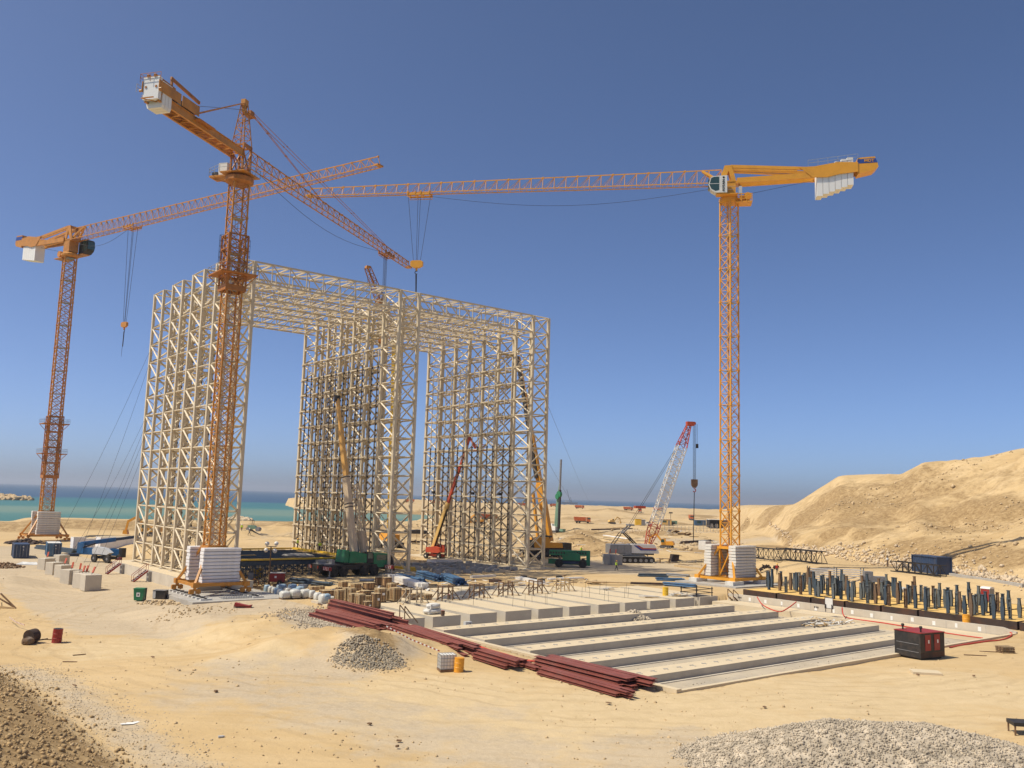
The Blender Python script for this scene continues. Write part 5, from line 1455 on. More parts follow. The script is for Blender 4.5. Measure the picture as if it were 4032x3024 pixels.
# wooden crates
def crate(px, py, wpx, hpx, label, rz=None):
    p = at(px, py)
    if p.z < .05 and uv_of(p.x, p.y)[1] > -49: p = on_z(px, py, .1 if uv_of(p.x, p.y)[0] > -28.6 else .055)
    k = px_scale(p)
    w, h = max(.7, wpx * k * .72), max(.5, hpx * k * .97)
    t = thing("wooden_crate", label, "crate", p + Vector((0, w * .4, 0)), GRID_RZ + rg.uniform(-.06, .06), "wooden crates in the yard by the blocks")
    MB().box2((-w / 2, -w / 2, .14), (w / 2, w / 2, h - .03)).build("crate_body", WOOD, t)
    mb = MB()
    for y in (-w * .4, 0, w * .4): mb.box((0, y, .07), (w * 1.02, .12, .13))
    mb.build("skid", WOODD, t)
    MB().box((0, 0, h), (w * 1.04, w * 1.04, .05)).build("crate_lid", WOODP, t)
    mb = MB()
    for s in (-1, 1):
        for x in (-w / 2 + .05, w / 2 - .05): mb.box((x, s * (w / 2 + .015), h / 2 + .05), (.09, .03, h - .18)); mb.box((s * (w / 2 + .015), x, h / 2 + .05), (.03, .09, h - .18))
        mb.box((0, s * (w / 2 + .012), .2), (w, .025, .1)); mb.box((0, s * (w / 2 + .012), h - .1), (w, .025, .1))
        mb.box((s * (w / 2 + .012), 0, .2), (.025, w * .8, .1)); mb.box((s * (w / 2 + .012), 0, h - .1), (.025, w * .8, .1))
    mb.build("batten", WOODD if rg.random() < .4 else WOODP, t)
    n = 3 if w > 1 else 2
    st = MB()
    for k_ in range(n):
        x = -w / 2 + w * (k_ + .5) / n
        st.box((x, 0, h / 2 + .05), (.03, w + .075, h - .05))
        st.box((0, x, h / 2 + .05), (w + .075, .03, h - .05))
    st.build("steel_band", BLACKM, t)
    bo = int(h / .28)
    jb = MB()
    for k_ in range(1, bo): jb.box((0, 0, .14 + (h - .17) * k_ / bo), (w + .012, w + .012, .015))
    jb.build("board_joint", WOODD, t)
    if "label" in label or "notice" in label:
        MB().box((w * .1, -w / 2 - .05, h * .62), (w * .32, .02, h * .16)).build("paper_label", PAPER, t)
    return t
CR = [
 (C1(1470, 775), 180, 230, "tall wooden crate at the left front, next to the last white bags"),
 (C1(1600, 745), 90, 235, "tall narrow wooden crate right behind the left front one"),
 (C1(1690, 760), 120, 245, "tall wooden crate with a pale top in the second rank"),
 (C1(1710, 850), 90, 240, "narrow tall crate pressed against the big front crate"),
 (C1(1835, 885), 185, 265, "big tall front crate with pale lid, nearest the red beams"),
 (C1(1965, 918), 150, 172, "small square crate with a white label, standing alone in front"),
 (C1(2110, 868), 175, 262, "tall front crate with a white paper notice, right of the small one"),
 (C1(1540, 530), 170, 130, "wide crate at the back left, by the bundles of blue pipe"),
 (C1(1480, 620), 110, 120, "low dark crate behind the tall left front crate"),
 (C1(1765, 548), 195, 112, "wide low crate in the back rank, second from the left"),
 (C1(1990, 550), 220, 130, "widest low crate in the back rank, under the blue pipes"),
 (C1(2165, 470), 100, 145, "tall narrow crate standing at the very back, left of its twin"),
 (C1(1930, 640), 200, 80, "wide crate in the middle with a bleached lid"),
 (C1(1960, 740), 110, 90, "short crate half hidden between two tall front crates"),
 (C2(305, 232), 100, 95, "dark sided crate at the very back beside the white beams"),
 (C2(355, 265), 95, 68, "grey strapped crate below the end of the white beams"),
 (C2(240, 388), 125, 140, "tall crate with notice at the right of the front group"),
 (C2(390, 380), 122, 138, "tall crate standing alone on the right edge of the stack"),
 (C2(318, 370), 40, 105, "narrow dark crate squeezed left of the right edge crate"),
 (C2(702, 360), 118, 54, "low flat crate on the block by the first trestle"),
 (C2(640, 335), 90, 42, "low pale crate behind the flat one near the first trestle"),
 (C2(500, 340), 115, 82, "greyish crate behind the first timber trestle"),
 (C2(570, 362), 110, 60, "brown crate between the first trestle and the flat crate"),
 (C1(1020, 560), 190, 62, "low crate behind the row of white bags"),
 (C1(1160, 552), 70, 55, "small crate right of the low one behind the bags"),
 (C1(1250, 650), 270, 95, "long flat crate in the gap between bags and tall crates"),
 (C1(1370, 800), 170, 72, "low crate in front of the last white bag"),
 (C1(1400, 885), 290, 92, "long low crate at the left end of the red beams"),
]
for (q, w, h, lb) in CR: crate(q[0], q[1], w * (.226 if q in [C1(*a) for a in []] else .226) if q[0] < 1500 or True else 0, h * .226, lb) if q[1] and q[0] < 1497 and lb.find("trestle") < 0 and "white beams" not in lb and "right edge" not in lb and "front group" not in lb else crate(q[0], q[1], w * .3937, h * .3937, lb)
# wrapped pallets
def bag(q, w, h, c_, label):
    p = at(*q); k = px_scale(p)
    W, H = w * .226 * k * .9, h * .226 * k
    t = thing("wrapped_pallet", label, "wrapped pallet", p + Vector((0, W * .45, 0)), GRID_RZ + rg.uniform(-.1, .1), "plastic wrapped pallets on the gravel")
    m = BAGB if c_ == 'b' else BAGW
    me = MB().blob((0, 0, H * .53), (W * 1.14, W * 1.1, H * 1.0), rg.randint(0, 999), 14, 9, .07, .55)
    o = me.build("wrapped_load", m, t, smooth=True)
    MB().box2((-W * .46, -W * .46, .16), (W * .46, W * .46, H * .72)).build("stacked_goods", m, t)
    if c_ == 'bw':
        MB().blob((W * .15, -W * .1, H * .66), (W * 1.0, W * 1.02, H * .74), 5, 12, 8, .1, .6).build("blue_sheet", BAGB, t, smooth=True)
    mb = MB()
    for x in (-W * .42, 0, W * .42): mb.box((x, 0, .07), (.1, W, .1))
    mb.box((0, 0, .14), (W, W, .04)); mb.build("pallet", WOODD, t)
    MB().box2((-W * .5, -W * .505, H * .3), (W * .5, W * .505, H * .33)).build("strap", CABLE, t)
BG = [(210,615,100,150,'b',"blue wrapped pallet at the far left end of the front row"),(280,638,95,150,'w',"white wrapped pallet second in the front row beside the blue end one"),(335,655,85,150,'w',"white wrapped pallet third from the left end of the front row"),(378,685,85,170,'b',"blue wrapped pallet at the bend of the front row"),(430,695,90,160,'bw',"half blue, half white pallet just left of the big white front bags"),
 (515,712,170,140,'w',"wide white wrapped pallet with visible blocks, left of three big ones"),(690,706,175,160,'w',"white wrapped pallet with a hanging loose sheet, middle of three big ones"),(870,698,170,155,'w',"round white wrapped pallet, right of three big ones"),(1000,706,105,145,'w',"narrow white wrapped pallet after the big ones"),(1095,758,125,160,'w',"white wrapped pallet with stacked layers, third from the right end"),
 (1200,812,175,185,'bw',"large pallet with a torn blue sheet near the right end"),(1320,805,150,120,'w',"low torn white pallet at the right end by the crates"),
 (460,565,165,115,'b',"blue wrapped pallet in the back row near the red generator"),(575,605,140,95,'w',"white wrapped pallet in the middle of the back rows"),(655,565,140,115,'b',"blue wrapped pallet with crumpled top in the back row"),(715,645,130,120,'b',"blue wrapped pallet behind the big white front bags"),(790,575,130,85,'b',"low blue wrapped pallet in the back row on the right"),(840,525,160,72,'w',"flat white sheeted pallet at the back with a red box edge")]
for x, y, w, h, c_, lb in BG: bag(C1(x, y), w, h, c_, lb)
# piles of red beams: along v, towards the camera
def ibeam(L_, w, h, m=REDB, name="steel_beam", tf=.035):
    mb = MB().box2((0, -w / 2, 0), (L_, w / 2, tf)).box2((0, -w / 2, h - tf), (L_, w / 2, h)).box2((0, -.02, tf), (L_, .02, h - tf))
    return mb.mesh(name, m)
def beam_pile(pa, pb, layers, w, h, label, group, spread=.1, tilt=.0, m=REDB, name="steel_beam", cat="steel beam", fan=.03):
    a, b = [UV(*q_) if abs(q_[0]) < 100 else at(*q_) for q_ in (pa, pb)]
    a.z, b.z = ground_z(a.x, a.y), ground_z(b.x, b.y)
    d = b - a; L_ = d.length
    rz = math.atan2(d.y, d.x); pit = math.atan2(d.z, math.hypot(d.x, d.y))
    side = Vector((-math.sin(rz), math.cos(rz), 0))
    ms = [ibeam(L_ * f, w, h, m, name) for f in (1.0, .92, .85)]
    z0 = max(a.z, b.z) if abs(pit) > .06 else None
    for li, n in enumerate(layers):
        for k in range(n):
            off = (k - (n - 1) / 2) * (w * 1.04) + rg.uniform(-spread, spread) * .3
            sh = rg.uniform(0, .08) * L_
            me = rg.choice(ms)
            p = a + d.normalized() * sh + side * off
            p.z = min(a.z, b.z) * .5 + max(a.z, b.z) * .5 + .08 + li * (h + .012) + rg.uniform(0, .01)
            o = obj(name, me, None, p, (0, 0, rz + rg.uniform(-fan, fan)))
            tag(o, label, cat, group)
    for t_ in (.15, .5, .85):
        p = a + d * t_; p.z = (a.z + b.z) / 2 - .05
        o = obj("timber_bearer", MB().box((0, 0, 0), (.15, w * layers[0] * 1.2, .24)).mesh("timber_bearer", WOODD), None, p, (0, 0, rz))
        tag(o, "dark timber bearer under the " + group, "timber", "timber bearers under the steel piles")
beam_pile((-32.7, -40.7), (-32.9, -53.5), [8, 6], .34, .3, "red-brown I-beam lying in the left front pile, nearest the gravel", "red beams in the left front pile")
beam_pile((-30.1, -37.8), (-30.3, -52.5), [4, 3, 2], .36, .38, "deep red-brown I-beam lying in the pile against the kerb, beside the crates", "red beams in the pile by the crates")
beam_pile((-31.6, -54.6), (-33.2, -67.4), [6, 6, 5, 4], .46, .15, "flat red-brown beam in the high stack behind the white tank, topped by paint pots", "red beams in the high middle stack", fan=.015)
beam_pile((-33.2, -68.6), (-33.0, -74.0), [6, 5, 3], .3, .2, "short red-brown beam in the untidy heap right of the yellow drum", "red beams in the untidy heap", fan=.12)
beam_pile((-32.2, -69.6), (-32.4, -75.5), [3], .2, .18, "thin red-brown bar lying across the untidy heap, right of the yellow drum", "thin bars by the untidy heap", fan=.05)
beam_pile((-30.3, -72.8), (-30.3, -83.4), [5, 4, 3], .56, .2, "long flat red-brown beam in the stack at the kerb corner", "red beams at the kerb corner", fan=.01)
beam_pile((-32.4, -75.2), (-32.8, -84.2), [6, 3], .3, .17, "long narrow red-brown beam in the low stack nearest the road", "red beams nearest the road", fan=.012)
# blue pipes and beams at the back of the blocks
def bundle(pa, pb, rows, r, label, group, m=BLUE, name="steel_pipe", cat="steel pipe", square=False, fan=.02):
    a, b = at(*pa), at(*pb)
    d = b - a; L_ = d.length; rz = math.atan2(d.y, d.x)
    side = Vector((-math.sin(rz), math.cos(rz), 0))
    me = (MB().box2((0, -r, -r), (L_, r, r)) if square else MB().tube((0, 0, 0), (L_, 0, 0), r, n=8)).mesh(name, m)
    zb = ground_z((a.x + b.x) / 2, (a.y + b.y) / 2)
    if zb < -1.9: zb = .1
    if uv_of(a.x, a.y)[1] < -20 and uv_of(a.x, a.y)[1] > -48 and abs(uv_of(a.x, a.y)[0]) < 28: zb = max(zb, .1)
    for li, n in enumerate(rows):
        for k in range(n):
            p = a + side * ((k - (n - 1) / 2) * r * 2.08) + d.normalized() * rg.uniform(-.3, .3)
            p.z = zb + r + li * r * 1.9
            o = obj(name, me, None, p, (0, 0, rz + rg.uniform(-fan, fan)))
            tag(o, label, cat, group)
bundle(C2(430, 160), C2(660, 205), [6, 5, 3], .16, "blue pipe in the bundle behind the white beams and crates", "blue pipes behind the white beams", fan=.05)
bundle(C2(650, 130), C2(880, 180), [6, 5, 4], .16, "blue pipe in the larger bundle on the far blocks", "blue pipes on the far blocks", fan=.03)
bundle(C2(890, 165), C2(1060, 215), [5, 4, 4], .17, "blue pipe in the right hand bundle on the far blocks", "blue pipes, right hand bundle", fan=.02)
bundle(C2(370, 170), C2(680, 262), [3, 3], .22, "long white steel beam beside the crates", "white beams beside the crates", m=OFFW, name="white_beam", cat="steel beam", square=True, fan=.012)
bundle(C1(650, 425), C1(980, 430), [3, 2], .17, "dark grey pipe lying behind the wrapped pallets", "dark pipes behind the pallets", m=POSTD, fan=.08)
bundle(C1(960, 470), C1(1360, 460), [4, 3], .15, "dark blue pipe in the loose bundle left of the back crates", "loose dark blue pipes", m=POSTD, fan=.14)
bundle(C1(1860, 400), C1(2080, 395), [2], .17, "silver grey pipe lying behind the back crates", "silver pipes behind the crates", m=GALV, fan=.05)
def C4(x, y): return 2300 + .3617 * x, 2150 + .3617 * y
bundle(C4(600, 330), C4(900, 340), [5, 2], .14, "dark blue pipe in the long bundle left of the right crane", "dark blue pipes left of the right crane", m=POSTD, fan=.08)
bundle(C4(900, 325), C4(1140, 335), [4, 2], .13, "dark grey pipe in the short bundle nearest the right crane ballast", "dark pipes nearest the right crane", m=GREYM, fan=.1)
bundle(C4(790, 375), C4(1090, 385), [5, 2], .13, "blue pipe in the tangled bundle before the right crane", "tangled blue pipes", m=BLUE, fan=.2)
bundle(C4(870, 430), C4(1215, 450), [5, 3], .13, "blue pipe in the front bundle before the right crane pad", "blue pipes in the front bundle", m=BLUE, fan=.03)
bundle(C4(520, 435), C4(850, 430), [5, 3], .08, "rusty rod lying on the far end of the blocks", "rusty rods on the blocks", m=RUSTP, fan=.08)
bundle(C4(40, 415), C4(500, 425), [4], .12, "pale timber pole lying along the back edge of the blocks", "pale poles at the back edge", m=WOODP, fan=.05, name="timber_pole", cat="timber")
bundle((2160, 2290), (2290, 2283), [4], .11, "white board lying near the black tyres", "white boards near the tyres", m=OFFW, name="board", cat="board", square=True, fan=.12)
bundle((1850, 2275), (1945, 2270), [2], .16, "white beam lying on a dark bearer at the back of the blocks", "white beams on the dark bearer", m=OFFW, name="white_beam", cat="steel beam", square=True, fan=.04)
bundle((2040, 2280), (2130, 2300), [3], .2, "white beam lying right of the concrete cube with hooks", "white beams right of the cube", m=OFFW, name="white_beam", cat="steel beam", square=True, fan=.03)
bundle((1930, 2292), (1975, 2296), [2], .22, "rust brown beam left of the concrete cube with hooks", "brown beams left of the cube", m=RUSTP, name="steel_beam", cat="steel beam", square=True)
bundle((2330, 2100), (2490, 2083), [1], .25, "long dark pipe on the bank left of the crawler crane", "dark pipe on the bank", m=RUSTP)
bundle((2660, 2230), (2770, 2243), [3], .16, "pale timber lying between the trestle and the right crane", "pale timbers by the right crane", m=WOODP, name="timber_pole", cat="timber", square=True, fan=.06)
bundle((2380, 2125), (2560, 2132), [3], .16, "white pipe lying on the bank behind the crawler crane", "white pipes on the bank", m=OFFW, fan=.05)
# timber trestles on the blocks
def trestle(px, py, m, label):
    p = at(px, py); p = on_z(px, py, .1)
    t = thing("timber_trestle", label, "trestle", p, GRID_RZ, "timber trestles on the blocks")
    H = 1.75
    for x in (-.75, .75):
        for y in (-.45, .45): MB().box((x, y, H / 2), (.12, .12, H)).build("post", m, t)
    for x in (-.75, .75): MB().bar((x, -.5, H - .05), (x, .5, H - .05), .1, .14).build("cap_beam", m, t)
    MB().bar((-.8, -.45, H - .15), (.8, -.45, H - .15), .08, .12).bar((-.8, .45, .75), (.8, .45, .75), .08, .1).build("rail", m, t)
    for s in (-1, 1):
        MB().bar((s * .8, -.45, 1.2), (s * 1.75, -.6, .04), .09).bar((s * .8, .45, 1.2), (s * 1.75, .6, .04), .09).build("raking_brace", m, t)
        MB().bar((s * 1.9, -.9, .03), (s * 1.2, .9, .03), .18, .05).build("foot_plank", WOODP, t)
    MB().bar((-.75, .45, .1), (.75, -.45, 1.2), .07, .1).build("cross_brace", m, t)
trestle(*C2(575, 395), M("grey_weathered_wood", (.42, .35, .25), .85, var=.2, scale=2.2), "bleached grey timber trestle on the blocks, first from the left by the crates")
trestle(*C2(895, 365), WOODD, "dark timber trestle, second from the left on the blocks")
trestle(*C2(1210, 345), WOODD, "dark timber trestle, third from the left on the blocks")
trestle(1990, 2345, WOODD, "dark timber trestle below the concrete cube with hooks, fourth from the left")
trestle(2108, 2338, WOODD, "dark timber trestle, fifth from the left, right of the cube")
trestle(2215, 2328, WOODP, "paler timber trestle at the right end of the row")
for k, (a, b) in enumerate(((C2(440, 545), 0), (C2(490, 560), 0))):
    p = on_z(*a, .1)
    o = thing("timber_prop", "short timber prop leaning over the end block, %s of two" % ("left" if k == 0 else "right"), "timber prop", p, GRID_RZ)
    MB().bar((0, 0, 0), (.1, .2, 1.3), .1).bar((.1, .2, 1.3), (1.2, -.6, -.3), .1).build("prop_timber", WOODD, o)
# stacked cement bags
p = on_z(*C2(765, 500), .1)
for k, (w, z, lb) in enumerate(((1.9, .3, "lower wide cement sack bundle"), (1.5, .82, "upper smaller cement sack bundle"))):
    t = thing("cement_bundle", lb + " on the block near the kerb", "cement bags", p + Vector((.1 * k, 0, z - .27)), GRID_RZ + .05)
    MB().blob((0, 0, .27), (w * 1.1, w * .8, .62), k, 12, 6, .06).build("sheet", OLD_C, t, smooth=True)
    MB().box((0, 0, .26), (w * .82, w * .55, .46)).build("sack_layer", OLD_C, t)
# concrete cubes with hooks
def cube(px, py, s, label, red=True, rz=None, group="concrete anchor cubes", hooks=1, m=CONC):
    p = at(px, py)
    t = thing("concrete_cube", label, "concrete block", p, GRID_RZ if rz is None else rz, group)
    b = MB().box((0, 0, s / 2), (s, s, s)).build("cube_body", m, t)
    bm = bmesh.new(); bm.from_mesh(b.data); bmesh.ops.bevel(bm, geom=bm.edges[:], offset=.03, segments=1, affect='EDGES'); bm.to_mesh(b.data); bm.free()
    for k in range(hooks):
        x = (k - (hooks - 1) / 2) * .5
        MB().bar((x, 0, s), (x + .15, .1, s + .25), .06).build("lifting_loop", BLACKM, t)
        if red: MB().bar((x + .15, .1, s + .2), (x + .5, .35, s + .95), .22, .16).build("red_turnbuckle", RED, t)
    return t
CB = [(172, 2243, 1.9, 1), (232, 2228, 1.9, 0), (205, 2262, 1.9, 0), (240, 2274, 1.9, 1), (268, 2298, 2.0, 1), (300, 2300, 1.9, 1), (318, 2315, 2.0, 2), (347, 2324, 2.1, 1)]
cl_ = ["farthest concrete cube at the left end of the anchor row", "concrete cube set back behind the anchor row, near the light blue container", "second concrete cube of the anchor row with a dark bottle leaning on it", "third concrete cube of the anchor row", "fourth concrete cube of the anchor row, middle",
       "fifth concrete cube of the anchor row", "sixth concrete cube with two red turnbuckles", "nearest concrete cube of the anchor row, with a red turnbuckle"]
cubes = [cube(px + 8, py, s, lb, red=bool(h), hooks=max(1, h), rz=GRID_RZ + (.42, .3, .38, .3, .42, .5, .3, .06)[i]) for i, ((px, py, s, h), lb) in enumerate(zip(CB, cl_))]
cube(2010, 2335, 2.3, "large concrete cube with lifting hooks on the blocks behind the trestles", red=False, hooks=2, group="big concrete cubes")
cube(2400, 2222, 2.0, "grey concrete cube with two red turnbuckles, left one beside the crawler crane", hooks=1, group="big concrete cubes", m=CONC_G)
cube(2423, 2224, 2.0, "grey concrete cube with a red turnbuckle, right one behind the walking worker", hooks=1, group="big concrete cubes", m=CONC_G)
cube(2775, 2165, 2.1, "white concrete cube on the upper bench behind the right crane", red=False, group="big concrete cubes", m=OLD_C)
# guy ropes from the anchor cubes to the left leg
tops = [(-30.75, 30.5, 36), (-30.75, 30.5, 24), (-30.75, 25.6, 39), (-30.75, 25.6, 27), (-30.75, 20.8, 30), (-30.75, 16, 33)]
for i, (c_, tp) in enumerate(zip([cubes[0], cubes[3], cubes[4], cubes[5], cubes[6], cubes[7]], tops)):
    a = c_.location + Vector((.4, .3, 2.9)); b = UV(*tp)
    pts = [a.lerp(b, k / 8) - Vector((0, 0, 1.2 * math.sin(math.pi * k / 8))) for k in range(9)]
    o = obj("guy_rope", MB().path(pts, .022, 4).mesh("guy_rope", CABLE)); tag(o, "thin steel guy rope from the anchor cubes up to the left leg", "rope", "guy ropes of the left leg")
for pa, pb in (((2154, 1450), (2330, 1960)), ((2156, 1700), (2300, 2030))):
    a = UV(29.6, -3.4, 30 if pa[1] < 1500 else 20); b = at(*pb)
    o = obj("guy_rope", MB().path([a.lerp(b, k / 6) - Vector((0, 0, 2 * math.sin(math.pi * k / 6))) for k in range(7)], .03, 4).mesh("guy_rope", CABLE)); tag(o, "thin guy rope from the right leg down to the sand", "rope", "guy ropes of the right leg")
# containers
def container(pa, pb, m, label, L_=6.06, doors=True, dz=0, open_door=False):
    a, b = at(*pa), at(*pb); rz = math.atan2(b.y - a.y, b.x - a.x)
    t = thing("shipping_container", label, "container", (a + b) / 2, rz, "blue shipping containers")
    W, H = 2.44, 2.59
    n = int(L_ / .28)
    def wall(axis_len):
        return [(-axis_len / 2 + axis_len * k / (n * 2), .03 * (1 if (k // 1) % 4 in (0, 1) else -1)) for k in range(n * 2 + 1)]
    prof = wall(L_)
    mb = MB()
    for s in (-1, 1):
        poly = [(x, y * 1 + s * (W / 2 - .05)) for x, y in prof]
        vs = [(x, y, .12) for x, y in poly] + [(x, y, H - .1) for x, y in poly]
        k_ = len(poly)
        mb.add(vs, [(i, i + 1, i + 1 + k_, i + k_) for i in range(k_ - 1)])
    mb.box2((L_ / 2 - .08, -W / 2 + .06, .12), (L_ / 2 - .04, W / 2 - .06, H - .1))
    mb.build("corrugated_wall", m, t)
    MB().box2((-L_ / 2 + .05, -W / 2 + .05, H - .12), (L_ / 2 - .05, W / 2 - .05, H - .02)).build("roof_panel", OLD_C if open_door else m, t)
    fr = MB()
    for x in (-L_ / 2, L_ / 2):
        for y in (-W / 2, W / 2): fr.box((x, y, H / 2), (.16, .16, H))
        for z in (.08, H - .08): fr.box((x, 0, z), (.12, W, .16))
    for y in (-W / 2, W / 2):
        for z in (.08, H - .08): fr.box((0, y, z), (L_, .12, .16))
    fr.build("corner_frame", m, t)
    if doors:
        for s in (-1, 1):
            dr = MB().box((-L_ / 2 - .02, s * .59, H / 2), (.06, 1.12, H - .3)).build("door", m if not (open_door and s < 0) else DKBLUE, t)
            bars = MB()
            for y in (.25, .85): bars.tube((-L_ / 2 - .08, s * y, .2), (-L_ / 2 - .08, s * y, H - .2), .03, n=6)
            bars.build("locking_bar", GALV, dr)
        MB().box2((-L_ / 2 - .07, -.35, H * .78), (-L_ / 2 - .055, -.12, H * .86)).box2((-L_ / 2 - .07, -.35, H * .55), (-L_ / 2 - .055, -.2, H * .62)).build("white_marking", PAPER, t)
container((98, 2214), (60, 2175), DKBLUE, "dark navy shipping container at the far left, doors towards the road")
container((222, 2206), (195, 2170), BOXBLUE, "sun bleached blue container with pale roof and one door ajar, below the far left crane", open_door=True)
ca, cb_ = at(3590, 2250), at(3740, 2268)
container((3600, 2246), (3742, 2266), DKBLUE, "dark blue shipping container lying alone below the sandy hill", doors=False)
# lattice boom sections lying on the ground
def lying(pa, pb, w, label, n, m=BLACKM, rc=.13, extra=None):
    a, b = at(*pa), at(*pb)
    a.z += w / 2 + .1; b.z += w / 2 + .1
    t = thing("lattice_boom_section", label, "boom section", a)
    d = b - a
    lattice(MB(), (0, 0, 0), d, w, w, n, rc, rc * .6).build("lattice_frame", m, t)
lying((2932, 2192), (3092, 2212), 2.0, "dark lattice boom section lying on the bench behind the right crane, left one", 8)
lying((3075, 2203), (3238, 2222), 2.0, "dark lattice boom section lying end on behind the posts, right one", 8)
lying((3520, 2250), (3715, 2272), 1.5, "dark lattice boom section lying before the dark blue container", 8)
# odds and ends
def drum(px, py, m, label, r=.3, h=.9, tilt=0):
    p = at(px, py)
    if uv_of(p.x, p.y)[1] > -48 and -28 < uv_of(p.x, p.y)[0] < 23 and uv_of(p.x, p.y)[1] < -24: p = on_z(px, py, .1)
    t = thing("oil_drum", label, "drum", p)
    t.rotation_euler = (0, tilt, 0)
    MB().lathe([(r, 0), (r, .02), (r * .97, .04), (r * .97, h * .3), (r * 1.03, h * .33), (r * .97, h * .36), (r * .97, h * .63), (r * 1.03, h * .66), (r * .97, h * .69), (r * .97, h - .04), (r, h - .02), (r, h)], n=20).build("drum_shell", m, t)
    MB().lathe([(r * .92, h + .001), (r * .92, h + .012)], n=18).tube((r * .5, 0, h + .01), (r * .5, 0, h + .03), .05).build("drum_lid", BLACKM if m is DKRED else m, t)
drum(222, 2530, DKRED, "rusty red oil drum standing on the sand at the lower left", .42, 1.2, .06)
drum(2620, 2345, YELP, "yellow drum standing on the right hand blocks", .4, 1.1)
drum(1806, 2646, YEL2, "ochre drum beside the caged white tank", .36, 1.0, .04)
drum(3807, 2505, YEL2, "yellow drum on the walkway before the retaining wall", .4, 1.25)
# caged tank
p = at(1758, 2640)
t = thing("caged_tank", "white plastic tank in a wire cage beside the ochre drum", "tank", p, GRID_RZ - .35)
MB().box((0, 0, .66), (1.1, 1.0, .98)).build("tank_body", OFFW, t)
mb = MB()
for k in range(6):
    x = -.56 + .224 * k
    for y in (-.52, .52): mb.bar((x, y, .14), (x, y, 1.18), .025)
    mb.bar((x, -.52, 1.18), (x, .52, 1.18), .025)
for k in range(5):
    z = .2 + .24 * k
    for y in (-.52, .52): mb.bar((-.57, y, z), (.57, y, z), .025)
    for x in (-.57, .57): mb.bar((x, -.52, z), (x, .52, z), .025); mb.bar((x, -.52 + .24 * k, .14), (x, -.52 + .24 * k, 1.18), .025)
mb.build("wire_cage", GALV, t); MB().box((0, 0, .07), (1.2, 1.1, .13)).build("pallet", WOODD, t)
# electric box with hoses
p = at(1840, 2520)
t = thing("distribution_box", "grey electric distribution box on black legs at the kerb, red hoses below", "electric box", p, GRID_RZ)
for x in (-.3, .3): MB().bar((x, 0, 0), (x, 0, 1.0), .06).bar((x - .25, 0, .02), (x + .25, 0, .02), .05).bar((x + .1, .12, 0), (x + .1, .12, 1.8), .05).build("leg", BLACKM, t)
b_ = MB().box((0, 0, 1.35), (.85, .4, 1.0)).build("box_body", LGREY, t)
for k, z in enumerate((1.1, 1.45, 1.65)): MB().box((-.1 if k % 2 else .15, -.21, z), (.14, .03, .12)).build("socket", BLACKM, b_)
def hose(pts, label, r=.05, dz=.05):
    P = []
    for q in pts:
        v_ = q if isinstance(q, Vector) else at(*q); v_ = v_.copy(); v_.z += dz; P.append(v_)
    Q = []
    for i in range(len(P) - 1):
        for k in range(4):
            t_ = k / 4
            p0, p1, p2, p3 = P[max(i - 1, 0)], P[i], P[i + 1], P[min(i + 2, len(P) - 1)]
            Q.append(.5 * ((2 * p1) + (p2 - p0) * t_ + (2 * p0 - 5 * p1 + 4 * p2 - p3) * t_ ** 2 + (3 * p1 - p0 - 3 * p2 + p3) * t_ ** 3))
    Q.append(P[-1])
    o = obj("red_hose", MB().path(Q, r, 6).mesh("red_hose", HOSE, True)); tag(o, label, "hose")
hose([(1842, 2515), (1862, 2535), (1920, 2560), (1990, 2580), (2060, 2600), (2120, 2607), (2172, 2608)], "red hose running along the left kerb from the electric box", .09)
hose([(1832, 2500), (1790, 2515), (1750, 2508), (1700, 2490), (1660, 2470)], "red hose looping left from the electric box behind the high beam stack", .06)
hose([on_z(2982, 2353, .45), on_z(3005, 2385, -.05), on_z(3065, 2410, -.38), on_z(3100, 2398, -.1), on_z(3135, 2372, .44)], "red hose hanging over the far end of the retaining wall", .07, .06)
hose([on_z(3316, 2395, .5), on_z(3322, 2425, -.1), on_z(3350, 2437, -.4), on_z(3480, 2455, -.4), on_z(3620, 2478, -.4), on_z(3760, 2500, -.4), on_z(3870, 2515, -.4)], "long red hose along the foot of the retaining wall", .07, .06)
hose([(3740, 2552), (3800, 2540), (3880, 2528), (3950, 2520), (3985, 2500), (3960, 2488), (3930, 2500)], "red hose curling around the right end of the front kerb", .08)
# generator box with red doors
ga_, gb_ = at(3650, 2597), at(3725, 2588)
p = at(3640, 2597)
t = thing("generator_box", "black steel generator box with dark red door panels at the pit corner", "generator", p + Vector((.2, 1.3, 0)), R(-17))
t.rotation_euler = (0, 0, R(28))
W, D, H = 3.1, 2.6, 2.2
bb = MB().box2((-W / 2, -D / 2, .15), (W / 2, D / 2, H)).build("housing", BLACKM, t)
MB().box2((-W / 2 - .04, -D / 2 - .04, H + .002), (W / 2 + .04, D / 2 + .04, H + .06)).build("roof_sheet", DKRED, t)
MB().box2((-W / 2 + .2, -D / 2 + .2, 0), (W / 2 - .2, D / 2 - .2, .15)).build("skid_base", BLACKM, t)
for x in (-.55, .62): 
    d_ = MB().box2((x - .42, -D / 2 - .03, .75), (x + .3, -D / 2 - .004, H - .12)).build("red_door", DKRED, t)
    MB().box((x + .02, -D / 2 - .035, 1.5), (.16, .012, .28)).build("paper_notice", PAPER, d_)
mb = MB()
for z in (.6, 1.25): mb.box2((-W / 2 - .02, -D / 2 + .2, z), (-W / 2 - .003, D / 2 - .2, z + .04))
mb.build("panel_trim", GREYM, t)
MB().box2((-W / 2 + .02, -D / 2 - .012, .2), (W / 2 - .02, -D / 2 - .002, .62)).build("sooty_panel", RUSTP, t)
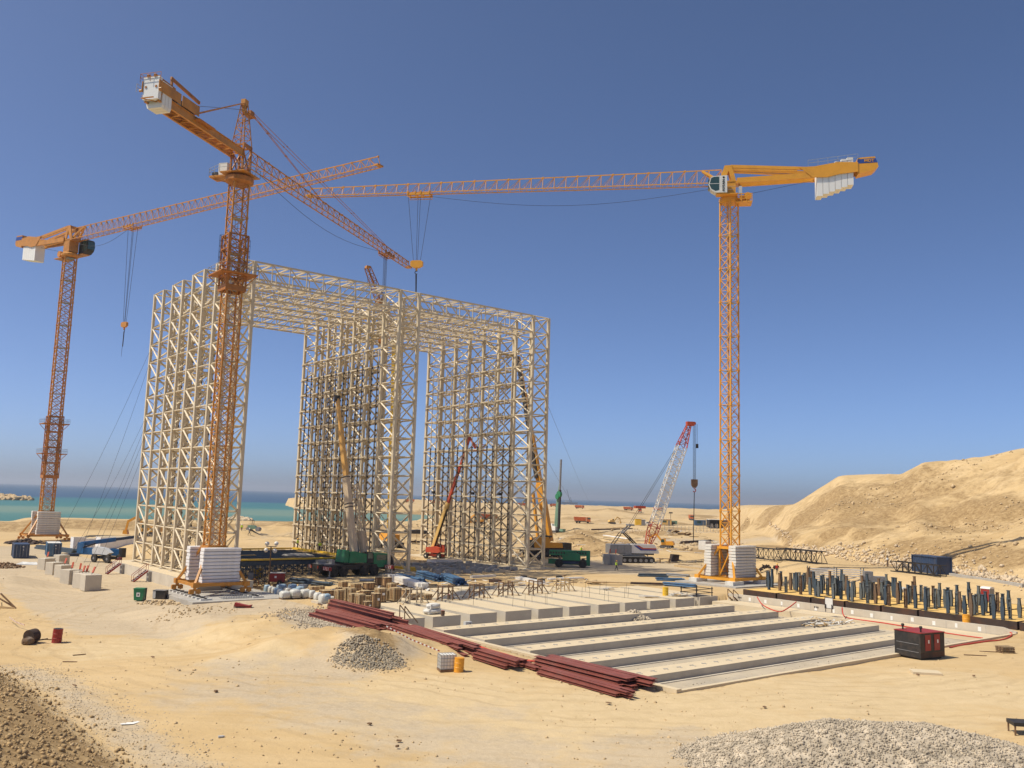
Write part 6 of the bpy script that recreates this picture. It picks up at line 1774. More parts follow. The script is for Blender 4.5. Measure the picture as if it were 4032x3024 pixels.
for y in (-.9, .9): MB().tube((-W / 2 + .6, y, H + .05), (-W / 2 + .6, y, H + .4), .07).lathe([(.12, 0), (.14, .1), (.1, .2)], (-W / 2 + .6, y, H + .36)).build("exhaust_stub", BLACKM, t)
# small red generator with lamp mast
p = at(1090, 2302)
t = thing("red_generator", "small red wheeled generator behind the wrapped pallets", "generator", p, R(10))
MB().box2((-1.0, -.6, .45), (1.1, .6, 1.65)).build("housing", DKRED, t); MB().box2((-1.02, -.62, 1.66), (1.12, .62, 1.75)).build("roof_sheet", OLD_C, t)
MB().box((-.2, -.61, 1.15), (.3, .02, .3)).build("paper_notice", PAPER, t)
for s in (-1, 1): wheel(t, .35, .2, (.4, s * .7, .35))
MB().tube((.95, 0, 1.7), (.95, 0, 2.1), .05).build("exhaust_stub", BLACKM, t)
p = at(1058, 2305)
t = thing("lamp_mast", "dark pole with four round white lamps before the formwork deck", "lamp post", p)
MB().lathe([(.16, 0), (.12, 2), (.09, 5.6)], n=10).build("pole", WOODD, t)
MB().bar((-.7, 0, 5.6), (.8, 0, 5.6), .1).bar((0, -.5, 5.3), (0, .5, 5.3), .08).build("cross_arm", BLACKM, t)
for x, z in ((-.6, 6.0), (.75, 6.05), (-.7, 5.05), (.6, 5.0)):
    MB().lathe([(.08, -.32), (.24, -.22), (.34, 0), (.27, .22), (.08, .32)], (x, 0, z), 14).build("lamp_globe", LAMPW, t, smooth=True)
MB().bar((-1.1, 0, 0), (-.1, 0, 2.2), .07).build("stay", WOODD, t)
# yellow form pieces
for q, w, lb in (((1012, 2275), 1.7, "bright yellow steel form standing upright, right of the centre crane ballast"), ((975, 2272), 1.5, "bright yellow steel form lying flat at the foot of the centre crane ballast")):
    p = at(*q); up_ = w > 1.6
    t = thing("yellow_form", lb, "steel form", p, .2)
    if up_: MB().prism([(-.75, 0), (.75, .05), (.8, 1.5), (-.7, 1.35)], 1, -.35, .35).build("form_panel", YELP, t); MB().bar((-.75, -.4, .7), (.8, -.4, .75), .1).bar((-.75, -.4, 1.2), (.8, -.4, 1.3), .1).build("form_rib", YELP, t)
    else: MB().prism([(-1.0, 0), (1.0, 0), (.9, .5), (-1.0, .35)], 1, -.6, .6).build("form_panel", YELP, t); MB().bar((-1, -.62, .2), (.95, -.62, .25), .08).build("form_rib", YELP, t)
p = at(1585, 2246)
t = thing("yellow_hose_roll", "long yellow roll lying at the foot of the middle leg", "roll", p + Vector((.3, 0, 0)), R(3))
MB().prism([(-2.0, 0), (2.0, 0), (1.7, .6), (-1.8, .75)], 1, -.5, .5).build("roll_body", YELP, t); MB().box2((-2.1, -.55, 0), (2.1, .55, .12)).build("roll_base", YELP, t)
p = at(1535, 2258); t = thing("column_boot", "dark tapered boot at the front foot of the middle leg", "column boot", p, GRID_RZ)
MB().bar((0, 0, 0), (0, 0, 2.9), 1.3, 1.3, .35, .35).build("boot_shell", RUSTP, t); MB().box((0, 0, .06), (1.7, 1.7, .12)).build("base_plate", BLACKM, t)
# green bin, black box
p = at(548, 2366); t = thing("wheelie_bin", "dark green wheelie bin with a white sticker on the road", "bin", p, R(5))
MB().prism([(-.5, .12), (.5, .12), (.62, 1.45), (-.62, 1.45)], 1, -.5, .5).build("bin_body", GREEN, t)
MB().prism([(-.66, 1.46), (.66, 1.46), (.62, 1.56), (-.62, 1.56)], 1, -.56, .56).build("bin_lid", GREEN, t)
MB().box((-.02, -.51, .8), (.42, .015, .5)).build("sticker", PAPER, t); MB().box((-.02, -.52, .8), (.16, .012, .22)).build("sticker_symbol", BLACKM, t)
for x in (-.4, .4): MB().tube((x, .45, .12), (x, .6, .12), .12, n=10).build("wheel", BLACK, t)
MB().bar((.72, 0, 0), (.78, 0, 1.6), .12).build("handle_post", BLACKM, t)
p = at(632, 2358); t = thing("metal_box", "small black metal box left of the crane pad", "box", p, R(-4))
MB().box2((-.8, -.5, .05), (.75, .5, 1.05)).build("box_body", BLACKM, t); MB().box2((-.85, -.55, 1.06), (.8, .55, 1.12)).build("box_lid", GREYM, t); MB().box2((-.82, -.52, .1), (-.45, -.505, 1.0)).build("pale_side", LGREY, t)
p = at(955, 2393); t = thing("red_scoop", "small dark red scoop lying on the sand before the crane pad", "scoop", p, .1)
MB().prism([(-.9, .2), (.9, .0), (1.0, .35), (.6, .25), (-.8, .55)], 1, -.35, .35).build("scoop_body", DKRED, t); MB().bar((-.9, -.3, .1), (1, -.3, .2), .1).build("scoop_edge", RUSTP, t)
p = at(985, 2310); t = thing("control_panel", "grey control panel and orange cable reel beside the right crane bogie", "control panel", p, .1)
for x in (-.25, .25): MB().bar((x, 0, 0), (x, 0, 1.2), .07).build("leg", BLACKM, t)
MB().box((0, 0, 1.5), (.75, .3, 1.0)).build("panel_box", GREYM, t)
mb = MB(); mb.path([Vector((.7 + .55 * math.cos(k * .52), -.3, .6 + .55 * math.sin(k * .52))) for k in range(13)], .07); mb.bar((.15, -.3, .6), (1.25, -.3, .6), .06).bar((.7, -.3, 0), (.7, -.3, 1.1), .06).build("cable_reel", RUSTY, t)
# grid of reinforcement on the pad
p = UV(*[a + b for a, b in zip(uv_of(-40.15 * KC, 123.7 * KC), (1.5, -6.2))], -.92)
t = thing("rebar_cage", "flat cage of reinforcement bars lying on the crane pad", "rebar cage", p, GRID_RZ)
mb = MB()
for k in range(16): mb.bar((-2.4 + .32 * k, -.7, .05), (-2.4 + .32 * k, .7, .05), .05); mb.bar((-2.4 + .32 * k, -.7, .05), (-2.4 + .32 * k, -.7, .5), .05)
for y in (-.7, 0, .7): mb.bar((-2.5, y, .05), (2.5, y, .05), .05)
mb.bar((-2.5, -.7, .5), (2.5, -.7, .5), .05); mb.build("bar_grid", GALV, t)
# tyre and scrap at lower left
p = at(118, 2532); t = thing("scrap_drum", "rusted half drum and clod of concrete lying on the sand, lower left", "scrap drum", p, .2)
MB().tube((-.1, -.2, .55), (.25, .5, .6), .6, n=18).build("drum_shell", RUSTP, t); MB().blob((.05, -.75, .3), (1.1, .8, .75), 4, 10, 6, .15).build("concrete_lump", POSTR, t); MB().bar((.5, -.3, .25), (1.4, .1, .35), .1).build("bent_bar", RUSTP, t)
p = at(0, 2395); t = thing("timber_frame", "triangular frame of pale and dark timbers on the sand, left picture edge", "timber frame", p, R(0))
a = at(62, 2397) - p
for b in (Vector((-.2, .2, 1.6)), Vector((-.6, .5, 1.1)), Vector((-1.2, -.1, .3)), Vector((-1.0, -.3, .1))): MB().bar(b, a + Vector((0, 0, .06)), .14).build("timber", WOODD if b.z > .5 else WOODP, t)
for k in range(3): MB().bar((-.8 + .5 * k, 0, .1), (-1.0 + .5 * k, .2, 1.2 - .3 * k), .12).build("timber", WOODP, t)
# rail frame, wood stairs, rubble, scrap timber
p = on_z(2745, 2345, .1); t = thing("guard_frame", "low black guard rail around a hole in the right hand block", "guard rail", p, GRID_RZ)
mb = MB()
for x in (-1.6, 1.6):
    for y in (-1.2, 1.4): MB().bar((x, y, 0), (x, y, 1.2), .1).build("post", BLACKM, t)
for z in (.45, .95): mb.bar((-1.8, -1.2, z), (1.8, -1.2, z), .08).bar((-1.8, 1.4, z), (1.8, 1.4, z), .08).bar((1.6, -1.3, z), (1.6, 1.5, z), .08).bar((-1.6, -1.3, z), (-1.6, 1.5, z), .08)
mb.build("rail", BLACKM, t); MB().box((0, 0, .02), (2.6, 2.2, .03)).build("dark_cover", BLACKM, t)
p = on_z(2895, 2385, -1.1); t = thing("timber_stair", "small timber stair down into the pit at the wall corner", "stair", p, GRID_RZ + R(180))
for s in (-.45, .45): MB().bar((-1.0, s, 0), (1.0, s, 1.3), .08, .2).bar((-1.0, s, .9), (1.0, s, 2.2), .08).bar((-1, s, 0), (-1, s, .95), .08).bar((1, s, 1.2), (1, s, 2.2), .08).build("stringer", WOODD, t)
for k in range(5): MB().box((-.9 + .45 * k, 0, .1 + .27 * k), (.3, .9, .05)).build("tread", WOODP, t)
p = UV(-4.5, -55.2, -1.12)
rr_ = np.random.RandomState(2)
def heap(c, rx, h, n, smin, smax, name, m, seed, rz=0):
    q = np.random.RandomState(seed)
    a, rad = q.uniform(0, 2 * np.pi, n), np.sqrt(q.uniform(0, 1, n))
    x, y = rad * np.cos(a) * rx, rad * np.sin(a) * rx * .8
    z = h * (1 - rad) ** .9 * q.uniform(.8, 1.05, n)
    zz = np.full(n, c.z)
    if ground_z(c.x, c.y) > -1.9: zz = np.maximum(gz(c.x + x, c.y + y), -3.2)
    P = np.stack([c.x + x, c.y + y, zz + z], -1)
    return rocks(name, P, q.uniform(smin, smax, n), m, seed)
o = heap(on_z(2495, 2438, -1.1), 2.0, 1.05, 700, .12, .38, "rubble_heap", GRAVEL, 3)
heap(at(1450, 2585), 2.6, .12, 1300, .03, .2, "rubble_heap", GREYROCK, 4)
heap(at(1500, 2600), 2.0, .1, 500, .03, .16, "rubble_heap", GREYROCK, 14)
heap(at(1460, 2592), 3.2, .05, 260, .03, .2, "rubble_heap", DIRTROCK, 15)
heap(at(625, 2376), 2.6, .2, 80, .1, .42, "broken_rock", DIRTROCK, 5)
heap(at(760, 2404), 5, .1, 120, .06, .25, "broken_rock", DIRTROCK, 6)
# planks heap
t = thing("scrap_timber_heap", "heap of split grey timber planks in the right corner of the pit", "timber heap", on_z(3232, 2462, -1.0))
q = random.Random(9)
sc = [MB().box((0, 0, 0), (l_, .16, .06)).mesh("plank", WOODP if i % 2 else OLD_C) for i, l_ in enumerate((1.2, 1.8, 2.4, .9))]
for k in range(150):
    a, rad = q.uniform(0, 6.28), math.sqrt(q.random())
    obj("plank", q.choice(sc), t, (rad * 4.3 * math.cos(a), rad * 1.6 * math.sin(a), .08 + .65 * (1 - rad) * q.random() + .1), (q.uniform(-.5, .5), q.uniform(-.35, .35), q.uniform(0, 6.28)))
MB().box((-4.5, -1.2, .1), (3, 1.2, .12), .3).build("plank_sheet", WOODP, t)
t = thing("scrap_timber_heap", "small heap of tangled brown timber on the right hand block", "timber heap", on_z(2675, 2348, .1))
for k in range(30): obj("plank", q.choice(sc), t, (q.uniform(-1, 1), q.uniform(-.6, .6), .06 + q.random() * .3), (q.uniform(-.3, .3), q.uniform(-.3, .3), q.uniform(-.6, .6)), (.7, 1, 1))
for (x, y), lb in ((C4(700, 565), "loose planks lying on the block left of the yellow drum"), (C4(260, 472), "loose dark plank lying across the rear of a block")):
    t = thing("loose_planks", lb, "planks", on_z(x, y, .1))
    for k in range(5): obj("plank", q.choice(sc), t, (q.uniform(-1, 1), q.uniform(-.3, .3), .05 + .06 * k), (0, 0, q.uniform(-.25, .25)))
# tyres
tym = wheel_mesh(.55, .32)[0]
for (x, y), lb in (((2062, 2276), "old black tyre lying flat right of the concrete cube, left one"), ((2100, 2284), "old black tyre lying flat, middle one of three by the white beams"), ((2132, 2289), "old black tyre lying flat, right one of three by the white beams"), ((2202, 2277), "old black tyre lying flat, left one of the pair by the white boards"), ((2230, 2282), "old black tyre lying flat, right one of the pair by the white boards")):
    o = obj("old_tyre", tym, None, at(x, y, .2)); tag(o, lb, "tyre", "old tyres on the ground")
# sign board, toilet, pallet, table, slab, bottle
p = at(3265, 2398); p = on_z(3265, 2400, .42); t = thing("sign_board", "blank white sign board in a brown frame before the yellow slabs", "sign", p, GRID_RZ + R(90))
MB().box((0, 0, .75), (1.0, .06, 1.2)).build("board", OFFW, t); MB().bar((-.4, .1, -.3), (-.4, .1, .6), .07).bar((.4, .1, -.3), (.4, .1, .6), .07).bar((-.55, .03, .12), (.55, .03, .12), .06).bar((-.55, .03, 1.38), (.55, .03, 1.38), .06).bar((-.53, .03, .1), (-.53, .03, 1.4), .06).bar((.53, .03, .1), (.53, .03, 1.4), .06).build("frame", RUSTP, t)
p = at(3890, 2382); t = thing("toilet_cabin", "grey portable toilet with red side and white rounded roof behind the posts", "toilet cabin", p, R(35))
MB().box2((-.6, -.6, .05), (.6, .6, 2.1)).build("cabin_body", GREYM, t); MB().box2((-.62, -.55, .1), (-.605, .55, 2.05)).build("red_side", DKRED, t)
MB().prism([(-.62, 2.1), (.62, 2.1), (.5, 2.28), (0, 2.36), (-.5, 2.28)], 1, -.62, .62).build("roof", OFFW, t)
p = at(3958, 2570); t = thing("pallet_stack", "stack of worn wooden pallets on the sand at the right", "pallets", p, .1)
for k in range(4):
    g_ = obj("pallet", None, t, (rg.uniform(-.05, .05), 0, .15 * k), (0, 0, rg.uniform(-.06, .06)))
    mb = MB()
    for x in (-.55, 0, .55): mb.box((x, 0, .05), (.1, 1.0, .09))
    me = mb.mesh("pallet_bearer", WOODD); obj("pallet_bearer", me, g_)
    for y in range(5): MB().box((0, -.45 + .22 * y, .115), (1.3, .13, .025)).build("board", WOODD if y % 2 else WOODP, g_)
p = at(4008, 2895); t = thing("steel_table", "low dark steel table at the lower right picture edge", "table", p + Vector((.6, .3, 0)), R(-8))
MB().box((0, 0, .62), (1.6, 1.1, .2)).build("table_top", BLACKM, t)
for x in (-.72, .72):
    for y in (-.48, .48): MB().bar((x, y, 0), (x, y, .55), .08).build("leg", WOODD, t)
p = at(3645, 2652); t = thing("concrete_cover", "square pale concrete cover slab on the sand in front of the generator box", "cover slab", p, R(-12)); MB().box((0, 0, .08), (2.1, 1.4, .2)).build("cover_body", CONC_T, t)
p = at(870, 2905); t = thing("plastic_bottle", "crushed clear plastic bottle on the road", "bottle", p, .5); MB().tube((-.14, 0, .06), (.1, 0, .06), .06, n=10).tube((.1, 0, .06), (.2, 0, .06), .05, .02, n=10).build("bottle_body", LGREY, t)
p = at(512, 2850); t = thing("torn_paper", "torn white sheet lying on the grey gravel strip", "paper sheet", p, .6); MB().prism([(-.45, -.1), (.1, -.28), (.5, .02), (.42, .25), (.12, .12), (-.1, .2), (-.5, .1)], 2, .03, .045).build("sheet", PAPER, t)
for (x, y), L2, rz, lb in (((205, 2520), 1.8, .0, "dark plank lying behind the red drum"), ((312, 2580), 1.0, .7, "short stick lying right of the red drum"), ((275, 2608), 1.1, .05, "pale plank lying on the sand below the red drum"), ((3840, 2582), 1.9, -.12, "thin brown bar lying on the sand before the pallets"), ((3900, 2568), 1.9, -.1, "thin brown bar lying left of the pallet stack")):
    o = obj("loose_plank", MB().box((0, 0, .05), (L2, .1, .06)).mesh("loose_plank", WOODD), None, at(x, y), (0, 0, rz)); tag(o, lb, "plank")
# paint pots on the stack
for k, (x, y) in enumerate((C2(845, 690), C2(880, 690))):
    p = at(1740 + k * 22, 2503 + 3 * k); p.z = at(1700, 2540).z + 1.05
    t = thing("paint_pot", "paint splashed pot on top of the high red beam stack, %s" % ("left" if k == 0 else "right"), "paint pot", p); MB().lathe([(.17, 0), (.2, .45), (.21, .46)], n=14).build("pot_body", POSTR, t); MB().lathe([(.15, .465), (.15, .475)], n=14).build("paint_surface", DKRED, t)
# ------------------------------------------------------------------ formwork deck, far things, people
# dark scaffold deck with yellow timber beams between the left and middle legs
dk = grid_thing("formwork_deck", "dark scaffold deck with yellow timber beams between the left and middle legs", "formwork deck", 0, 0, 0)
U0, U1, V0, V1, ZB, ZT = -25.0, -4.3, 1.0, 24.5, -1.2, 2.2
pm_ = MB().box((0, 0, .5), (.1, .1, 1)).mesh("scaffold_post", POSTD)
for i in range(15):
    u = U0 + (U1 - U0) * i / 14
    for j in range(6):
        v = V0 + (V1 - V0) * j / 5
        obj("scaffold_post", pm_, dk, (u, v, ZB), None, (1, 1, ZT - ZB - .3))
mb = MB()
for j in range(6):
    v = V0 + (V1 - V0) * j / 5
    for i in range(14):
        a, b = U0 + (U1 - U0) * i / 14, U0 + (U1 - U0) * (i + 1) / 14
        for k in range(3):
            z = ZB + .3 + k * 1.0
            mb.bar((a, v, z), (b, v, z + 1.0), .07).bar((b, v, z), (a, v, z + 1.0), .07)
            mb.bar((a, v, z), (b, v, z), .09)
        mb.box(((a + b) / 2, v, ZT - .42), (b - a, .1, .5))
o = mb.build("scaffold_brace", POSTD, dk); o["kind"] = "stuff"
for j in range(24):
    v = V0 + .3 + (V1 - V0 - .6) * j / 23
    if 1 < j < 22: MB().box(((U0 + U1) / 2, v, ZT - .1), (U1 - U0, .16, .2)).build("dark_joist", POSTD, dk)
ym = MB().box((0, 0, 0), (5.2, .2, .22)).mesh("yellow_beam", YELP)
for v in (V0 - .2, V0 + .15, V0 + .5, V1, V1 - .5):
    for k in range(4): obj("yellow_beam", ym, dk, (U0 + 2.6 + k * 5.17, v, ZT + .12 + (k % 2) * .03))
for k in range(5):
    for q in range(3): obj("yellow_beam", ym, dk, (U1 - .4 - q * .5, V0 + 2.4 + k * 4.7, ZT + .14 + .05 * (q % 2)), (0, 0, R(90)))
bd = MB().box((0, 0, 0), (4.0, 1.0, .05)).mesh("deck_board", OCHRE)
for u, v in ((U1 - 2.4, 6), (U1 - 2.2, 11.5), (U1 - 2.6, 17), (-10, 22), (-16, 23), (-19, 22.2), (-22, 15), (-20, 11)): obj("deck_board", bd, dk, (u, v, ZT + .06), (0, 0, R(90) if u > -8 else .05))
p = UV(-12.5, 7, ZT); t = thing("sand_pile", "low grey pile of sand on the formwork deck", "sand pile", p); MB().blob((0, 0, .1), (5, 2.2, .9), 3, 14, 6, .12).build("pile_body", CONC_G, t, smooth=True)
# block rows on the ground between the middle and right legs
bm_ = MB().box((0, 0, .3), (.95, .8, .6)).mesh("concrete_brick", CONC_G)
q = random.Random(21)
t = thing("block_field", "low rows of dark wet concrete blocks between the middle and right legs", "block rows", UV(0, 0, -.1), GRID_RZ)
for i in range(10):
    for j in range(9):
        if q.random() < .78: obj("concrete_brick", bm_, t, (4.2 + i * 2.05 + q.uniform(-.2, .2), -4.2 + j * 1.9 + q.uniform(-.2, .2), q.uniform(-.25, .1)), (0, 0, q.uniform(-.08, .08)))
# far shelters and plant
p = at(1640, 2142); t = thing("open_shelter", "dark open roofed shelter with people sitting, behind the middle leg", "shelter", p, .1)
MB().prism([(-3.2, 2.7), (3.2, 2.7), (3.4, 3.4), (0, 3.7), (-3.4, 3.4)], 1, -2, 2).build("roof", BLACKM, t)
for x in (-3, 0, 3): MB().bar((x, -1.9, 0), (x, -1.9, 2.7), .15).build("post", WOODP, t)
MB().box((0, 1.2, .5), (5, .5, .5)).build("bench", WOODD, t)
p = at(2832, 2078); t = thing("open_shed", "dark open shed with a flat roof, behind the right crane mast", "shed", p, R(4))
MB().box2((-6.2, -3, 4.1), (6.4, 3, 4.35)).build("roof", OLD_C, t); MB().box2((-6, 2.6, 0), (6.2, 2.9, 4.1)).build("back_wall", BLACKM, t)
MB().box2((1.0, -2.9, 0), (6.2, -2.7, 4.1)).build("side_wall", WOODD, t); MB().box2((-6, -2.8, 0), (-5.8, 2.8, 4.1)).build("end_wall", BLACKM, t)
for x in (-6, -2.2, 1): MB().bar((x, -2.8, 0), (x, -2.8, 4.1), .22).build("post", BLACKM, t)
for x in (-4.3, -1.6): MB().lathe([(.8, 0), (.8, 1.8), (.5, 2.1)], (x, -.6, 0), 14).build("white_tank", LGREY, t)
def box_cabin(px, py, dims, m, label, cat, rz=0, win=True):
    p = at(px, py); t = thing(cat.replace(" ", "_"), label, cat, p, rz)
    L_, W, H = dims
    MB().box2((-L_ / 2, -W / 2, .1), (L_ / 2, W / 2, H)).build("body", m, t); MB().box2((-L_ / 2 - .1, -W / 2 - .1, H + .001), (L_ / 2 + .1, W / 2 + .1, H + .12)).build("roof", OLD_C, t)
    if win: MB().box2((-L_ * .3, -W / 2 - .02, H * .45), (L_ * .05, -W / 2 - .004, H * .8)).build("window", GLASS, t); MB().box2((L_ * .2, -W / 2 - .02, .15), (L_ * .35, -W / 2 - .004, H * .8)).build("door", GREYM, t)
box_cabin(2755, 2070, (6, 3, 3), BLUE, "grey blue site cabin left of the dark shed", "site cabin", .05)
box_cabin(2620, 2068, (6, 2.6, 3.2), OCHRE, "pale yellow cabin on the far bench, left of the green compressor", "site cabin", .05)
box_cabin(2512, 2068, (3, 2.5, 3.2), YELP, "small yellow container left of the parked pickup", "small container", 0, False)
box_cabin(2527, 2069, (3.4, 2.5, 3.0), GREYM, "small grey container beside the yellow one", "small container", 0, False)
p = at(2550, 2068); t = thing("pickup_car", "white pickup car parked far behind the crawler crane boom", "car", p, 0)
MB().prism([(-2.4, .5), (2.4, .5), (2.4, 1.05), (1.2, 1.15), (.6, 1.8), (-.9, 1.8), (-1.1, 1.15), (-2.4, 1.1)], 1, -.9, .9).build("body", OFFW, t); MB().prism([(-.75, 1.2), (.95, 1.2), (.5, 1.7), (-.75, 1.7)], 1, -.92, .92).build("window", GLASS, t)
for x in (-1.5, 1.5):
    for s in (-1, 1): wheel(t, .38, .25, (x, s * .8, .38))
p = at(2648, 2068); t = thing("compressor", "olive compressor with a lamp mast on the far bench", "compressor", p); MB().box2((-2.4, -1, .5), (2.4, 1, 2.4)).build("body", PALEGREEN, t); MB().box2((-1, -1.1, .8), (1.2, -1.005, 1.6)).build("vent", BLACKM, t); MB().bar((-1, 0, 2.4), (-1, 0, 6.4), .18).box((-1, 0, 6.6), (2, .5, .7)).build("lamp_mast", BLACKM, t)
for s in (-1, 1): wheel(t, .4, .25, (0, s * .95, .4))
def digger(px, py, m, label, rz, s=1.0):
    p = at(px, py); t = thing("excavator", label, "excavator", p, rz); t.scale = (s, s, s)
    tracks(t, 3.8, 2.4, .8, tw=.55)
    MB().prism([(-2.2, .9), (1.2, .9), (1.2, 1.9), (-1.8, 2.1), (-2.2, 1.6)], 1, -1.2, 1.2).build("machine_house", m, t)
    c_ = MB().prism([(.1, .9), (1.5, .9), (1.4, 2.7), (.2, 2.8)], 1, .3, 1.2).build("operator_cab", m, t); MB().prism([(.5, 1.7), (1.52, 1.7), (1.42, 2.6), (.5, 2.6)], 1, .28, 1.22).build("window", GLASS, c_)
    MB().bar((1.1, -.2, 1.5), (3.2, -.2, 4.0), .4, .5).bar((3.2, -.2, 4.0), (5.0, -.2, 3.0), .35, .5).build("boom", m, t); MB().bar((5.0, -.2, 3.2), (5.4, -.2, 1.0), .3, .4).prism([(4.8, .2), (5.9, .3), (5.8, 1.1), (5.1, 1.2)], 1, -.7, .3).build("bucket_arm", m, t)
digger(2625, 2158, YEL2, "yellow excavator attachment and small digger beside the crawler crane", R(160), .8)
digger(2410, 2062, OCHRE, "dusty yellow excavator far behind, left of the crawler crane boom", R(20), .9)
digger(1885, 2062, YEL2, "yellow excavator far behind the right leg by the water", R(140), 1.0)
digger(590, 2110, YEL2, "yellow excavator behind the left leg of the frame", R(180), 1.2)
p = at(998, 2092); t = thing("road_roller", "small pale blue road roller on the sand behind the deck", "roller", p, R(170))
MB().tube((-1.3, -.7, .55), (-1.3, .7, .55), .55, n=16).tube((1.2, -.7, .55), (1.2, .7, .55), .55, n=16).build("drum", GREYM, t); MB().prism([(-1.2, .6), (1.4, .6), (1.4, 1.5), (-.2, 1.5), (-.6, 1.2)], 1, -.6, .6).build("body", PALEGREEN, t)
MB().path([Vector((.3, -.5, 1.4)), Vector((.2, -.5, 2.7)), Vector((.2, .5, 2.7)), Vector((.3, .5, 1.4))], .06).build("roll_bar", BLACKM, t)
# stacked pale slabs behind the left leg and far left
for q_, d_, lb in (((380, 2158), (7, 3, 2.2), "long white concrete block behind the blue boom lift"), ((470, 2150), (9, 4, 2.0), "wide pale concrete block behind the left leg, right of the blue boom lift"), ((305, 2170), (2.5, 2.5, 3.0), "white concrete cube at the left end of the blue boom lift"), ((1750, 2215), (6, 3, .6), "low pale slab between the middle and right legs")):
    p = at(*q_); t = thing("concrete_mass", lb, "concrete block", p, GRID_RZ); MB().box2((-d_[0] / 2, -d_[1] / 2, -.3), (d_[0] / 2, d_[1] / 2, d_[2])).build("block_body", WHITE_C, t); MB().box2((-d_[0] / 2, -d_[1] / 2, d_[2] + .002), (d_[0] / 2, d_[1] / 2, d_[2] + .02)).build("block_top", CONC_T, t)
bundle((150, 2160), (300, 2180), [4, 3], .2, "dark steel beam stacked below the far left crane", "dark beams below the far left crane", m=POSTD, name="steel_beam", cat="steel beam", square=True, fan=.05)
bundle((250, 2190), (310, 2190), [3, 2], .15, "dark blue pipe lying right of the light blue container", "dark pipes by the container", m=DKBLUE)
p = at(110, 2224); t = thing("crumpled_sheet", "crumpled silver sheet metal lying before the navy container", "sheet metal", p); MB().add([(-2, -.4, .05), (-1.2, .3, .5), (-.6, -.2, .08), (0, .3, .45), (.7, -.3, .06), (1.3, .3, .5), (2, -.2, .05), (-1.9, -.8, 0), (2, -.9, 0)], [(0, 1, 2), (2, 1, 3), (2, 3, 4), (4, 3, 5), (4, 5, 6), (7, 0, 2), (7, 2, 4), (7, 4, 8), (8, 4, 6)]).build("sheet", GALV, t); MB().box((0, -.9, .08), (4.4, .2, .1)).build("edge_bar", GALV, t)
heap(at(20, 2232), 3.0, .7, 160, .15, .5, "broken_timber", WOODD, 17)
heap(at(100, 2140), 4.5, 1.0, 160, .3, .9, "scrap_metal", RUSTP, 18)
# barge on the sea, small islands
p = on_z(2243, 1975, -2.8); p = Vector(on_y(2243, 1974, 2600)); p.z = -2.6
t = thing("work_barge", "dark work barge with a crane on the sea near the horizon", "barge", p)
MB().prism([(-22, 0), (22, 0), (25, 5), (-24, 5)], 1, -6, 6).build("hull", GREYM, t); MB().box((-8, 0, 8), (10, 8, 6)).build("deck_house", LGREY, t); MB().bar((2, 0, 5), (-9, 0, 42), 1.4).bar((6, 0, 5), (2, 0, 20), 1.2).build("crane_boom", GREYM, t)
heap(on_z(8, 1968, -3.2), 26, 3.5, 260, 2, 7, "rock_islet", DIRTROCK, 22)
heap(on_z(930, 2050, -.0) + Vector((0, 4, 0)), 5, 1.4, 120, .8, 2.2, "shore_rocks", PALEROCK, 23)
# benches, trestle, sand sheets on the right bench
for q_, L2, lb in (((2533, 2215), 3.2, "pair of low dark saw horses before the crawler tracks"), ((2617, 2218), 2.4, "dark work bench right of the crawler tracks")):
    p = at(*q_); t = thing("work_bench", lb, "bench", p, .05); MB().box((0, 0, .95), (L2, .5, .1)).build("bench_top", WOODD, t)
    for x in (-L2 * .4, L2 * .4): MB().bar((x - .2, -.2, 0), (x, 0, .9), .1).bar((x + .2, .2, 0), (x, 0, .9), .1).build("leg", WOODD, t)
p = at(2655, 2208); t = thing("rusty_plate_box", "rusty square steel box tilted on the sand bank", "steel box", p, .5); MB().prism([(-.9, 0), (.7, .1), (.9, 1.3), (-.6, 1.4)], 1, -.6, .6).build("box_plate", RUSTP, t); MB().bar((-.9, -.62, .1), (.9, -.62, 1.2), .1).build("stiffener", RUSTP, t)
p = at(2670, 2110); t = thing("scrap_sheets", "heap of pale bent sheets on the upper bench", "scrap", p, .2)
for k in range(9): MB().box((q.uniform(-3, 3), q.uniform(-1, 1), .3 + .15 * k), (2.4, 1.3, .05), m=Euler((q.uniform(-.4, .4), q.uniform(-.5, .5), q.uniform(0, 3))).to_matrix()).build("bent_sheet", OFFW if k % 2 else WOODD, t)
bundle((2680, 2142), (2800, 2130), [2, 1], .16, "rusty bar lying on the upper bench left of the right crane mast", "rusty bars on the upper bench", m=RUSTP)
heap(at(3005, 2250), 2.6, 1.2, 50, .3, .5, "scrap_rods", RUSTP, 24)
p = at(3495, 2232); t = thing("marker_post", "short striped marker post on the bench left of the blue container", "post", p); MB().lathe([(.16, 0), (.14, 1.8), (.1, 1.9)], n=10).build("post_body", POSTR, t); MB().lathe([(.17, 1.2), (.17, 1.5)], n=10).build("white_band", PAPER, t)
t = thing("pipe_line", "two long parallel concrete kerbs on the bench right of the blue container", "kerb line", at(3760, 2270))
for dz_, off in ((0, 0), (0, 2.0)):
    a, b = at(3770, 2272) - t.location, at(4032, 2312) - t.location
    MB().bar(a + Vector((0, off, .15)), b + Vector((0, off, .15)), .6, .5).build("kerb_length", CONC_G, t)
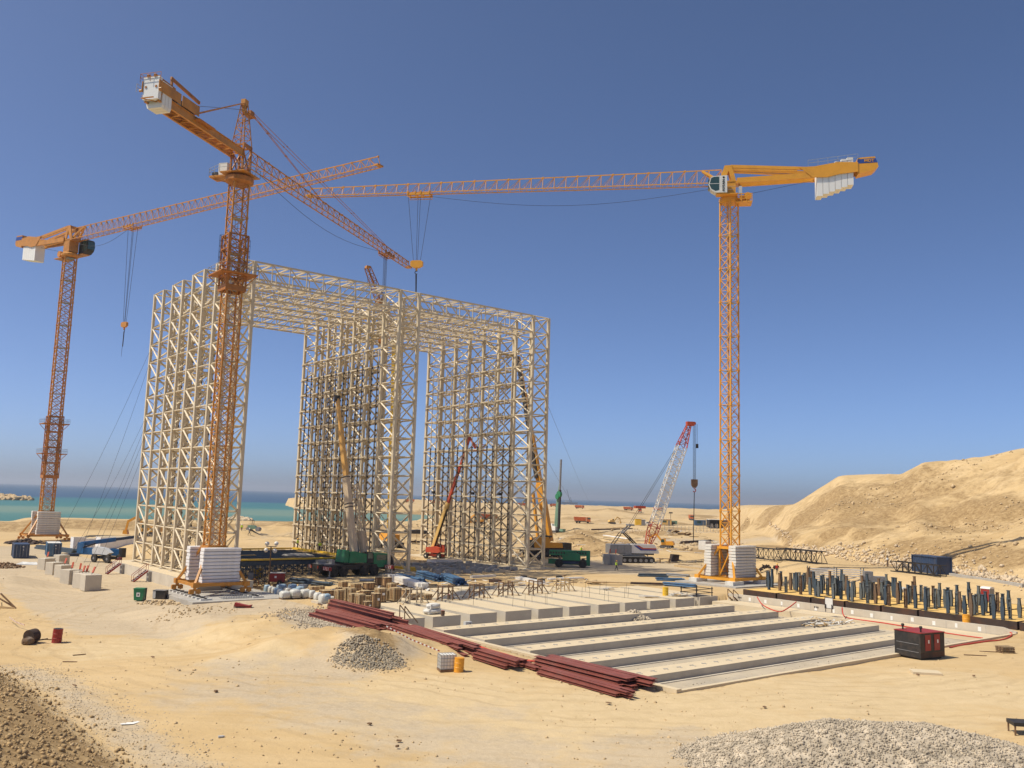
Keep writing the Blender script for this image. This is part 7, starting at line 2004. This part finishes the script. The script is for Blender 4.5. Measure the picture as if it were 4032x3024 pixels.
# white racks and an old machine behind the posts
p = at(3290, 2300); t = thing("scaffold_rack", "stack of white scaffold tubes in a rack behind the posts", "scaffold rack", p, R(-5))
for k in range(7):
    for s in (-1, 1): MB().bar((-4, s * .6, .3 + .32 * k), (4, s * .6, .3 + .32 * k), .1).build("tube", OFFW, t)
for x in (-4, 0, 4): MB().bar((x, -.7, 0), (x, -.7, 2.6), .12).bar((x, .7, 0), (x, .7, 2.6), .12).build("rack_post", POSTB, t)
p = at(3440, 2318); t = thing("old_machine", "old grey engine frame on two tyres half hidden by the posts", "machine", p, R(-5)); MB().box((0, 0, 1.4), (3.5, 1.4, .8)).box((-.8, 0, 2.1), (1.2, 1.2, .8)).build("engine_frame", GREYM, t)
for x in (-1.2, 1.6): wheel(t, .7, .4, (x, -.9, .7))
p = at(3545, 2330); t = thing("white_sacks", "row of white sacks lying behind the yellow slabs", "sacks", p)
for k in range(6): MB().blob((k * 1.1 - 3, q.uniform(-.3, .3), .35), (1.2, .9, .75), k, 8, 5, .1).build("sack", BAGW, t, smooth=True)
# ------------------------------------------------------------------ people
def person(p, rz, shirt, trousers, helmet, label, vest=False, walk=False, sit=False):
    t = thing("person", label, "person", p, rz)
    me = bpy.data.meshes.new("body"); 
    st = .32 if walk else .05
    J = {"pel": (0, 0, .95, .135), "wai": (0, 0, 1.1, .125), "che": (.02, 0, 1.34, .15), "nek": (.02, 0, 1.5, .055), "hed": (.04, 0, 1.62, .09), "top": (.03, 0, 1.73, .075)}
    for s, n in ((-1, "l"), (1, "r")):
        k = s * st
        J.update({"hip" + n: (0, s * .09, .9, .095), "kne" + n: (k * .55 + .05, s * .1, .5, .065), "ank" + n: (k - (.05 if k < 0 else 0), s * .1, .08, .045), "toe" + n: (k + .14, s * .11, .04, .04),
                  "sho" + n: (.02, s * .19, 1.42, .06), "elb" + n: (-k * .4, s * .25, 1.13, .045), "wri" + n: (-k * .7 + .1, s * .24, .9, .035), "han" + n: (-k * .7 + .13, s * .235, .82, .035)})
    E = [("pel", "wai"), ("wai", "che"), ("che", "nek"), ("nek", "hed"), ("hed", "top")]
    for n in "lr": E += [("pel", "hip" + n), ("hip" + n, "kne" + n), ("kne" + n, "ank" + n), ("ank" + n, "toe" + n), ("che", "sho" + n), ("sho" + n, "elb" + n), ("elb" + n, "wri" + n), ("wri" + n, "han" + n)]
    names = list(J)
    me.from_pydata([J[k][:3] for k in names], [(names.index(a), names.index(b)) for a, b in E], [])
    o = obj("body", me, t)
    md = o.modifiers.new("skin", 'SKIN'); o.modifiers.new("smooth", 'SUBSURF').levels = 1
    o.modifiers[-1].render_levels = 1
    for i, k in enumerate(names):
        me.skin_vertices[0].data[i].radius = (J[k][3], J[k][3]); me.skin_vertices[0].data[i].use_root = (k == "pel")
    dg = bpy.context.evaluated_depsgraph_get()
    m2 = bpy.data.meshes.new_from_object(o.evaluated_get(dg))
    o.modifiers.clear(); o.data = m2
    m2.materials.clear()
    for m_ in (shirt, trousers, SKIN, BLACK): m2.materials.append(m_)
    for f in m2.polygons:
        c_ = f.center
        f.material_index = 2 if c_.z > 1.49 else (0 if c_.z > .98 and not (abs(c_.y) > .2 and c_.z < 1.02) else (2 if abs(c_.y) > .2 and c_.z > .75 else (3 if c_.z < .1 else 1)))
        f.use_smooth = True
    if vest: MB().prism([(-.2, 1.0), (.2, 1.0), (.22, 1.44), (-.2, 1.44)], 0, -.15, .19).build("vest", HIVIS, t)
    MB().lathe([(.17, 1.68), (.16, 1.7), (.135, 1.72), (.11, 1.8), (.05, 1.84)], (.04, 0, 0), 12).build("helmet", helmet, t, smooth=True)
person(at(2427, 2247), R(15), CLOTH_G, CLOTH_D, HELMET, "worker in a yellow vest and helmet walking right across the open sand", True, True)
person(on_y(948, 2140, at(948, 2140).y) if False else UV(-24.3, 24.3, 2.3), R(60), CLOTH_R, CLOTH_D, HELMW, "worker in a red shirt standing on the left edge of the formwork deck")
person(UV(-4.9, 23.5, 2.3), R(200), HIVIS, CLOTH_D, HELMET, "worker in a lime vest at the far corner of the deck beside the middle leg", True)
person(UV(-4.6, 15.5, 2.3), R(150), HIVIS, CLOTH_D, HELMET, "worker in a lime jacket standing on the yellow boards of the deck", True)
person(at(951, 2092), R(90), HIVIS, CLOTH_D, HELMW, "far worker in a lime vest on the sand left of the road roller", True)
person(at(981, 2108), R(20), CLOTH_G, CLOTH_D, HELMW, "far worker in grey with a white helmet before the road roller", False, True)
person(at(3060, 2262), R(-90), CLOTH_R, CLOTH_D, HELMET, "worker in a red shirt behind the first posts, right of the crane ballast")
person(at(2288, 2183), R(-60), HIVIS, CLOTH_D, HELMET, "worker in a lime vest behind the green boom lift", True)
# ------------------------------------------------------------------ loose stone and gravel
q = np.random.RandomState(4)
def scatter(n, fx, smin, smax, name, m, seed, sink=.2):
    x, y = fx(n); z = gz(x, y)
    s_ = smin + (smax - smin) * np.random.RandomState(seed).beta(1, 4, len(x))
    return rocks(name, np.stack([x, y, z + s_ * (.25 - sink)], -1), s_, m, seed)
GCX, GCY = on_z(3480, 2975, 0).x, on_z(3480, 2975, 0).y
# gravel mound at the lower right
def gm(x, y):
    dx, dy = x - GCX, y - GCY
    h = 1.75 * np.exp(-((dx / 5.6) ** 2 + (dy / 3.8) ** 2)) + 1.0 * np.exp(-(((dx + 5.6) / 4.0) ** 2 + ((dy + 1.0) / 3.0) ** 2)) + .9 * np.exp(-(((dx - 5.5) / 4.0) ** 2 + ((dy + 1.2) / 3.0) ** 2))
    return np.clip(h - .12, -.5, None) * (1 + .12 * fbm(x, y, 1.8, 3, 81)) + .08 * fbm(x, y, .7, 2, 82)
gxx, gyy = np.meshgrid(np.linspace(GCX - 17, GCX + 17, 170), np.linspace(GCY - 9.5, GCY + 10, 100))
gzz = gz(gxx, gyy) - .15 + gm(gxx, gyy)
ii = np.arange(gxx.size).reshape(gxx.shape)
o = obj("gravel_mound", np_mesh("gravel_mound", np.stack([gxx, gyy, gzz], -1).reshape(-1, 3), np.stack([ii[:-1, :-1], ii[:-1, 1:], ii[1:, 1:], ii[1:, :-1]], -1).reshape(-1, 4), GRAVEL, True))
o["kind"] = "stuff"
n = 60000
x = GCX + q.uniform(-16, 16, n); y = GCY + q.uniform(-9, 9.5, n)
hm = gm(x, y); k = hm > (.02 + .1 * q.rand(n)); x, y, hm = x[k], y[k], hm[k]
s_ = .04 + .17 * q.beta(1.3, 4, len(x))
rocks("gravel_stones", np.stack([x, y, gz(x, y) - .15 + hm + s_ * .15], -1), s_, GRAVEL, 7)
# clods on the near slope
def on_slope(n):
    x = q.uniform(-55, 5, n * 3); y = q.uniform(18, 84, n * 3)
    d = (x - TOE0.x) * TN.x + (y - TOE0.y) * TN.y
    k = (d > -.5) & (x * x + y * y > 400) & (q.rand(len(x)) < .25 + .75 * np.clip(d / 3, 0, 1)) & (np.abs(x / y) < .75)
    return x[k][:n], y[k][:n]
scatter(16000, on_slope, .03, .34, "slope_clods", CLOD, 8, sink=.05)
def toe(n):
    t_ = q.rand(n); a = np.array([TOE0.x, TOE0.y]) * 1.25 - .25 * np.array([TOE1.x, TOE1.y]); b = np.array([TOE1.x, TOE1.y]) * 1.3 - .3 * np.array([TOE0.x, TOE0.y])
    w = q.normal(0, 1.5, n) - .3
    return a[0] + (b[0] - a[0]) * t_ + TN.x * w, a[1] + (b[1] - a[1]) * t_ + TN.y * w
scatter(6000, toe, .025, .13, "toe_gravel", GRAVEL, 9)
# gravel bed under the wrapped pallets
def bed(n):
    c_ = at(1290, 2450); d_ = at(1380, 2470); e_ = at(1180, 2415)
    t_ = q.rand(n); w = q.normal(0, 2.3, n)
    return e_.x + (d_.x - e_.x) * t_ + q.normal(0, 1.6, n), e_.y + (d_.y - e_.y) * t_ + w
scatter(6000, bed, .07, .26, "pallet_gravel", GRAVEL, 10, sink=-.1)
# stones lying about the whole site
def site(n):
    a = np.radians(q.uniform(-34, 34, n)); r = 26 * np.exp(q.rand(n) * math.log(230 / 26))
    x, y = r * np.sin(a), r * np.cos(a)
    k = fbm(x, y, 9, 2, 95) > -.1
    u, v = (x - OX) * SA + (y - OY) * CA, -(x - OX) * CA + (y - OY) * SA
    k &= ~((u > -30) & (u < 46) & (v > -86) & (v < 2))
    return x[k], y[k]
scatter(9000, site, .02, .26, "loose_stones", DIRTROCK, 11)
def hill(n):
    a = np.radians(q.uniform(14.5, 34, n)); r = q.uniform(135, 330, n); x, y = r * np.sin(a), r * np.cos(a)
    k = (gz(x, y) > 3.2) & (r < 250) & (fbm(x, y, 22, 3, 96) + .25 * q.randn(n) > .12)
    return x[k], y[k]
scatter(9000, hill, .1, 1.0, "hill_boulders", DIRTROCK, 12, sink=.1)
def hillfoot(n):
    a = np.radians(q.uniform(16, 33, n)); ad = np.degrees(a)
    foot = np.interp(ad, [14.9, 17.65, 22, 30, 45], [400, 205, 178, 146, 130])
    r = foot + q.normal(0, 3.5, n) - 2
    return r * np.sin(a), r * np.cos(a)
scatter(2200, hillfoot, .15, 1.0, "pale_boulders", PALEROCK, 13, sink=-.05)
def farb(n):
    a = np.radians(q.uniform(-12, 15, n)); r = q.uniform(185, 420, n); x, y = r * np.sin(a), r * np.cos(a)
    k = fbm(x, y, 25, 3, 97) > .08
    return x[k], y[k]
scatter(5000, farb, .2, 1.4, "bank_stones", DIRTROCK, 14)
def pit(n):
    u = q.uniform(-26, 18, n); s_ = q.randint(0, 5, n); v = np.array([-54.6, -61.2, -67.6, -74.1, -80.6])[s_] - np.abs(q.normal(0, 1.0, n)) - .4
    return OX + u * SA - v * CA, OY + u * CA + v * SA
x, y = pit(1500); k = q.rand(len(x)) > .2
rocks("pit_stones", np.stack([x, y, -.86 - .34 * (((-(x - OX) * CA + (y - OY) * SA)) + 84.8) / 37.4], -1), .04 + .16 * q.beta(1, 4, len(x)), GRAVEL, 15)
# ------------------------------------------------------------------ small clutter
q = random.Random(77)
def debris(n, where, m, name, smin=.4, smax=2.2):
    mb = MB()
    for _ in range(n):
        x, y = where(); z = ground_z(x, y)
        u, v = uv_of(x, y)
        if z < -1.9: z = .1
        L_ = q.uniform(smin, smax)
        mb.box((x, y, z + .06 + q.random() * .08), (L_, q.uniform(.1, .3), q.uniform(.04, .12)), m=Euler((q.uniform(-.1, .1), q.uniform(-.08, .08), q.uniform(0, 3.14))).to_matrix())
    mb.build(name, m)["kind"] = "stuff"
def back_edge():
    p = UV(q.uniform(-24, 24), q.uniform(-27, -15)); return p.x, p.y
def between():
    p = UV(q.uniform(2, 27), q.uniform(-9, 30)); return p.x, p.y
def bench():
    a = R(q.uniform(-3, 13)); r = q.uniform(185, 300); return r * math.sin(a), r * math.cos(a)
debris(70, back_edge, OFFW, "white_offcuts"); debris(80, back_edge, WOODD, "dark_offcuts"); debris(60, back_edge, WOODP, "pale_offcuts")
debris(60, between, WOODP, "pale_offcuts"); debris(60, between, WOODD, "dark_offcuts")
debris(90, bench, OFFW, "white_offcuts", .8, 5); debris(110, bench, WOODD, "dark_offcuts", .8, 4); debris(60, bench, RUSTP, "rusty_offcuts", .8, 4)
def road():
    a = R(q.uniform(-32, 30)); r = q.uniform(42, 90); p = (r * math.sin(a), r * math.cos(a)); u, v = uv_of(*p)
    return p if not (-31 < u < 46 and v > -86) else road()
debris(14, road, WOODD, "road_litter", .1, .4)
stake = MB().tube((0, 0, 0), (0, 0, 1.3), .018, n=5).mesh("rebar_stake", RUSTP)
for k in range(34):
    i = q.choice([3, 4, 5, 6, 7, 8]); e = q.choice([0, 1])
    p = UV(BU[i][e] + (.12 if e == 0 else -.12), q.uniform(-47, -27), .1)
    o = obj("rebar_stake", stake, None, p, (q.uniform(-.05, .05), q.uniform(-.05, .05), 0)); tag(o, "thin rusty rebar stake standing on a block edge near the trestles", "rebar stake", "thin rebar stakes on the block edges")
# tube fence before the far shed
p = at(2740, 2090); t = thing("site_fence", "light scaffold tube fence on the far bench before the dark shed", "fence", p)
b = at(2600, 2088) - p; c = at(2860, 2092) - p
for a_, d_ in ((b, c),):
    n = 18
    for k in range(n + 1):
        s_ = a_.lerp(d_, k / n); s_.z = ground_z(p.x + s_.x, p.y + s_.y) - p.z
        MB().bar(s_, s_ + Vector((0, 0, 2.4)), .12).build("fence_post", GALV, t)
    for z in (1.1, 2.2): MB().bar(a_ + Vector((0, 0, z)), d_ + Vector((0, 0, z)), .1).build("fence_rail", GALV, t)
# tape between stakes, lower left and by the red beams
for pts, lb in ([[(35, 2450), (60, 2470), (95, 2482)], "red and white tape lying on the sand at the left edge"], [[(1520, 2492), (1620, 2545), (1730, 2590)], "red and white tape strung past the red beam piles"]):
    P = [at(*k) + Vector((0, 0, .5)) for k in pts]
    t = thing("barrier_tape", lb, "barrier tape", P[0])
    for a_, b_ in zip(P, P[1:]):
        n = 14
        for k in range(n):
            s0, s1 = a_.lerp(b_, k / n) - P[0], a_.lerp(b_, (k + 1) / n) - P[0]
            MB().bar(s0, s1, .02, .09).build("tape_stripe", DKRED if k % 2 else PAPER, t)
# ------------------------------------------------------------------ sea haze
hm = bpy.data.materials.new("sea_haze"); hm.use_nodes = True
nt = hm.node_tree
nt.nodes.remove(nt.nodes["Principled BSDF"])
pv = nt.nodes.new("ShaderNodeVolumePrincipled")
pv.inputs["Color"].default_value = (.82, .88, .95, 1)
pv.inputs["Density"].default_value = .00012
pv.inputs["Anisotropy"].default_value = .3
nt.links.new(pv.outputs[0], nt.nodes["Material Output"].inputs["Volume"])
o = MB().box2((-14000, -900, -4.2), (14000, 24000, 100)).build("haze", hm); o["kind"] = "stuff"
scene.cycles.volume_max_steps = 64
